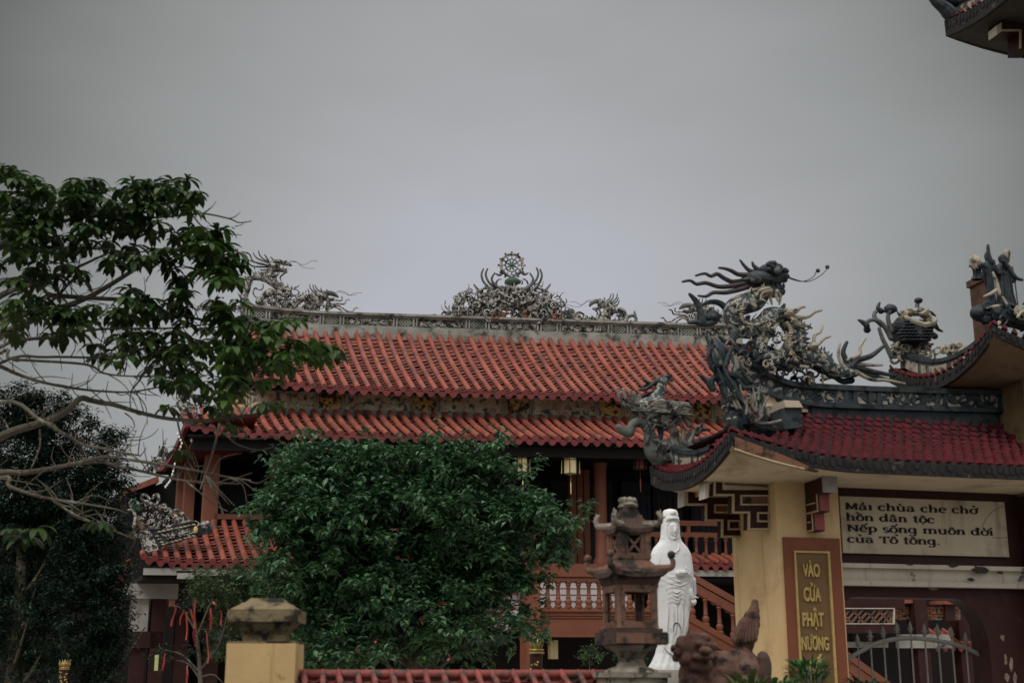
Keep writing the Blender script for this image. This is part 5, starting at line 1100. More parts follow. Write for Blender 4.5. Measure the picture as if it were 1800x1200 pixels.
# tail flames further along the ridge
S = Sk(GF, .4, 1440, 420, 3.0)
d = MB(); strands(d, S, [[(155, 540), (135, 590), (150, 640), (150, 690)], [(330, 570), (265, 620), (190, 645), (150, 690)], [(400, 720), (300, 700), (200, 680), (140, 690)], [(20, 740), (80, 720), (130, 745), (180, 740)], [(0, 590), (20, 620), (60, 660), (140, 700)], [(460, 760), (330, 730), (230, 700), (170, 700)]], 17, 8, n=8); d.ell(S.p(150, 685), 24 * S.k, .1, 24 * S.k, 10, 8); d.tube(S.path([(-70, 620), (-30, 640), (30, 680), (110, 705)]), [.08, .1, .09, .06], n=9); spikes(d, S, [(-60, 600), (0, 630), (60, 660)], 30, 6, 1); obj('tail', d, M_BLUE, t)
d = MB(); strands(d, S, [[(98, 555), (90, 610), (105, 660), (140, 700)], [(240, 525), (210, 570), (205, 610), (150, 640)], [(450, 765), (350, 745), (270, 740), (190, 700)], [(330, 665), (260, 665), (190, 660)]], 11, 5, -.05, n=8); islands('pale_tail_strand', d, M_CCER, t)
# ---- lotus basket crest
S = Sk(GF, 1.4, 1480, 500, 6.667)
t = thing('lotus_sculpture', S.p(700, 860), 'dark sculpted cluster of lotus buds and leaves on the curved corner of the middle roof', 'sculpture')
b = MB(); b.ell(S.p(800, 590), 195 * S.k, .22, 140 * S.k, 20, 14, bump=.25, seed=9); b.ell(S.p(700, 520), 120 * S.k, .2, 110 * S.k, 14, 10, bump=.3)
for j in range(7):
    for i in range(9):
        x = 600 + i * 46 + (j % 2) * 23; y = 470 + j * 36
        if ((x - 790) / 200) ** 2 + ((y - 590) / 150) ** 2 < .95: b.ell(S.p(x, y, -.17), .055, .07, .022, 8, 5)
obj('basket', b, M_BLUE, t)
b = MB()
for i in range(16):
    a = 6.283 * i / 16; b.ell(S.p(835 + 150 * math.cos(a), 420 + 85 * math.sin(a), -.05), .055, .10, .05, 8, 6, bump=.6, seed=i)
b.tube(S.path([(660, 430), (720, 470), (800, 500), (880, 520), (980, 480), (980, 440)], -.2), [.03, .045, .05, .05, .05, .03], n=8); b.tube(S.path([(770, 380), (850, 385), (910, 335)], -.2), [.02, .03, .02], n=7); spikes(b, S, [(680, 360), (780, 320), (880, 330)], 55, 5, 1, 30); obj('lotus_leaf', b, M_CCER, t)
b = MB()
strands(b, S, [[(430, 520), (470, 640), (520, 740), (570, 850)], [(260, 500), (290, 440), (360, 420), (450, 460), (520, 560), (560, 640)], [(420, 300), (380, 340), (390, 400), (470, 480)], [(560, 300), (525, 370), (530, 450), (570, 560)], [(895, 190), (885, 290)], [(930, 290), (990, 360), (1010, 430), (1010, 500)], [(1090, 600), (1050, 580), (1000, 545)], [(850, 740), (960, 740)]], 27, 20, n=8)
islands('stem', b, M_SGREY, t)
b = MB()
strands(b, S, [[(435, 215), (415, 280), (450, 315)], [(170, 425), (220, 450), (270, 490)], [(1110, 360), (1050, 320), (1000, 340), (940, 300)], [(1190, 545), (1130, 510), (1080, 430), (1020, 480)], [(1085, 688), (1010, 710), (900, 740)]], 34, 10, n=8)
b.ell(S.p(295, 528), 40 * S.k, .05, 38 * S.k, 10, 8); b.ell(S.p(568, 290), 75 * S.k, .08, 52 * S.k, 12, 8, bump=.3); b.ell(S.p(897, 188), 46 * S.k, .06, 32 * S.k, 12, 8); b.ell(S.p(1088, 606), 36 * S.k, .05, 34 * S.k, 10, 8); b.ell(S.p(450, 300), 30 * S.k, .04, 26 * S.k, 8, 6)
islands('bud', b, M_BLUE, t)
b = MB(); clutter(b, S, lambda x, y: 1, (600, 720, 1060, 860), 40, 60, (-.1, .1), 53); obj('base_scrolls', b, M_CCER, t)
# ---- phoenix on the rear corner of the low roof
S = Sk(GF, 1.5, 1070, 640, 5.457)
t = thing('phoenix_sculpture', S.p(700, 880), 'dark crested phoenix sculpture with spread wings at the left roof corner of the gate', 'phoenix')
b = MB(); b.tube(S.path([(330, 400), (420, 420), (520, 470), (600, 520), (520, 560), (440, 520)]), [.10, .16, .17, .12, .11, .08], n=12); b.tube(S.path([(440, 400), (460, 330), (490, 260), (500, 190)]), [.13, .095, .08, .075], n=10); b.ell(S.p(515, 165), 60 * S.k, .09, 42 * S.k, 12, 8); b.tube(S.path([(550, 150), (590, 145), (620, 165)]), [.05, .03, .01], n=7); b.ell(S.p(470, 560), 70 * S.k, .13, 55 * S.k, 12, 8, bump=.2); obj('body', b, M_BLUM, t)
b = MB(); strands(b, S, [[(330, 150), (400, 190), (470, 160), (560, 130)], [(285, 250), (350, 240), (420, 190), (490, 150)], [(340, 205), (420, 190), (500, 150)], [(590, 110), (540, 130), (500, 150)], [(330, 310), (400, 280), (450, 270)]], 26, 11, n=7); b.tube(S.path([(490, 590), (500, 680), (470, 770)]), [.05, .035, .03], n=7); b.tube(S.path([(440, 775), (480, 770), (520, 785)]), [.02, .03, .02], n=6); obj('crest_and_leg', b, M_BLUE, t)
b = MB(); strands(b, S, [[(90, 225), (105, 300), (140, 370), (220, 420), (320, 430)], [(140, 240), (160, 310), (195, 370), (270, 410)], [(195, 262), (210, 320), (240, 370), (310, 400)], [(240, 280), (255, 330), (290, 370), (340, 390)], [(290, 300), (300, 340), (330, 370)]], 20, 15, n=7)
for j in range(3):
    for i in range(8): b.ell(S.p(400 + i * 42 + j * 10, 380 + j * 42 + i * 4, -.14), .075, .04, .035, 8, 5, rot=GF.yaw)
strands(b, S, [[(770 - j * 18, 415 + j * 13 + (j % 2) * 9), (700 - j * 12, 405 + j * 12), (610, 398 + j * 10)] for j in range(6)], 9, 4, -.14, n=6)
for j in range(6):
    for i in range(9): b.ell(S.p(380 + i * 36 + (j % 2) * 18 + j * 6, 372 + j * 21 + i * 4 + rnd.uniform(-4, 4), -.15 - .006 * j), .062, .035, .021, 8, 5, rot=GF.yaw, bump=.3, seed=i + j)
strands(b, S, [[(150, 400), (220, 440), (330, 450)], [(180, 460), (250, 470), (350, 470)]], 12, 6, -.12, n=7); tufts(b, S, [(330, 420), (430, 420), (600, 440)], 30, 60, 9, 9); obj('wing_feathers', b, M_GBEI, t)
b = MB(); b.tube(S.path([(95, 600), (140, 640), (200, 660), (215, 600), (260, 560), (330, 570), (385, 640), (400, 740), (430, 830), (500, 880), (620, 890), (760, 880), (900, 850), (1010, 800), (1070, 745)]), [.04, .055, .06, .055, .06, .065, .07, .09, .12, .14, .14, .13, .11, .09, .04], n=12, sub=5); b.tube(S.path([(560, 830), (700, 840), (850, 790), (960, 740), (1030, 750)]), [.09, .11, .10, .08, .05], n=9); tufts(b, S, [(330, 570), (400, 740), (500, 880), (760, 880), (1000, 800)], 40, 60, 11, 87, (-.22, 0)); obj('scroll_base', b, M_SGREY, t)
b = MB(); strands(b, S, [[(590, 560), (620, 640), (620, 740), (650, 820)], [(650, 560), (690, 640), (690, 740), (740, 790)], [(860, 590), (800, 650), (760, 740), (720, 820)], [(940, 640), (860, 640), (820, 680)], [(680, 520), (720, 570), (740, 600)], [(1000, 770), (900, 790), (760, 800)], [(540, 570), (580, 620), (600, 700)], [(640, 640), (660, 720), (690, 780)], [(600, 620), (585, 700), (600, 780)], [(780, 620), (750, 690), (740, 760)]], 25, 13, -.08, n=7); clutter(b, S, lambda x, y: 1, (560, 800, 1000, 870), 26, 42, (-.2, 0), 83); b.ell(S.p(510, 810, -.14), .07, .05, .07, 10, 8); b.ell(S.p(555, 905, -.16), .10, .03, .06, 10, 6); b.ell(S.p(810, 885, -.14), .04, .03, .04, 8, 6); b.ell(S.p(720, 930, -.16), .05, .03, .04, 8, 6); obj('cream_stalks', b, M_GBEI, t)
# ---- robed figures on the middle roof corner
S = Sk(GF, -.45, 1660, 420, 4.614)
def robed(x, ytop, ybot, w_, label, arms, lean=0.0):
    a = S.p(x, ybot); hgt = (S.p(x, ytop) - S.p(x, ybot)).z
    t = thing('figure_sculpture', a, label, 'figure sculpture')
    rows = []; n = 16
    prof = [(0, 1.0, .8), (.1, .92, .75), (.3, .78, .62), (.5, .80, .6), (.62, .92, .62), (.74, .95, .58), (.80, .70, .5), (.84, .30, .30), (.88, .36, .40), (.92, .42, .46), (.96, .38, .42), (1.0, .12, .14)]
    for k, (f, rx, ry) in enumerate(prof):
        rows.append([a + EU * (math.cos(6.283 * j / n) * rx * w_ * (1 + .08 * math.sin(j * 2.3 + k) * (f < .75)) + lean * f * hgt) + EV * (math.sin(6.283 * j / n) * ry * w_) + UP * (f * hgt) for j in range(n)])
    m = MB(); m.grid(rows, closed=True); obj('robed_body', m, M_BLUE, t)
    m = MB(); strands(m, S, arms, 18, 11, -.06, n=8); obj('arms', m, M_BLUE, t)
    m = MB(); p = a + UP * (hgt * .5) - EV * (w_ * .62)
    for i in range(5): m.tube([p + EU * ((i - 2) * w_ * .3 + lean * .5 * hgt) + UP * (.25 * hgt), p + EU * ((i - 2) * w_ * .34 + lean * .3 * hgt), p + EU * ((i - 2) * w_ * .38) - UP * (.46 * hgt)], [.006, .009, .008], n=5)
    obj('robe_folds', m, M_BLUE, t)
    return t
robed(510, 130, 560, .125, 'dark robed figure with raised topknot, the right one on the middle roof', [[(590, 350), (540, 330), (480, 250), (440, 200)], [(420, 290), (470, 290), (540, 350)]])
robed(385, 110, 570, .075, 'dark slim figure with a raised arm, middle one on the middle roof', [[(340, 60), (345, 130), (370, 200)], [(420, 280), (390, 230), (380, 190)]])
robed(270, 165, 330, .07, 'small dark figure with a mossy bundle, leftmost, above the brown post', [[(225, 200), (245, 220), (265, 240)], [(310, 250), (290, 240), (280, 225)]])
m = MB(); m.ell(S.p(230, 200, -.05), .075, .07, .09, 12, 8, bump=.6); m.tube(S.path([(505, 110), (508, 160), (510, 180)]), [.05, .035, .03], n=8); o = obj('mossy_bundle', m, M_CCER, bpy.data.objects['figure_sculpture.002'])
t = thing('roof_cresting', S.p(420, 640), 'pale and dark rock cresting beneath the robed figures on the middle roof', 'roof ornament')
b = MB(); b.tube(S.path([(270, 600), (400, 620), (540, 640), (680, 690)]), [.1, .12, .12, .1], n=9); clutter(b, S, lambda x, y: 1, (270, 560, 660, 690), 30, 50, (-.2, .1), 61); obj('dark_rocks', b, M_BLUE, t)
b = MB(); strands(b, S, [[(430, 490), (470, 560), (500, 600)], [(340, 300), (370, 380), (390, 470)], [(270, 490), (320, 470), (370, 440)], [(280, 590), (330, 580), (390, 570)], [(310, 720), (330, 750), (370, 710)]], 15, 8, -.15, n=7); clutter(b, S, lambda x, y: 1, (540, 590, 680, 680), 14, 46, (-.25, -.1), 62); obj('pale_rocks', b, M_CCER, t)
# ---- dark ornament on the top tier corner
S = Sk(GF, 1.5, 1640, 0, 10)
t = thing('roof_cresting', S.p(500, 300), 'black scrolling crest on the topmost roof corner at the upper right edge', 'roof ornament')
b = MB(); b.tube(S.path([(-60, -120), (60, 30), (200, 140), (330, 260), (500, 260), (700, 190), (900, 90), (1100, -60)]), [.06, .08, .10, .12, .12, .11, .1, .08], n=10); b.tube(S.path([(120, -150), (300, 0), (400, 60), (600, 40), (900, -60)]), [.06, .08, .07, .05, .05], n=8); b.tube(S.path([(0, -200), (250, -60), (380, -10)]), [.1, .1, .06], n=8); obj('scroll', b, M_BLUE, t)
# ================================================================ fence, lantern, lion
fu0 = FF.hit(521, 1178, 0)[0]; fu1 = FF.hit(1078, 1178, 0)[0]; fz = FF.hit(800, 1176, 0)[1]
fence = thing('fence_wall', FF.w((fu0 + fu1) / 2, 0, 0), 'low fence wall capped with stained red tube tiles along the bottom of the view', 'fence wall')
m = MB(); m.fbox(FF, fu0, fu1, .06, .22, 0, fz - .12); obj('wall', m, M_FENCE, fence)
tb, pn, dr = tube_roof('fence', FF, span(fu0 + .06, fu1 - .02, .125), [(-.36, fz - .20), (.02, fz - .065)], lambda u: 0.0, 5, r=.022, drip=False)
m2 = mat('stained_coping_tile', (.26, .065, .05), .6, island=(.20, .045, .04), dirt=(.055, .05, .04), dscale=9, dlo=.46, dhi=.6)
cp = obj('coping', pn, m2, fence); obj('tube_tiles', tb, m2, cp)
m = MB(); m.tube([FF.w(fu0, .05, fz - .035), FF.w(fu1, .05, fz - .035)], .035, n=12, sub=1); m.grid([[FF.w(u, -.37, fz - .23) for u in (fu0, fu1)], [FF.w(u, .08, fz - .07) for u in (fu0, fu1)]]); obj('ridge_cap', m, m2, cp)
PX0, PX1 = 397, 519
PF = Fr(458, 9.6, 2.0)
a = PF.hit(PX0, 1160, 0)[0]; b = PF.hit(PX1, 1160, 0)[0]; zt = PF.hit(458, 1130, 0)[1]; c = (a + b) / 2; hw_ = (b - a) / 2; pc = PF.w(c, hw_, 0)
post = thing('fence_post', pc, 'pale yellow square fence post with a mossy stepped cap at the lower left', 'fence post')
m = MB(); m.box(pc + UP * (zt / 2), hw_ * 2, hw_ * 2, zt, PF.yaw); obj('shaft', m, M_FENCE, post)
pz = lambda y: PF.hit(458, y, 0)[1]
m = MB(); m.box(pc + UP * (zt + .008), hw_ * 1.98, hw_ * 1.98, .016, PF.yaw)
def frus(mb, c0, h0, h1, z0, z1, rot, n=4):
    mb.lathe(Vector((c0.x, c0.y, 0)), [(h0 * 1.4142, z0), (h1 * 1.4142, z1)], n, rot + math.pi / 4)
zA, zB, zC, zD, zE = zt + .016, pz(1114), pz(1092), pz(1070), pz(1049)
frus(m, pc, hw_ * .62, hw_ * .62, zA, zB, PF.yaw); frus(m, pc, hw_ * .60, hw_ * .88, zB, zC, PF.yaw); frus(m, pc, hw_ * 1.02, hw_ * 1.02, zC + .001, zD, PF.yaw)
frus(m, pc, hw_ * .96, hw_ * .74, zD + .001, zD + (zE - zD) * .42, PF.yaw); frus(m, pc, hw_ * .74, hw_ * .66, zD + (zE - zD) * .421, zD + (zE - zD) * .62, PF.yaw); frus(m, pc, hw_ * .60, hw_ * .46, zD + (zE - zD) * .621, zE, PF.yaw)
obj('cap', m, M_CAP, post)
# ---- stone garden lantern
LFr = Fr(1110, 9.9, 17.0)
lz = lambda y: LFr.hit(1110, y, 0)[1]; K = 9.9 / F
lan = thing('stone_lantern', LFr.w(0, 0, 0), 'weathered terracotta tower lantern with two curled roofs on a fence plinth', 'garden lantern')
def sq(mb, h, z0, z1, h2=None):
    h2 = h if h2 is None else h2
    mb.hexa([LFr.w(-h, -h, z0), LFr.w(h, -h, z0), LFr.w(h, h, z0), LFr.w(-h, h, z0), LFr.w(-h2, -h2, z1), LFr.w(h2, -h2, z1), LFr.w(h2, h2, z1), LFr.w(-h2, h2, z1)])
m = MB(); sq(m, .20, 0, lz(1190)); sq(m, .22, lz(1190) + .001, lz(1181)); obj('plinth', m, M_LICH, lan)
m = MB(); m.lathe(LFr.w(0, 0, 0), [(.20, lz(1181) + .001), (.19, lz(1177)), (.11, lz(1170)), (.09, lz(1158)), (.12, lz(1146)), (.19, lz(1138)), (.20, lz(1134))], 16); obj('bowl_base', m, M_LICH, lan)
m = MB(); sq(m, .205, lz(1133), lz(1111)); sq(m, .18, lz(1111) + .001, lz(1105)); sl_ = obj('slab', m, M_TCOTD, lan)
m = MB(); m.fbox(LFr, -.195, .212, -.212, -.2055, lz(1131), lz(1113)); obj('slab_lit_face', m, M_TCOT, sl_)  # lighter front plate over dark slab sides: lit and shaded faces painted
m = MB(); zb, zt_ = lz(1104), lz(1030); hb = .150
for sx in (-1, 1):
    for sy in (-1, 1): m.lathe(LFr.w(sx * hb * .93, sy * hb * .93, 0), [(.032, zb), (.022, zb + .02), (.022, zt_ - .03), (.034, zt_)], 10)
for s_ in (-1, 1):
    m.fbox(LFr, -hb + .03, hb - .03, s_ * hb - .012, s_ * hb + .012, zb, zb + .045); m.fbox(LFr, -hb + .03, hb - .03, s_ * hb - .012, s_ * hb + .012, zt_ - .05, zt_)
    for q in (-1, 1): m.fbox(LFr, q * (hb - .034) - .014, q * (hb - .034) + .014, s_ * hb - .011, s_ * hb + .011, zb + .0451, zt_ - .0501)
    m.fbox(LFr, s_ * hb - .012, s_ * hb + .012, -hb + .03, hb - .03, zb + .001, zb + .044); m.fbox(LFr, s_ * hb - .012, s_ * hb + .012, -hb + .03, hb - .03, zt_ - .049, zt_ - .001)
    for q in (-1, 1): m.fbox(LFr, s_ * hb - .011, s_ * hb + .011, q * (hb - .034) - .014, q * (hb - .034) + .014, zb + .0451, zt_ - .0501)
obj('lamp_house', m, M_TCOT, lan)
def curved_roof(mb, h0, h1, z0, z1, lift, n=9):
    rows = []
    for i in range(n + 1):
        t = i / n; h = h0 + (h1 - h0) * (1 - (1 - t) ** 1.35); z = z0 + (z1 - z0) * t ** 1.25; r_ = []
        for sd, (ax, ay, bx, by) in enumerate(((-1, -1, 1, -1), (1, -1, 1, 1), (1, 1, -1, 1), (-1, 1, -1, -1))):
            for j in range(8):
                f = j / 8; x = ax + (bx - ax) * f; y = ay + (by - ay) * f; e_ = abs(2 * f - 1) ** 3 * (1 - t) ** 1.5
                r_.append(LFr.w(x * h * (1 + .06 * e_), y * h * (1 + .06 * e_), z + lift * e_))
        rows.append(r_)
    mb.grid(rows, closed=True); lo = [p - UP * .035 for p in rows[0]]; mb.grid([lo, rows[0]], closed=True); mb.add(lo, [tuple(reversed(range(len(lo))))]); mb.add(rows[-1], [tuple(range(len(rows[-1])))])
m = MB(); curved_roof(m, .205, .115, lz(1008), lz(984), .03); sq(m, .158, lz(1031), lz(1012), .185); r1 = obj('lower_roof', m, M_TCOTD, lan)
m = MB(); curved_roof(m, .165, .112, lz(1000), lz(981), .015); obj('roof_slope', m, M_TCOT, r1)
m = MB(); hu = .105; zb, zt_ = lz(984), lz(934)
for sx in (-1, 1):
    for sy in (-1, 1): m.fbox(LFr, sx * hu - .022, sx * hu + .022, sy * hu - .022, sy * hu + .022, zb, zt_)
for s_ in (-1, 1):
    for (z0_, z1_) in ((zb, zb + .045), (zt_ - .035, zt_)):
        m.fbox(LFr, -hu + .023, hu - .023, s_ * hu - .016, s_ * hu + .016, z0_, z1_); m.fbox(LFr, s_ * hu - .016, s_ * hu + .016, -hu + .023, hu - .023, z0_, z1_)
    for q in (-1, 1):
        m.fbox(LFr, q * .066 - .016, q * .066 + .016, s_ * hu - .015, s_ * hu + .015, zb + .0451, zt_ - .0351); m.fbox(LFr, s_ * hu - .015, s_ * hu + .015, q * .066 - .016, q * .066 + .016, zb + .0451, zt_ - .0351)
ub_ = obj('upper_house', m, M_TCOT, lan)
m = MB(); zc_ = (zb + zt_) / 2
for s_ in (-1, 1):
    for q in (-1, 1):
        m.bar(LFr.w(-.052, s_ * hu, zc_ - q * .06), LFr.w(.052, s_ * hu, zc_ + q * .06), .016, .016); m.bar(LFr.w(s_ * hu, -.052, zc_ - q * .06), LFr.w(s_ * hu, .052, zc_ + q * .06), .016, .016)
obj('cross_fret', m, M_TCOT, ub_)
m = MB(); sq(m, .07, zb + .01, zt_ - .01); obj('dark_core', m, M_INNER, ub_)
m = MB(); curved_roof(m, .140, .05, lz(931), lz(892), .03); r2 = obj('upper_roof', m, M_TCOTD, lan)
def hook(mb, sx, sy, h, z, s, ball):
    a = LFr.w(sx * h, sy * h, z); d = (LFr.w(sx, sy, 0) - LFr.w(0, 0, 0)).normalized()
    mb.tube([a - d * .05, a + d * .03 * s, a + d * .085 * s + UP * .01, a + d * .10 * s + UP * .06 * s, a + d * .075 * s + UP * .10 * s], [.03, .028, .024, .02, .014], n=8)
    if ball: mb.ell(a + d * .085 * s + UP * .12 * s, .030, .030, .030, 10, 8, bump=.2)
    else:
        for k in range(3): mb.tube([a + d * .09 * s + UP * .05 * s, a + d * (.10 + .02 * k) * s + UP * (.12 - .03 * k) * s], [.016, .006], n=6, sub=1)
m = MB()
for sx in (-1, 1):
    for sy in (-1, 1): hook(m, sx, sy, .192, lz(1001), .80, True)
islands('corner_curl', m, M_TCOT, r1)
m = MB()
for sx in (-1, 1):
    for sy in (-1, 1): hook(m, sx, sy, .126, lz(924), .85, False)
m.ell(LFr.w(0, 0, lz(888)), .075, .075, .035, 12, 8, bump=.5)
for i in range(8): m.ell(LFr.w(.05 * math.cos(i * .785), .05 * math.sin(i * .785), lz(880)), .024, .024, .022, 8, 6, bump=.4, seed=i)
obj('finial', m, M_LICH, r2)
# ---- guardian lion
S = Sk(Fr(1265, 10.4, 6.0), 0, 1180, 1030, 5.625)
lp = S.p(520, 960); lion = thing('guardian_lion', Vector((lp.x, lp.y, 0)), 'brown carved stone lion with a flame shaped tail crouching by the yellow pillar', 'stone lion')
m = MB(); k = S.k
def E(x, y, rx, ry, dv=0.0, dz=None, bump=0.0, seed=0): m.ell(S.p(x, y, dv), rx * k, (dz or rx) * k, ry * k, 18, 12, bump=bump, seed=seed)
E(215, 620, 160, 150, -.05, 150, .12, 1); E(240, 700, 170, 140, -.02, 150, .1, 2); E(130, 600, 80, 110, 0, 110, .1, 3); E(330, 620, 90, 120, .05, 120, .1, 4)
E(205, 570, 34, 32, -.20); E(320, 585, 40, 34, -.18); E(255, 640, 62, 42, -.26, 60); E(250, 700, 105, 38, -.20, 70); E(190, 500, 70, 50, -.08, 70); E(290, 510, 75, 48, -.08, 70); E(120, 720, 60, 60, -.12); E(250, 780, 130, 80, -.10, 110)
for i in range(16):
    a = 2.3 + i * .33; E(230 + 185 * math.cos(a), 640 - 165 * math.sin(a) * .9, 42, 40, .06 - .1 * (i % 2), 42, .2, i)
E(270, 860, 190, 160, 0, 170, .1, 6); E(200, 960, 140, 120, -.05, 120); E(520, 820, 230, 180, .05, 190, .1, 7); E(700, 790, 190, 170, .05, 180, .15, 8); E(740, 860, 150, 150, -.02, 150, .1, 9); E(780, 960, 140, 110); E(430, 980, 120, 90, -.06)
for (x0, y0, r0) in ((870, 170, 42), (862, 230, 58), (840, 300, 84), (812, 370, 112), (780, 440, 132), (760, 510, 130), (760, 570, 105), (770, 640, 80)): E(x0, y0, r0, 60 if r0 < 80 else 80, .12, r0 * .55)
o = obj('body', m, M_LION, lion)
md = o.modifiers.new('remesh', 'REMESH'); md.mode = 'VOXEL'; md.voxel_size = .011; md.use_smooth_shade = True
m = MB()
for i in range(7): m.tube([S.p(640 + i * 36, 560 - i * 6, .04), S.p(690 + i * 28, 420 - i * 22, .045), S.p(770 + i * 14, 280 - i * 18, .06)], [.012, .02, .008], n=6)
obj('tail_grooves', m, M_LION, lion)
m = MB(); m.tube(S.path([(905, 700), (915, 780), (900, 900), (910, 1000)]), [.05, .06, .07, .07], n=9); obj('rear_scroll', m, M_TCOTD, lion)
m = MB(); q = S.p(500, 1000); m.box(Vector((q.x, q.y, q.z / 2 - .02)), .95, .5, q.z, R(6)); obj('plinth', m, M_LICH, lion)
# ---- plants at the foot of the gate
def blade_leaf(mb, base, d, L, W, droop, fold=.3, seg=5):
    d = d.normalized(); side = d.cross(UP)
    if side.length < .05: side = Vector((1, 0, 0))
    side.normalize(); V = []; p = Vector(base); up_ = side.cross(d).normalized(); cur = d.copy()
    prof = [.14, .55, .90, 1.0, .72, .06]
    for i in range(seg + 1):
        w_ = W / 2 * prof[i]; nrm = side.cross(cur).normalized()
        V += [p - side * w_ + nrm * (w_ * fold), p.copy(), p + side * w_ + nrm * (w_ * fold)]
        cur = (cur - UP * (droop / seg)).normalized(); p = p + cur * (L / seg)
    F_ = []
    for i in range(seg): F_ += [(3 * i, 3 * i + 1, 3 * i + 4, 3 * i + 3), (3 * i + 1, 3 * i + 2, 3 * i + 5, 3 * i + 4)]
    mb.add(V, F_)
def plant(name, px, py, Y, n, L, W, label, mt, spread=.35, up0=.6, stems=True, hgt=.3):
    p = at(px, py, Y); t = thing(name, Vector((p.x, p.y, 0)), label, 'plant'); q = random.Random(int(px * 7 + py)); mb = MB(); sm_ = MB()
    for i in range(n):
        a = q.uniform(0, 6.283); e_ = q.uniform(.1, 1.0); d = Vector((math.cos(a) * (1 - e_ * .5), math.sin(a) * (1 - e_ * .5), up0 * e_ + .25)); s0 = p + Vector((math.cos(a) * spread * .3, math.sin(a) * spread * .3, q.uniform(-hgt, hgt * .4)))
        blade_leaf(mb, s0, d, L * q.uniform(.6, 1.2), W * q.uniform(.7, 1.2), q.uniform(.3, 1.1))
        if i % 6 == 0: sm_.tube([Vector((p.x, p.y, .3)), (Vector((p.x, p.y, .8)) + s0) / 2, s0], [.012, .008, .004], n=5, sub=2)
    obj('foliage', mb, mt, t, sharp=60); obj('stem', sm_, M_BARK, t); return t
plant('potted_plant', 1315, 1208, 10.0, 26, .17, .045, 'yellowish green blade leaves in front of the stone lion', mat('yellow_green_blade', (.05, .07, .02), .5, island=(.08, .095, .03), trans=.3), up0=1.3, hgt=.05)
plant('fern_plant', 1422, 1178, 11.5, 230, .12, .022, 'bright green feathery fern in front of the lettered plaque', M_LEAFD, spread=.4, up0=1.0, hgt=.12)
plant('leafy_plant', 1360, 1204, 11.0, 80, .10, .05, 'low bright green leaves at the foot of the yellow pillar', M_LEAFD, spread=.5, hgt=.05)
plant('leafy_plant', 1520, 1205, 13.0, 60, .12, .04, 'dark green leaves at the bottom of the gate opening', M_LEAFC, spread=.5, hgt=.06)
# ---- white marble statue
SF = Fr(1183, 20.0, 8.0); S = Sk(SF, 0, 1020, 860, 3.527); k = S.k
rows_ = [(119, 557, 5, .8), (122, 557, 27, .9), (130, 557, 40, .95), (150, 557, 49, .95), (190, 556, 53, .92), (240, 557, 56, .9), (290, 558, 60, .86), (318, 559, 68, .78), (338, 560, 84, .66), (362, 560, 106, .56), (400, 561, 125, .52), (450, 563, 131, .54), (500, 566, 134, .56), (540, 572, 131, .6), (575, 578, 122, .66), (620, 580, 116, .68), (680, 579, 111, .68), (740, 576, 104, .68), (800, 573, 99, .7), (850, 572, 97, .72), (900, 569, 91, .74), (960, 562, 85, .78), (1020, 550, 86, .8), (1070, 538, 97, .8), (1100, 530, 108, .8), (1125, 530, 112, .8)]
def rowat(y):
    for a, b in zip(rows_, rows_[1:]):
        if a[0] <= y <= b[0]:
            f = (y - a[0]) / (b[0] - a[0]); return [a[i] + (b[i] - a[i]) * f for i in range(4)]
    return rows_[-1]
def front(x, y, out=0.0):
    _, cx_, rx, q = rowat(y); f = max(-.98, min(.98, (x - cx_) / rx)); return S.p(x, y, -(rx * q * k * math.sqrt(1 - f * f)) - out)
sp = S.p(545, 1125); statue = thing('marble_statue', Vector((sp.x, sp.y, 0)), 'white marble robed and veiled standing statue behind the terracotta lantern', 'statue')
m = MB(); N_ = 64; rows = []
ys = [119 + (1125 - 119) * (i / 150) for i in range(151)]
for y in ys:
    _, cx_, rx, q = rowat(y); r_ = []
    for j in range(N_):
        a = 6.2832 * j / N_; x = cx_ + rx * math.cos(a); dpt = rx * q * k * math.sin(a)
        fold = 0.0
        if y > 380 and math.sin(a) < 0:
            s_ = (x - cx_) / rx
            fold += .008 * math.sin(s_ * 15 + y * .004) * min(1, (y - 380) / 300) * (1 if y > 700 else .45)
            if 540 < y < 720: fold += .007 * math.sin((y + 70 * (s_ + .1) ** 2 * -1.0) * .21) * math.exp(-((s_ + .02) / .42) ** 2)
            if 520 < y < 600: fold += .003 * math.sin((y - 60 * s_) * .17)
        if 340 < y < 1000: fold += .009 * math.exp(-((abs((x - cx_) / rx) - .78) / .09) ** 2) * min(1, (y - 340) / 100) * (math.sin(a) < 0)
        if y < 330 and math.sin(a) < -.3:
            s_ = (x - 566) / 38; t_ = (y - 252) / 62
            if s_ * s_ + t_ * t_ < 1.15: fold -= .002 * max(0, 1.15 - s_ * s_ - t_ * t_) ** .5 * .8
        r_.append(S.p(x, y, dpt - fold * (1 if math.sin(a) < 0 else 0)))
    rows.append(r_)
m.grid(rows, closed=True); m.add(rows[-1], [tuple(range(N_))])
fz_ = lambda x, y, o_: front(x, y, o_)
m.ell(fz_(567, 252, -.060), 33 * k, .10, 56 * k, 18, 12)                               # face
m.tube([fz_(570, 236, .034), fz_(571, 256, .052), fz_(570, 268, .048)], [.009, .014, .016], n=8); m.ell(fz_(570, 289, .026), .024, .016, .010, 10, 6); m.ell(fz_(570, 283, .030), .026, .012, .005, 10, 6)
for x in (554, 587): m.ell(fz_(x, 242, .026), .022, .012, .008, 10, 6); m.tube([fz_(x - 12, 232, .026), fz_(x, 228, .034), fz_(x + 12, 232, .026)], .005, n=6)
m.ell(fz_(569, 306, .012), .02, .018, .02, 10, 6)
for i in range(7): m.ell(fz_(530 + i * 11, 176 - 3 * abs(i - 3) * -1, .012), .02, .022, .028, 8, 6)
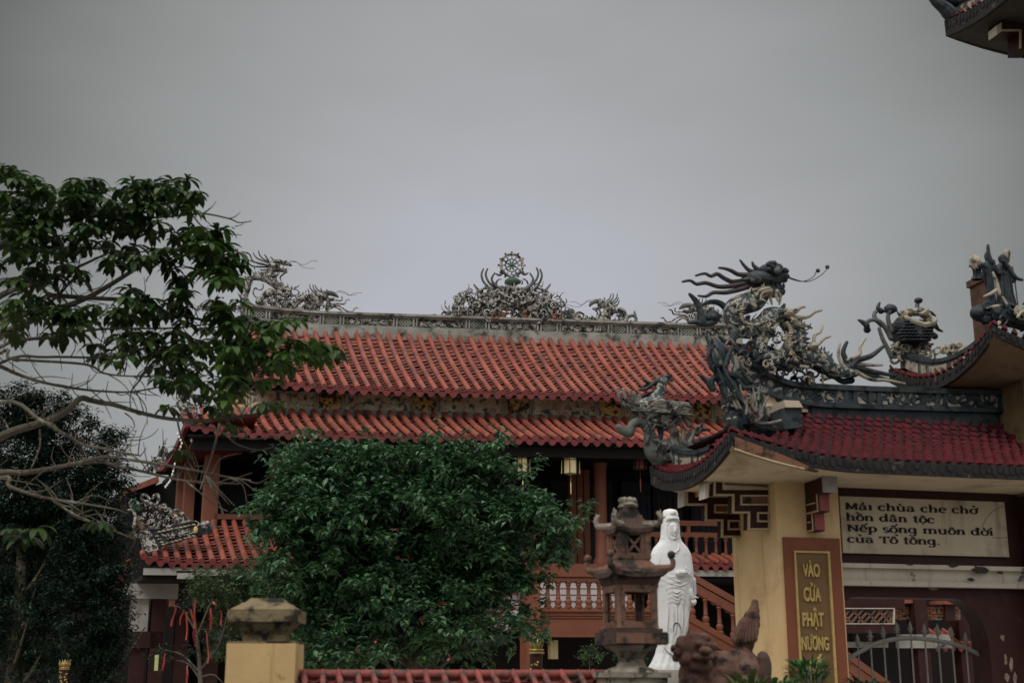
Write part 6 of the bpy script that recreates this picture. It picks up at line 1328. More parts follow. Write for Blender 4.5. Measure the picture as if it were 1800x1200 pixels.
m.tube([fz_(567 + 41 * math.cos(6.283 * i / 20), 250 + 66 * math.sin(6.283 * i / 20), -.002) for i in range(21)], .012, n=7, sub=1); m.tube([fz_(524, 196, .01), fz_(545, 186, .02), fz_(567, 183, .024), (fz_(589, 186, .02)), fz_(606, 196, .01)], .014, n=7)
m.ell(fz_(562, 150, .012), .045, .03, .04, 12, 8, bump=.3)
for x0, y0, x1, y1, sag, o_ in ((545, 560, 640, 560, 16, .008), (540, 585, 650, 580, 18, .008), (552, 630, 600, 630, 14, .012), (550, 650, 606, 648, 16, .012), (552, 672, 606, 670, 17, .012), (556, 692, 600, 690, 14, .01)):
    m.tube([fz_(x0, y0, o_ - .004), fz_((x0 + x1) / 2, (y0 + y1) / 2 + sag, o_ - .001), fz_(x1, y1, o_ - .004)], [.004, .010, .004], n=7)
for L_ in ([(480, 420), (470, 520), (472, 640), (480, 800), (490, 900)], [(655, 420), (676, 500), (684, 600), (668, 690)], [(640, 700), (655, 760), (645, 850), (650, 900)], [(530, 720), (525, 820), (520, 900), (500, 1010)], [(575, 720), (580, 800), (570, 900)], [(610, 720), (618, 800), (612, 880)], [(545, 340), (560, 390), (590, 400)], [(600, 340), (590, 380), (560, 400)]): m.tube([fz_(x, y, .002) for x, y in L_], [.006, .016, .016, .006], n=7)
m.tube([fz_(690, 560, -.03), fz_(695, 640, -.03), fz_(690, 690, -.02)], [.05, .06, .035], n=9)
obj('robed_body', m, M_STAT, statue, sharp=60)
def hand(x, y, sgn, rot, name):
    m = MB(); c0 = front(x, y, .03); ex = EU * math.cos(rot) + UP * math.sin(rot); ey = -EU * math.sin(rot) + UP * math.cos(rot); nn = -Vector((-SF.s, SF.c, 0))
    m.ell(c0, .045, .028, .038, 10, 8)
    for i, l in enumerate((.075, .09, .085, .065)):
        b0 = c0 + ex * (.03) * sgn + ey * (.03 - i * .019); m.tube([b0, b0 + ex * l * .5 * sgn + nn * .018, b0 + ex * l * .9 * sgn + nn * .004 - ey * .008], [.0115, .0105, .007], n=6)
    m.tube([c0 + ey * .03, c0 + ey * .06 + ex * .015 * sgn + nn * .02, c0 + ey * .085 + ex * .035 * sgn + nn * .015], [.013, .012, .008], n=6); m.tube([c0 - ex * .11 * sgn, c0], [.05, .036], n=8)
    return obj(name, m, M_STAT, statue)
hand(628, 520, 1, .1, 'hand'); hand(682, 672, 1, -1.2, 'hand')
m = MB()
for L_ in ([(555, 850), (572, 828), (596, 838)], [(590, 830), (600, 855), (606, 862)], [(508, 985), (530, 1015), (560, 1030), (600, 1045)], [(515, 620), (516, 632)], [(560, 850), (556, 880)]): m.tube([front(x, y, .012) for x, y in L_], [.003, .008, .003], n=5)
obj('crack', m, mat('dark_crack', (.03, .03, .028), .9), statue)
m = MB(); m.lathe(Vector((sp.x, sp.y, 0)), [(.42, 0), (.42, sp.z - .25), (.36, sp.z - .2), (.36, sp.z - .05), (.33, sp.z + .02)], 24); obj('pedestal', m, M_WHITE, statue)
# ================================================================ trees
def px_blob(px, py, Y, rx, ry, rd): c = at(px, py, Y); s_ = (at(px + 100, py, Y) - c).x / 100; return (c, rx * s_, rd, ry * s_ * .97)
def leafy(name, parent, blobs, nper, leaf, mt, seed, sprig=.12, shell=.55, droop=.35, per=30, amp=.18, wid=(.34, .48)):
    """sprigs of leaves spread through a set of ellipsoids; nper(blob) sprigs each"""
    q = random.Random(seed); V = []; Fc = []
    for (c, rx, ry, rz) in blobs:
        ns = max(3, int(nper * (rx * rz + rx * ry + ry * rz)))
        for i in range(ns):
            while True:
                d = Vector((q.gauss(0, 1), q.gauss(0, 1), q.gauss(0, 1)))
                if d.length > .1: break
            d.normalize(); r_ = q.uniform(shell, 1.0) if q.random() < .85 else q.uniform(.2, shell)
            r_ *= 1 + amp * noise.noise(Vector((c.x * 3 + d.x * 2.2, d.y * 2.2, c.z + d.z * 2.2)))
            p = c + Vector((d.x * rx, d.y * ry, d.z * rz)) * r_
            ax = (d * .7 + Vector((q.uniform(-.6, .6), q.uniform(-.6, .6), q.uniform(-.3, .7)))).normalized()
            n_ = int(per * q.uniform(.6, 1.3))
            for j in range(n_):
                t = q.random(); s0 = p + ax * (sprig * (t - .3) * 2) + Vector((q.gauss(0, 1), q.gauss(0, 1), q.gauss(0, .8))) * sprig * .42
                a = q.uniform(0, 6.283); ld = (ax * .5 + Vector((math.cos(a), math.sin(a), q.uniform(-.5, .35) - droop))).normalized()
                L = leaf * q.uniform(.6, 1.2); W = L * q.uniform(*wid)
                sd_ = ld.cross(Vector((q.uniform(-.4, .4), q.uniform(-.4, .4), 1))).normalized(); nn = sd_.cross(ld)
                b = len(V); mid = s0 + ld * L * .45
                V += [s0, mid + sd_ * W / 2 + nn * W * .18, s0 + ld * L - UP * L * .12, mid - sd_ * W / 2 + nn * W * .18]; Fc += [(b, b + 1, b + 2), (b, b + 2, b + 3)]
    mb = MB(); mb.v = V; mb.f = Fc; return obj(name, mb, mt, parent, smooth=False)
# ---- round banyan in the courtyard
YB = 18.5
bl = [px_blob(*a) for a in ((740, 935, YB, 205, 150, 1.0), (572, 888, YB - .2, 92, 92, .8), (610, 1060, YB - .2, 115, 100, .8), (808, 885, YB - .2, 82, 95, .8), (835, 1060, YB - .1, 95, 105, .85), (690, 832, YB, 140, 42, .7), (805, 812, YB, 50, 34, .5), (945, 905, YB - .3, 55, 24, .45), (968, 922, YB - .3, 34, 16, .3), (925, 895, YB - .3, 30, 16, .3), (905, 985, YB - .3, 55, 55, .5), (515, 965, YB - .1, 48, 72, .55), (535, 905, YB - .2, 50, 55, .5), (720, 1110, YB - .2, 150, 75, .8), (560, 818, YB, 68, 28, .5), (495, 905, YB, 30, 40, .4), (560, 1140, YB - .2, 60, 50, .5))]
cb = at(735, 1180, YB)
ban = thing('banyan_tree', Vector((cb.x, cb.y, 0)), 'dense round dark green tree covering the left half of the temple front', 'tree')
core = [px_blob(560, 1060, YB + .2, 90, 110, .6), px_blob(560, 900, YB + .2, 80, 90, .6), px_blob(735, 1110, YB + .2, 170, 70, .6), px_blob(740, 950, YB + .25, 190, 150, .8), px_blob(640, 980, YB + .2, 110, 120, .7), px_blob(820, 990, YB + .2, 90, 120, .7)]
bq = random.Random(91); boughs = []
for (c, rx, ry, rz) in bl:
    for i in range(max(4, int(10.5 * (rx * rz + rx * ry + ry * rz)))):
        while True:
            d = Vector((bq.gauss(0, 1), bq.gauss(0, 1) - .35, bq.gauss(0, 1) + .15))
            if d.length > .2: break
        d.normalize(); q = c + Vector((d.x * rx, d.y * ry, d.z * rz)) * bq.uniform(.80, 1.10); r_ = bq.uniform(.19, .37); boughs.append((q, r_ * 1.25, r_, r_ * .62))
for (c, rx, ry, rz) in bl:          # loose shoots standing out of the outline
    for i in range(5):
        a = bq.uniform(-.3, 3.4); q = c + Vector((math.cos(a) * rx, bq.uniform(-.4, .1), math.sin(a) * rz)) * bq.uniform(1.12, 1.42); r_ = bq.uniform(.06, .12); boughs.append((q, r_, r_, r_ * 1.3))
leafy('crown', ban, boughs, 50, .112, M_LEAFB, 3, sprig=.09, per=15, amp=.4, shell=.3, wid=(.5, .66))
leafy('inner_leaves', ban, core, 110, .12, M_LEAFB, 4, sprig=.16, per=30, amp=.2, shell=.1, wid=(.5, .66))
m = MB()
for i in range(26):
    a = rnd.uniform(0, 6.283); e_ = rnd.uniform(.35, 1.4); L = rnd.uniform(.8, 1.5); d = Vector((math.cos(a) * math.cos(e_), math.sin(a) * math.cos(e_) * .6, math.sin(e_)))
    p0 = Vector((cb.x, cb.y, rnd.uniform(1.2, 1.9))); m.tube([p0, p0 + d * L * .5 + UP * .15, p0 + d * L + Vector((rnd.uniform(-.2, .2), rnd.uniform(-.2, .2), .1))], [.045, .025, .008], n=6)
obj('branches', m, M_BARK, ban)
m = MB(); m.tube([Vector((cb.x, cb.y, 0)), Vector((cb.x + .05, cb.y, .8)), Vector((cb.x - .03, cb.y, 1.6)), Vector((cb.x, cb.y, 2.3))], [.22, .17, .15, .10], n=12); obj('trunk', m, M_BARK, ban)
m = MB()
for (x, y) in ((695, 930), (720, 982), (702, 983), (770, 1065), (780, 1062), (660, 1125), (628, 1145), (790, 1155), (740, 1090), (880, 1085), (898, 1070), (915, 1060), (890, 1050), (905, 1045)):
    p = at(x, y, YB - 1.15)
    for i in range(5): blade_leaf(m, p, Vector((rnd.uniform(-1, 1), rnd.uniform(-1, .2), rnd.uniform(-.3, .8))), .06, .035, .3)
obj('pink_young_leaves', m, mat('pink_young_leaf', (.22, .06, .05), .5, island=(.30, .10, .08)), ban)
# feathery shrub under the left skirt roof
cs = at(400, 1030, 20.5); sh = thing('feathery_shrub', Vector((cs.x, cs.y, 0)), 'pale green feathery shrub below the low left roof, left of the round tree', 'shrub')
leafy('crown', sh, [px_blob(390, 1035, 20.5, 70, 38, .5), px_blob(450, 1015, 20.5, 45, 38, .4), px_blob(470, 1060, 20.5, 40, 60, .4), px_blob(395, 1115, 20.4, 30, 40, .35)], 210, .07, M_LEAFE, 21, sprig=.10, per=22)
m = MB(); m.tube([Vector((cs.x, cs.y, 0)), Vector((cs.x + .1, cs.y, 1.5)), cs], [.06, .04, .015], n=7); obj('trunk', m, M_BARK, sh)
cs = at(1036, 1150, 25.0); sh = thing('wispy_shrub', Vector((cs.x, cs.y, 0)), 'small wispy light green shrub in the dark opening left of the lantern', 'shrub')
leafy('crown', sh, [px_blob(1036, 1150, 25, 24, 18, .25), px_blob(1110, 1160, 25, 26, 22, .25), px_blob(1085, 1095, 25, 22, 12, .2)], 330, .06, M_LEAFE, 23, sprig=.08, per=14, shell=.1)
m = MB(); m.tube([Vector((cs.x, cs.y, 0)), cs], [.03, .01], n=6); obj('stem', m, M_BARK, sh)
# dark trees at the left
YD = 24.0
for (nm, lab, blobs, seed, tp) in (('dark_tree', 'tall dark small leaved tree at the far left edge behind the bare branches', [(45, 800, YD, 72, 58, .8), (20, 860, YD, 70, 90, .9), (88, 770, YD, 26, 44, .4), (45, 745, YD, 30, 36, .4), (40, 702, YD, 26, 30, .35), (62, 730, YD, 38, 40, .5), (112, 712, YD, 18, 26, .3), (120, 760, YD, 34, 50, .45), (0, 720, YD, 35, 40, .5), (90, 880, YD, 75, 62, .8), (30, 1000, YD, 90, 120, 1.0), (40, 1120, YD, 100, 100, 1.0), (160, 735, YD, 14, 12, .2)], 5, (20, 1150)),
                       ('dark_tree', 'dark small leaved tree standing against the left end of the temple', [(200, 775, YD - .6, 20, 34, .35), (176, 805, YD - .6, 22, 30, .35), (185, 842, YD - .6, 42, 40, .5), (150, 900, YD - .6, 70, 70, .8), (175, 980, YD - .8, 62, 90, .7), (130, 1080, YD - .8, 85, 110, .9), (90, 930, YD - .3, 110, 90, .8), (120, 850, YD - .2, 90, 60, .6), (190, 1090, YD - .8, 40, 80, .5), (165, 1170, YD - .8, 55, 50, .5)], 6, (160, 1170))):
    p = at(tp[0], tp[1], YD - .4); t = thing(nm, Vector((p.x, p.y, 0)), lab, 'tree')
    leafy('crown', t, [px_blob(*b) for b in blobs], 120, .095, M_LEAFC, seed, sprig=.13, per=30, amp=.38)
    m = MB(); m.tube([Vector((p.x, p.y, 0)), Vector((p.x + .1, p.y, 2)), Vector((p.x, p.y, 4.2))], [.2, .15, .07], n=9)
    for i in range(12):
        a = rnd.uniform(0, 6.28); z = rnd.uniform(1.2, 4); m.tube([Vector((p.x, p.y, z)), Vector((p.x + math.cos(a) * .5, p.y + math.sin(a) * .4, z + .4)), Vector((p.x + math.cos(a) * .9, p.y + math.sin(a) * .6, z + 1.0))], [.05, .03, .01], n=5)
    obj('trunk', m, M_BARK, t)
# ---- broad leaved tree reaching in from the left
YT = 13.0
tp = at(-190, 1188, YT); bt = thing('broadleaf_tree', Vector((tp.x, tp.y, 0)), 'broad leaved tree reaching in from the left with long bare drooping branches', 'tree')
Z1 = lambda L, s_=2.857, x0=0, y0=260: [(x0 + x / s_, y0 + y / s_) for x, y in L]
Z7 = lambda L: Z1(L, 5.0, 0, 660)
Z8 = lambda L: Z1(L, 5.0, 200, 660)
limbs = [([(-190, 900), (-60, 800)] + Z7([(0, 540), (140, 480), (340, 420), (560, 330), (700, 205)]) + [(158, 703), (180, 708)] + Z8([(0, 255), (250, 330), (500, 380), (800, 395), (1000, 370), (1300, 330), (1480, 265)]), .050, .012, 0.0),
         ([(-190, 960), (-60, 840)] + Z7([(0, 850), (220, 850), (420, 820), (620, 780), (880, 720)]) + Z8([(0, 720), (350, 770), (700, 830), (1000, 890), (1200, 920)]), .036, .008, -.3),
         (Z7([(620, 780), (880, 752)]) + Z8([(0, 785), (250, 840), (500, 900), (700, 930), (1100, 950)]), .024, .007, -.25),
         ([(-190, 780)] + Z7([(0, 230), (360, 395), (560, 510), (720, 600), (900, 640), (1100, 680)]) + [(245, 800)], .024, .008, -.6),
         ([(-190, 900)] + Z7([(0, 900), (80, 970), (300, 1050), (450, 1080), (700, 1120), (1000, 1170)]) + [(225, 902)], .024, .006, -.8),
         (Z7([(450, 1080), (560, 1160)]) + [(140, 908), (190, 928), (238, 948)], .014, .005, -.8),
         ([(-190, 700)] + Z1([(0, 860), (130, 830), (270, 760), (330, 700), (380, 640)]), .026, .010, .1),
         ([(-190, 740)] + Z1([(0, 1000), (150, 960), (240, 955), (500, 910), (850, 905), (1050, 885), (1280, 872)]), .024, .006, -.1),
         (Z1([(240, 740), (330, 745), (480, 755), (720, 770), (830, 820), (950, 850), (1060, 870)]), .030, .014, .2),
         ([(-190, 760)] + Z1([(0, 1080), (230, 1050), (520, 1050), (700, 1010), (770, 985)]), .020, .006, .0),
         ([(-190, 740)] + Z1([(0, 1030), (60, 1060), (420, 1085), (520, 1130), (640, 1145), (850, 1150), (1030, 1145)]), .020, .005, -.2),
         (Z1([(0, 1095), (100, 1140), (230, 1180), (400, 1210)]) + [(190, 688), (235, 688), (300, 676)], .022, .007, .1),
         (Z1([(200, 320), (560, 350), (760, 350), (900, 340), (1020, 330), (1150, 355), (1200, 375), (1260, 368)]), .018, .006, .2),
         (Z1([(1020, 330), (1060, 300), (1085, 268)]), .009, .004, .2), (Z1([(1150, 355), (1180, 345), (1208, 322)]), .008, .004, .2), (Z1([(970, 340), (1010, 390), (1060, 410), (1130, 430), (1215, 438)]), .010, .004, .2), (Z1([(1010, 340), (1050, 380), (1090, 410)]), .007, .004, .2), (Z1([(1180, 395), (1215, 385), (1220, 375)]), .006, .003, .2),
         (Z1([(300, 500), (540, 510), (640, 525), (740, 520), (850, 515)]), .014, .006, .1), (Z1([(720, 490), (840, 550), (920, 590), (1000, 620)]), .012, .005, .1), (Z1([(640, 560), (760, 550), (900, 600)]), .010, .004, .0),
         (Z1([(440, 715), (500, 700), (540, 655)]), .007, .004, .2), (Z1([(735, 670), (740, 655), (760, 630)]), .007, .004, .2), (Z1([(870, 890), (920, 840), (940, 790)]), .013, .009, .0), (Z1([(900, 890), (930, 950), (1040, 1030), (1130, 1020), (1280, 1035)]), .011, .006, .0), (Z1([(1060, 1000), (1090, 1090), (1150, 1190)]), .011, .007, -.1),
         (Z8([(560, 400), (590, 520), (680, 700), (720, 790), (780, 790)]), .011, .005, -.2), (Z8([(600, 400), (850, 460), (1000, 510), (1200, 555), (1420, 530), (1560, 480)]), .010, .005, -.2), (Z8([(960, 500), (1080, 600), (1250, 650), (1400, 630)]), .008, .004, -.2), (Z8([(930, 420), (900, 560), (850, 740), (800, 880), (760, 1000)]), .014, .007, -.4), (Z8([(810, 880), (870, 1000), (940, 1150), (960, 1220)]), .012, .006, -.4), (Z8([(830, 890), (930, 1010), (1060, 1140)]), .010, .005, -.4), (Z8([(640, 930), (750, 1020), (900, 1140), (1000, 1190)]), .009, .004, -.4), (Z8([(1420, 530), (1500, 600), (1620, 610)]), .008, .004, -.2), (Z8([(900, 400), (1000, 300), (1040, 265)]), .007, .004, 0), (Z8([(1120, 340), (1160, 280), (1190, 245)]), .007, .004, 0), (Z8([(740, 440), (900, 380), (870, 330), (820, 300)]), .008, .004, 0),
         (Z7([(1100, 330), (1160, 380), (1180, 450), (1120, 530)]), .008, .003, 0), (Z8([(130, 570), (250, 560), (340, 520), (395, 465)]), .006, .003, 0), (Z8([(110, 615), (170, 615), (215, 600)]), .005, .003, 0), (Z8([(120, 535), (200, 540), (260, 532)]), .005, .003, 0), (Z8([(230, 710), (270, 660), (285, 630)]), .006, .003, 0), (Z7([(350, 470), (350, 620), (290, 780), (250, 850)]), .010, .006, -.4), (Z7([(700, 700), (720, 600), (700, 560)]), .009, .005, -.3)]
m = MB(); tips = []
for q, r0, r1, dy in limbs:
    n_ = len(q); m.tube([at(x, y, YT + dy + .10 * math.sin(i * 1.7 + x * .01)) for i, (x, y) in enumerate(q)], [(r0 + (r1 - r0) * (i / (n_ - 1)) ** .8) for i in range(n_)], n=8, sub=5, cap=False)
tw = random.Random(44)
for i in range(230):      # bare twigs
    q, r0, r1, dy = limbs[tw.randrange(0, 13)]; j = tw.randrange(1, len(q)); x, y = q[j - 1]; x2, y2 = q[j]; f = tw.random(); x += (x2 - x) * f; y += (y2 - y) * f
    if y < 480: continue
    a = tw.uniform(-2.6, .9); L = tw.uniform(25, 75); c = tw.uniform(-.9, .9)
    p0 = at(x, y, YT + dy); d_ = tw.uniform(-.25, .25)
    m.tube([p0, at(x + L * .5 * math.cos(a), y + L * .5 * math.sin(a), YT + dy + d_ * .5), at(x + L * math.cos(a + c * .5), y + L * math.sin(a + c * .5), YT + dy + d_)], [.0065, .005, .0028], n=5, sub=4)
obj('branches', m, M_BARK, bt)
m = MB(); m.tube([Vector((tp.x, tp.y, 0)), Vector((tp.x - .1, tp.y, 1.5)), Vector((tp.x + .05, tp.y, 3.0)), Vector((tp.x, tp.y, 4.2)), Vector((tp.x + .15, tp.y, 5.6)), Vector((tp.x + .5, tp.y, 6.6))], [.24, .19, .17, .14, .10, .05], n=12)
for q in ([(-190, 700), (-100, 520), (0, 430), (150, 380), (300, 372)], [(-190, 760), (-80, 640), (60, 560), (160, 520), (300, 440), (380, 450)], [(-190, 720), (-90, 600), (0, 520), (90, 490), (200, 440)]): m.tube([at(x, y, YT + .1) for x, y in q], [.07, .05, .035, .02, .01], n=8)
obj('trunk', m, M_BARK, bt)
wq = random.Random(12); m = MB(); lite = MB()
regs = [((-20, 300, 60, 480), 44), ((40, 318, 150, 470), 60), ((130, 322, 250, 425), 54), ((235, 318, 345, 412), 46), ((0, 470, 150, 500), 10), ((150, 420, 290, 470), 14), ((300, 405, 420, 460), 34), ((355, 450, 425, 510), 24), ((195, 458, 232, 480), 3), ((250, 455, 300, 470), 4), ((300, 478, 352, 500), 6), ((20, 485, 140, 510), 9), ((10, 525, 110, 560), 14), ((180, 510, 262, 545), 9), ((285, 515, 335, 545), 7), ((0, 545, 130, 600), 26), ((130, 545, 340, 600), 40), ((375, 535, 430, 570), 11), ((350, 560, 440, 610), 16), ((400, 570, 530, 660), 54), ((520, 610, 600, 645), 16), ((160, 600, 330, 650), 24), ((280, 610, 420, 690), 34), ((290, 680, 400, 740), 12), ((390, 670, 500, 720), 14), ((250, 640, 330, 670), 6), ((20, 915, 130, 960), 4), ((150, 920, 175, 940), 1), ((360, 740, 420, 760), 2), ((300, 790, 330, 810), 1)]
for (x0, y0, x1, y1), n_ in regs:
    for i in range(max(1, int(n_ * .82))):
        x = wq.uniform(x0, x1); y = wq.uniform(y0, y1); dy = wq.uniform(-.7, .7) if y < 900 else -1.2
        p = at(x, y - 8, YT + dy); tgt = lite if (x > 330 and 390 < y < 720 and wq.random() < .6) else m
        ax = Vector((wq.uniform(-.35, .35), wq.uniform(-.35, .35), 1)).normalized(); nl = wq.randrange(7, 11); a0 = wq.uniform(0, 6.28)
        for j in range(nl):
            a = a0 + 6.283 * j / nl + wq.uniform(-.25, .25); up0 = wq.uniform(.05, .75)
            d = Vector((math.cos(a), math.sin(a), up0)) + Vector((ax.x, ax.y, 0)); L = wq.uniform(.15, .24)
            blade_leaf(tgt, p, d, L, L * wq.uniform(.28, .38), wq.uniform(1.0, 2.1), .22)
cr_ = obj('crown', m, M_LEAFA, bt, sharp=60)
obj('young_foliage', lite, mat('fresh_broad_leaf', (.035, .085, .018), .45, island=(.065, .115, .02), trans=.28), bt, sharp=60)
# ---- small bare tree hung with red ribbons
YR = 17.0
rp = at(352, 1195, YR); rt = thing('ribbon_tree', Vector((rp.x, rp.y, 0)), 'small thin branched tree hung with red ribbons at the lower left', 'tree')
m = MB(); m.tube([Vector((rp.x, rp.y, 0)), Vector((rp.x + .05, rp.y, 1.0)), at(352, 1190, YR), at(345, 1110, YR), at(330, 1060, YR)], [.06, .05, .03, .02, .008], n=7)
for q in ([(350, 1180), (385, 1130), (400, 1075)], [(345, 1110), (320, 1070), (298, 1062)], [(345, 1120), (365, 1070), (372, 1058)], [(350, 1190), (330, 1165), (310, 1160)], [(350, 1190), (375, 1185), (392, 1200)], [(345, 1110), (340, 1060), (345, 1050)], [(350, 1180), (320, 1150), (285, 1140), (280, 1130)]): m.tube([at(x, y, YR) for x, y in q], [.016, .010, .004], n=6)
obj('branches', m, M_BARK, rt)
leafy('leaves', rt, [px_blob(290, 1148, YR, 22, 14, .2), px_blob(335, 1062, YR, 22, 9, .2), px_blob(372, 1120, YR, 22, 16, .2), px_blob(340, 1140, YR, 16, 10, .15)], 330, .06, M_LEAFC, 31, sprig=.06, per=10, shell=.1)
for i, (x, y0, y1, sl_, wpx, lab) in enumerate(((309, 1064, 1100, -8, 3.2, 'red ribbon slanting at the left end of the ribbon row'), (323, 1070, 1098, -8, 2.8, 'short slanting red ribbon second from the left'), (344, 1054, 1104, -4, 3.0, 'long orange red ribbon in the middle of the upper ribbon row'), (328, 1074, 1124, 0, 3.0, 'straight orange red ribbon hanging lowest in the upper row'), (336, 1070, 1092, 4, 2.6, 'short red ribbon between the two long orange red ones'), (371, 1068, 1108, -1, 4.2, 'wide crimson ribbon right of the long orange red ones'), (388, 1072, 1098, 1, 2.6, 'small red ribbon nearest the fence post'), (373, 1056, 1064, 8, 4.0, 'tiny folded pink ribbon at the top of the ribbon row'), (342, 1104, 1136, 0, 5.0, 'dark wine red ribbon below the long middle ribbon'), (364, 1112, 1165, 2, 2.6, 'thin long rosy ribbon right of the wine red one'), (290, 1148, 1178, -4, 3.6, 'crimson ribbon beside the pale green tag'), (330, 1168, 1200, -2, 3.6, 'pink red ribbon at the very bottom edge'))):
    p = at(x, y0, YR - .15); b = at(x + sl_, y1, YR - .15); w_ = wpx * 1.0 * YR / F / 2; mb = MB(); rows = []
    for q in range(9):
        f = q / 8; c = p.lerp(b, f) + Vector((0.005 * math.sin(f * 7 + i), .02 * math.sin(f * 5 + i * 2), 0)); tw_ = Vector((math.cos(.8 * math.sin(f * 3 + i)), math.sin(.8 * math.sin(f * 3 + i)), 0)); rows.append([c - tw_ * w_, c + tw_ * w_, c + tw_ * w_ + Vector((0, .003, 0)), c - tw_ * w_ + Vector((0, .003, 0))])
    mb.grid(rows, closed=True); mb.add(rows[-1], [(0, 1, 2, 3)])
    o = obj('ribbon', mb, M_RIBO if 'orange' in lab and 'between' not in lab and 'right of' not in lab else M_RIBW if 'wine red ribbon' in lab else M_RIBP if 'pink' in lab or 'rosy' in lab else M_RIB, None, loc=p); tag(o, lab, 'ribbon', 'red ribbons hung in the thin tree')
mb = MB(); p = at(275, 1164, YR - .15); mb.box(p, .045, .006, .19, .1); mb.box(p + Vector((0, -.004, .07)), .05, .006, .03, .1); o = obj('paper_tag', mb, mat('pale_green_paper', (.42, .46, .20), .7), None, loc=p); tag(o, 'pale yellow green paper tag hanging left of the ribbons', 'tag')
# ================================================================ hanging lanterns, bulbs, small things
def hang_lantern(px, ytop, ybot, wpx, v, paper, label, tail):
    c = TF.hw(px, (ytop + ybot) / 2, v); sc_ = (TF.hw(px + 50, ytop, v) - TF.hw(px, ytop, v)).length / 50; h = (ybot - ytop) * sc_; r_ = wpx * sc_ / 2
    t = thing('hanging_lantern', c + UP * h * .6, label, 'lantern', 'lanterns hanging under the lower eave')
    m = MB(); m.lathe(c, [(r_ * .86, -h * .48), (r_ * .86, h * .48)], 6, .35); obj('paper_shade', m, paper, t, smooth=False)
    m = MB()
    for j in range(6):
        a = .35 + 6.2832 * j / 6; d = Vector((math.cos(a), math.sin(a), 0)) * r_ * .92; m.bar(c + d - UP * h * .52, c + d + UP * h * .52, .018, .018)
        d2 = Vector((math.cos(a + 1.047), math.sin(a + 1.047), 0)) * r_ * .92
        for z in (-.5, .24, .5): m.bar(c + d + UP * h * z, c + d2 + UP * h * z, .014, .022 if z > .3 or z < 0 else .012)
    m.tube([c + UP * h * .5, Vector((c.x, c.y, max(c.z + h * .5 + .1, 6.825)))], .006, n=5, sub=1); obj('frame', m, M_INNER, t)
    m = MB(); m.tube([c - UP * h * .5, c - UP * (h * .5 + tail * .4)], .004, n=5, sub=1); m.tube([c - UP * (h * .5 + tail * .4), c - UP * (h * .5 + tail * .5), c - UP * (h * .5 + tail)], [.006, .016, .012], n=6, sub=2)
    for s_ in (-1, 1): d = Vector((TF.c, TF.s, 0)) * s_ * r_ * 1.12; m.tube([c + d + UP * h * .2, c + d - UP * h * .45], [.006, .013], n=5, sub=2)
    obj('tassel', m, paper, t)
hang_lantern(919, 797, 830, 22, .35, M_LPAP, 'yellow paper lantern beside the round tree, left one under the eave', .48)
hang_lantern(1003, 800, 833, 28, .35, M_LPAP, 'yellow paper lantern in front of the dark doors left of the red column', .46)
hang_lantern(1125, 800, 825, 19, .5, M_RPAP, 'small maroon patterned lantern near the phoenix', .52)
c = TF.hw(972, 1141, -1.6); t = thing('hanging_lantern', c + UP * .2, 'dull yellow box lantern hanging in the dark below the stair landing', 'lantern'); m = MB(); m.box(c, .17, .17, .40, .3); obj('paper_shade', m, M_LPAP, t)
m = MB(); m.tube([c + UP * .2, c + UP * .36], .006, n=5, sub=1); m.box(c + UP * .205, .19, .19, .02, .3); m.box(c - UP * .205, .19, .19, .02, .3); m.tube([c - UP * .21, c - UP * .42], [.008, .012], n=5, sub=1); obj('frame', m, M_INNER, t)
for i, (x, y, lab) in enumerate(((978, 790, 'white bulb under the eave between the two yellow lanterns'), (1031, 790, 'white bulb under the eave just left of the round red column'), (1083, 788, 'white bulb under the eave just right of the round red column'), (1135, 784, 'white bulb under the eave beside the phoenix base'), (820, 786, 'white bulb above the top right of the round tree'), (337, 772, 'white bulb at the left corner of the lower eave'), (366, 780, 'white bulb left of the corner column'), (421, 773, 'white bulb under the left part of the lower eave'))):
    p = TF.hw(x, y, .22); mb = MB(); mb.lathe(p, [(.004, .085), (.022, .08), (.026, .05), (.02, .03), (.032, -.01), (.03, -.04), (.01, -.065)], 9); o = obj('light_bulb', mb, M_BULB, None, loc=p); tag(o, lab, 'light bulb', 'bulbs strung under the lower eave')
p = TF.hw(312, 765, -.1); t = thing('light_string', p, 'string of small white lights hanging from the left eave corner', 'light string')
cable, lamps = MB(), MB(); L_ = [(312, 762), (320, 778), (314, 795), (308, 812), (304, 830), (299, 845), (291, 855)]
cable.tube([TF.hw(x, y, -.1) for x, y in L_], .006, n=5)
for i in range(18):
    f = i / 17 * (len(L_) - 1); j = min(int(f), len(L_) - 2); q = f - j; lamps.ell(TF.hw(L_[j][0] * (1 - q) + L_[j + 1][0] * q, L_[j][1] * (1 - q) + L_[j + 1][1] * q, -.1), .022, .02, .035, 7, 5)
obj('cable', cable, M_INNER, t); obj('lamps', lamps, M_BULB, t)
p = TF.hw(327, 1012, -.85); t = thing('flood_lamp', p, 'white box flood lamp under the fascia of the low left roof', 'lamp'); m = MB(); m.hexa([TF.w(*q) for q in [(u_ + d[0], v_, z_) for (u_, z_), v_, d in ()]]) if False else m.box(p, .36, .18, .12, TF.yaw, .9); obj('housing', m, M_WHITE, t); m = MB(); m.box(p + UP * .09, .40, .10, .04, TF.yaw); obj('bracket', m, M_INNER, t)
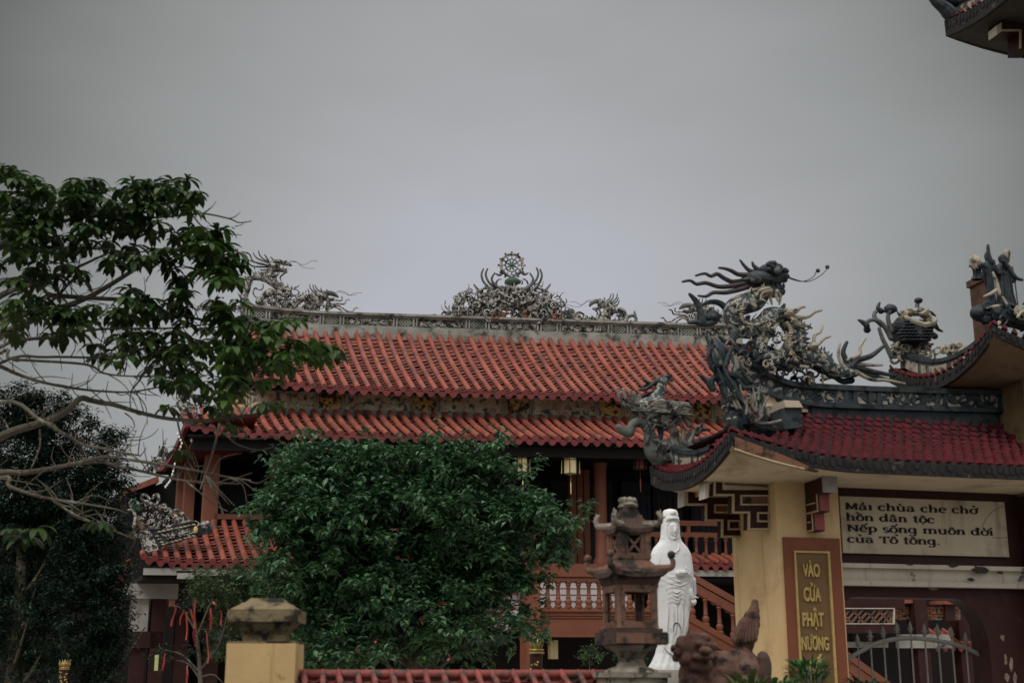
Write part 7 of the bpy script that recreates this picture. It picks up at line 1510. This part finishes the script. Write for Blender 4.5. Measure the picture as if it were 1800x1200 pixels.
def gilded(px, ytop, ybot, Y, label, s):
    c = at(px, ybot, Y); z1 = at(px, ytop, Y).z; h = z1 - c.z; c = Vector((c.x, c.y, 0)); t = thing('gilded_post', c, label, 'post', 'gilded posts of the courtyard'); zb = z1 - h
    r_ = s
    m = MB(); m.lathe(c, [(r_ * .9, 0), (r_ * .9, zb + h * .42)], 16); obj('shaft', m, M_WOODD, t)
    m = MB(); m.lathe(c, [(r_ * .92, zb + h * .42), (r_ * 1.15, zb + h * .44), (r_ * 1.15, zb + h * .48), (r_ * .85, zb + h * .50), (r_ * 1.1, zb + h * .53), (r_ * 1.05, zb + h * .56), (r_ * .7, zb + h * .57), (r_ * 1.0, zb + h * .66), (r_ * 1.0, zb + h * .76), (r_ * .6, zb + h * .86), (r_ * .2, zb + h * .9), (r_ * .05, zb + h)], 18)
    for i in range(4):
        a = i * 1.571 + .78; d = Vector((math.cos(a), math.sin(a), 0)); m.tube([c + d * r_ * 1.0 + UP * (zb + h * .60), c + d * r_ * 1.25 + UP * (zb + h * .76), c + d * r_ * 1.1 + UP * (zb + h * .88), c + d * r_ * 1.4 + UP * (zb + h * .97)], [r_ * .12, r_ * .16, r_ * .12, r_ * .05], n=6)
    for i in range(14):
        a = -1.57 + rnd.uniform(-1.3, 1.3); m.ell(c + Vector((math.cos(a), math.sin(a), 0)) * r_ * .9 + UP * (zb + rnd.uniform(-.3, .34) * h), r_ * .2, r_ * .2, r_ * .2, 8, 6)
    obj('gilded_capital', m, M_GOLDB, t)
gilded(943, 1112, 1176, 22.0, 'gilded post with an orb finial below the stair landing, right of the round tree', .115)
gilded(112, 1158, 1190, 22.0, 'dark red post with a gold collar in the shade of the far left trees', .075)
# flower pot on the stair newel
u_, _ = TF.hit(936, 960, -2.1); zt_ = TF.hit(936, 976, -2.1)[1]; p = TF.w(u_, -2.1, zt_ - .3)
t = thing('flower_pot', TF.w(u_, -2.1, zt_ - .25), 'terracotta urn with leaves standing on the stair post', 'flower pot')
c = TF.w(u_, -2.1, 0); m = MB(); m.lathe(c, [(.10, zt_ - .28), (.09, zt_ - .2), (.13, zt_ - .12), (.21, zt_ - .02), (.19, zt_), (.22, zt_ + .03), (.25, zt_ + .09), (.22, zt_ + .10)], 18); obj('urn', m, M_WOOD, t)
leafy('leaves', t, [px_blob(936, 958, 28.0, 17, 12, .2)], 400, .07, M_LEAFC, 71, sprig=.06, per=10, shell=.1)
m = MB(); q = TF.hw(944, 941, -1.9); m.box(q, .30, .2, .16, .1); m.box(q + UP * .09, .34, .24, .03, .1); o = obj('planter_box', m, M_WOOD, None, loc=q); tag(o, 'small red brown box above the urn at the edge of the round tree', 'planter')
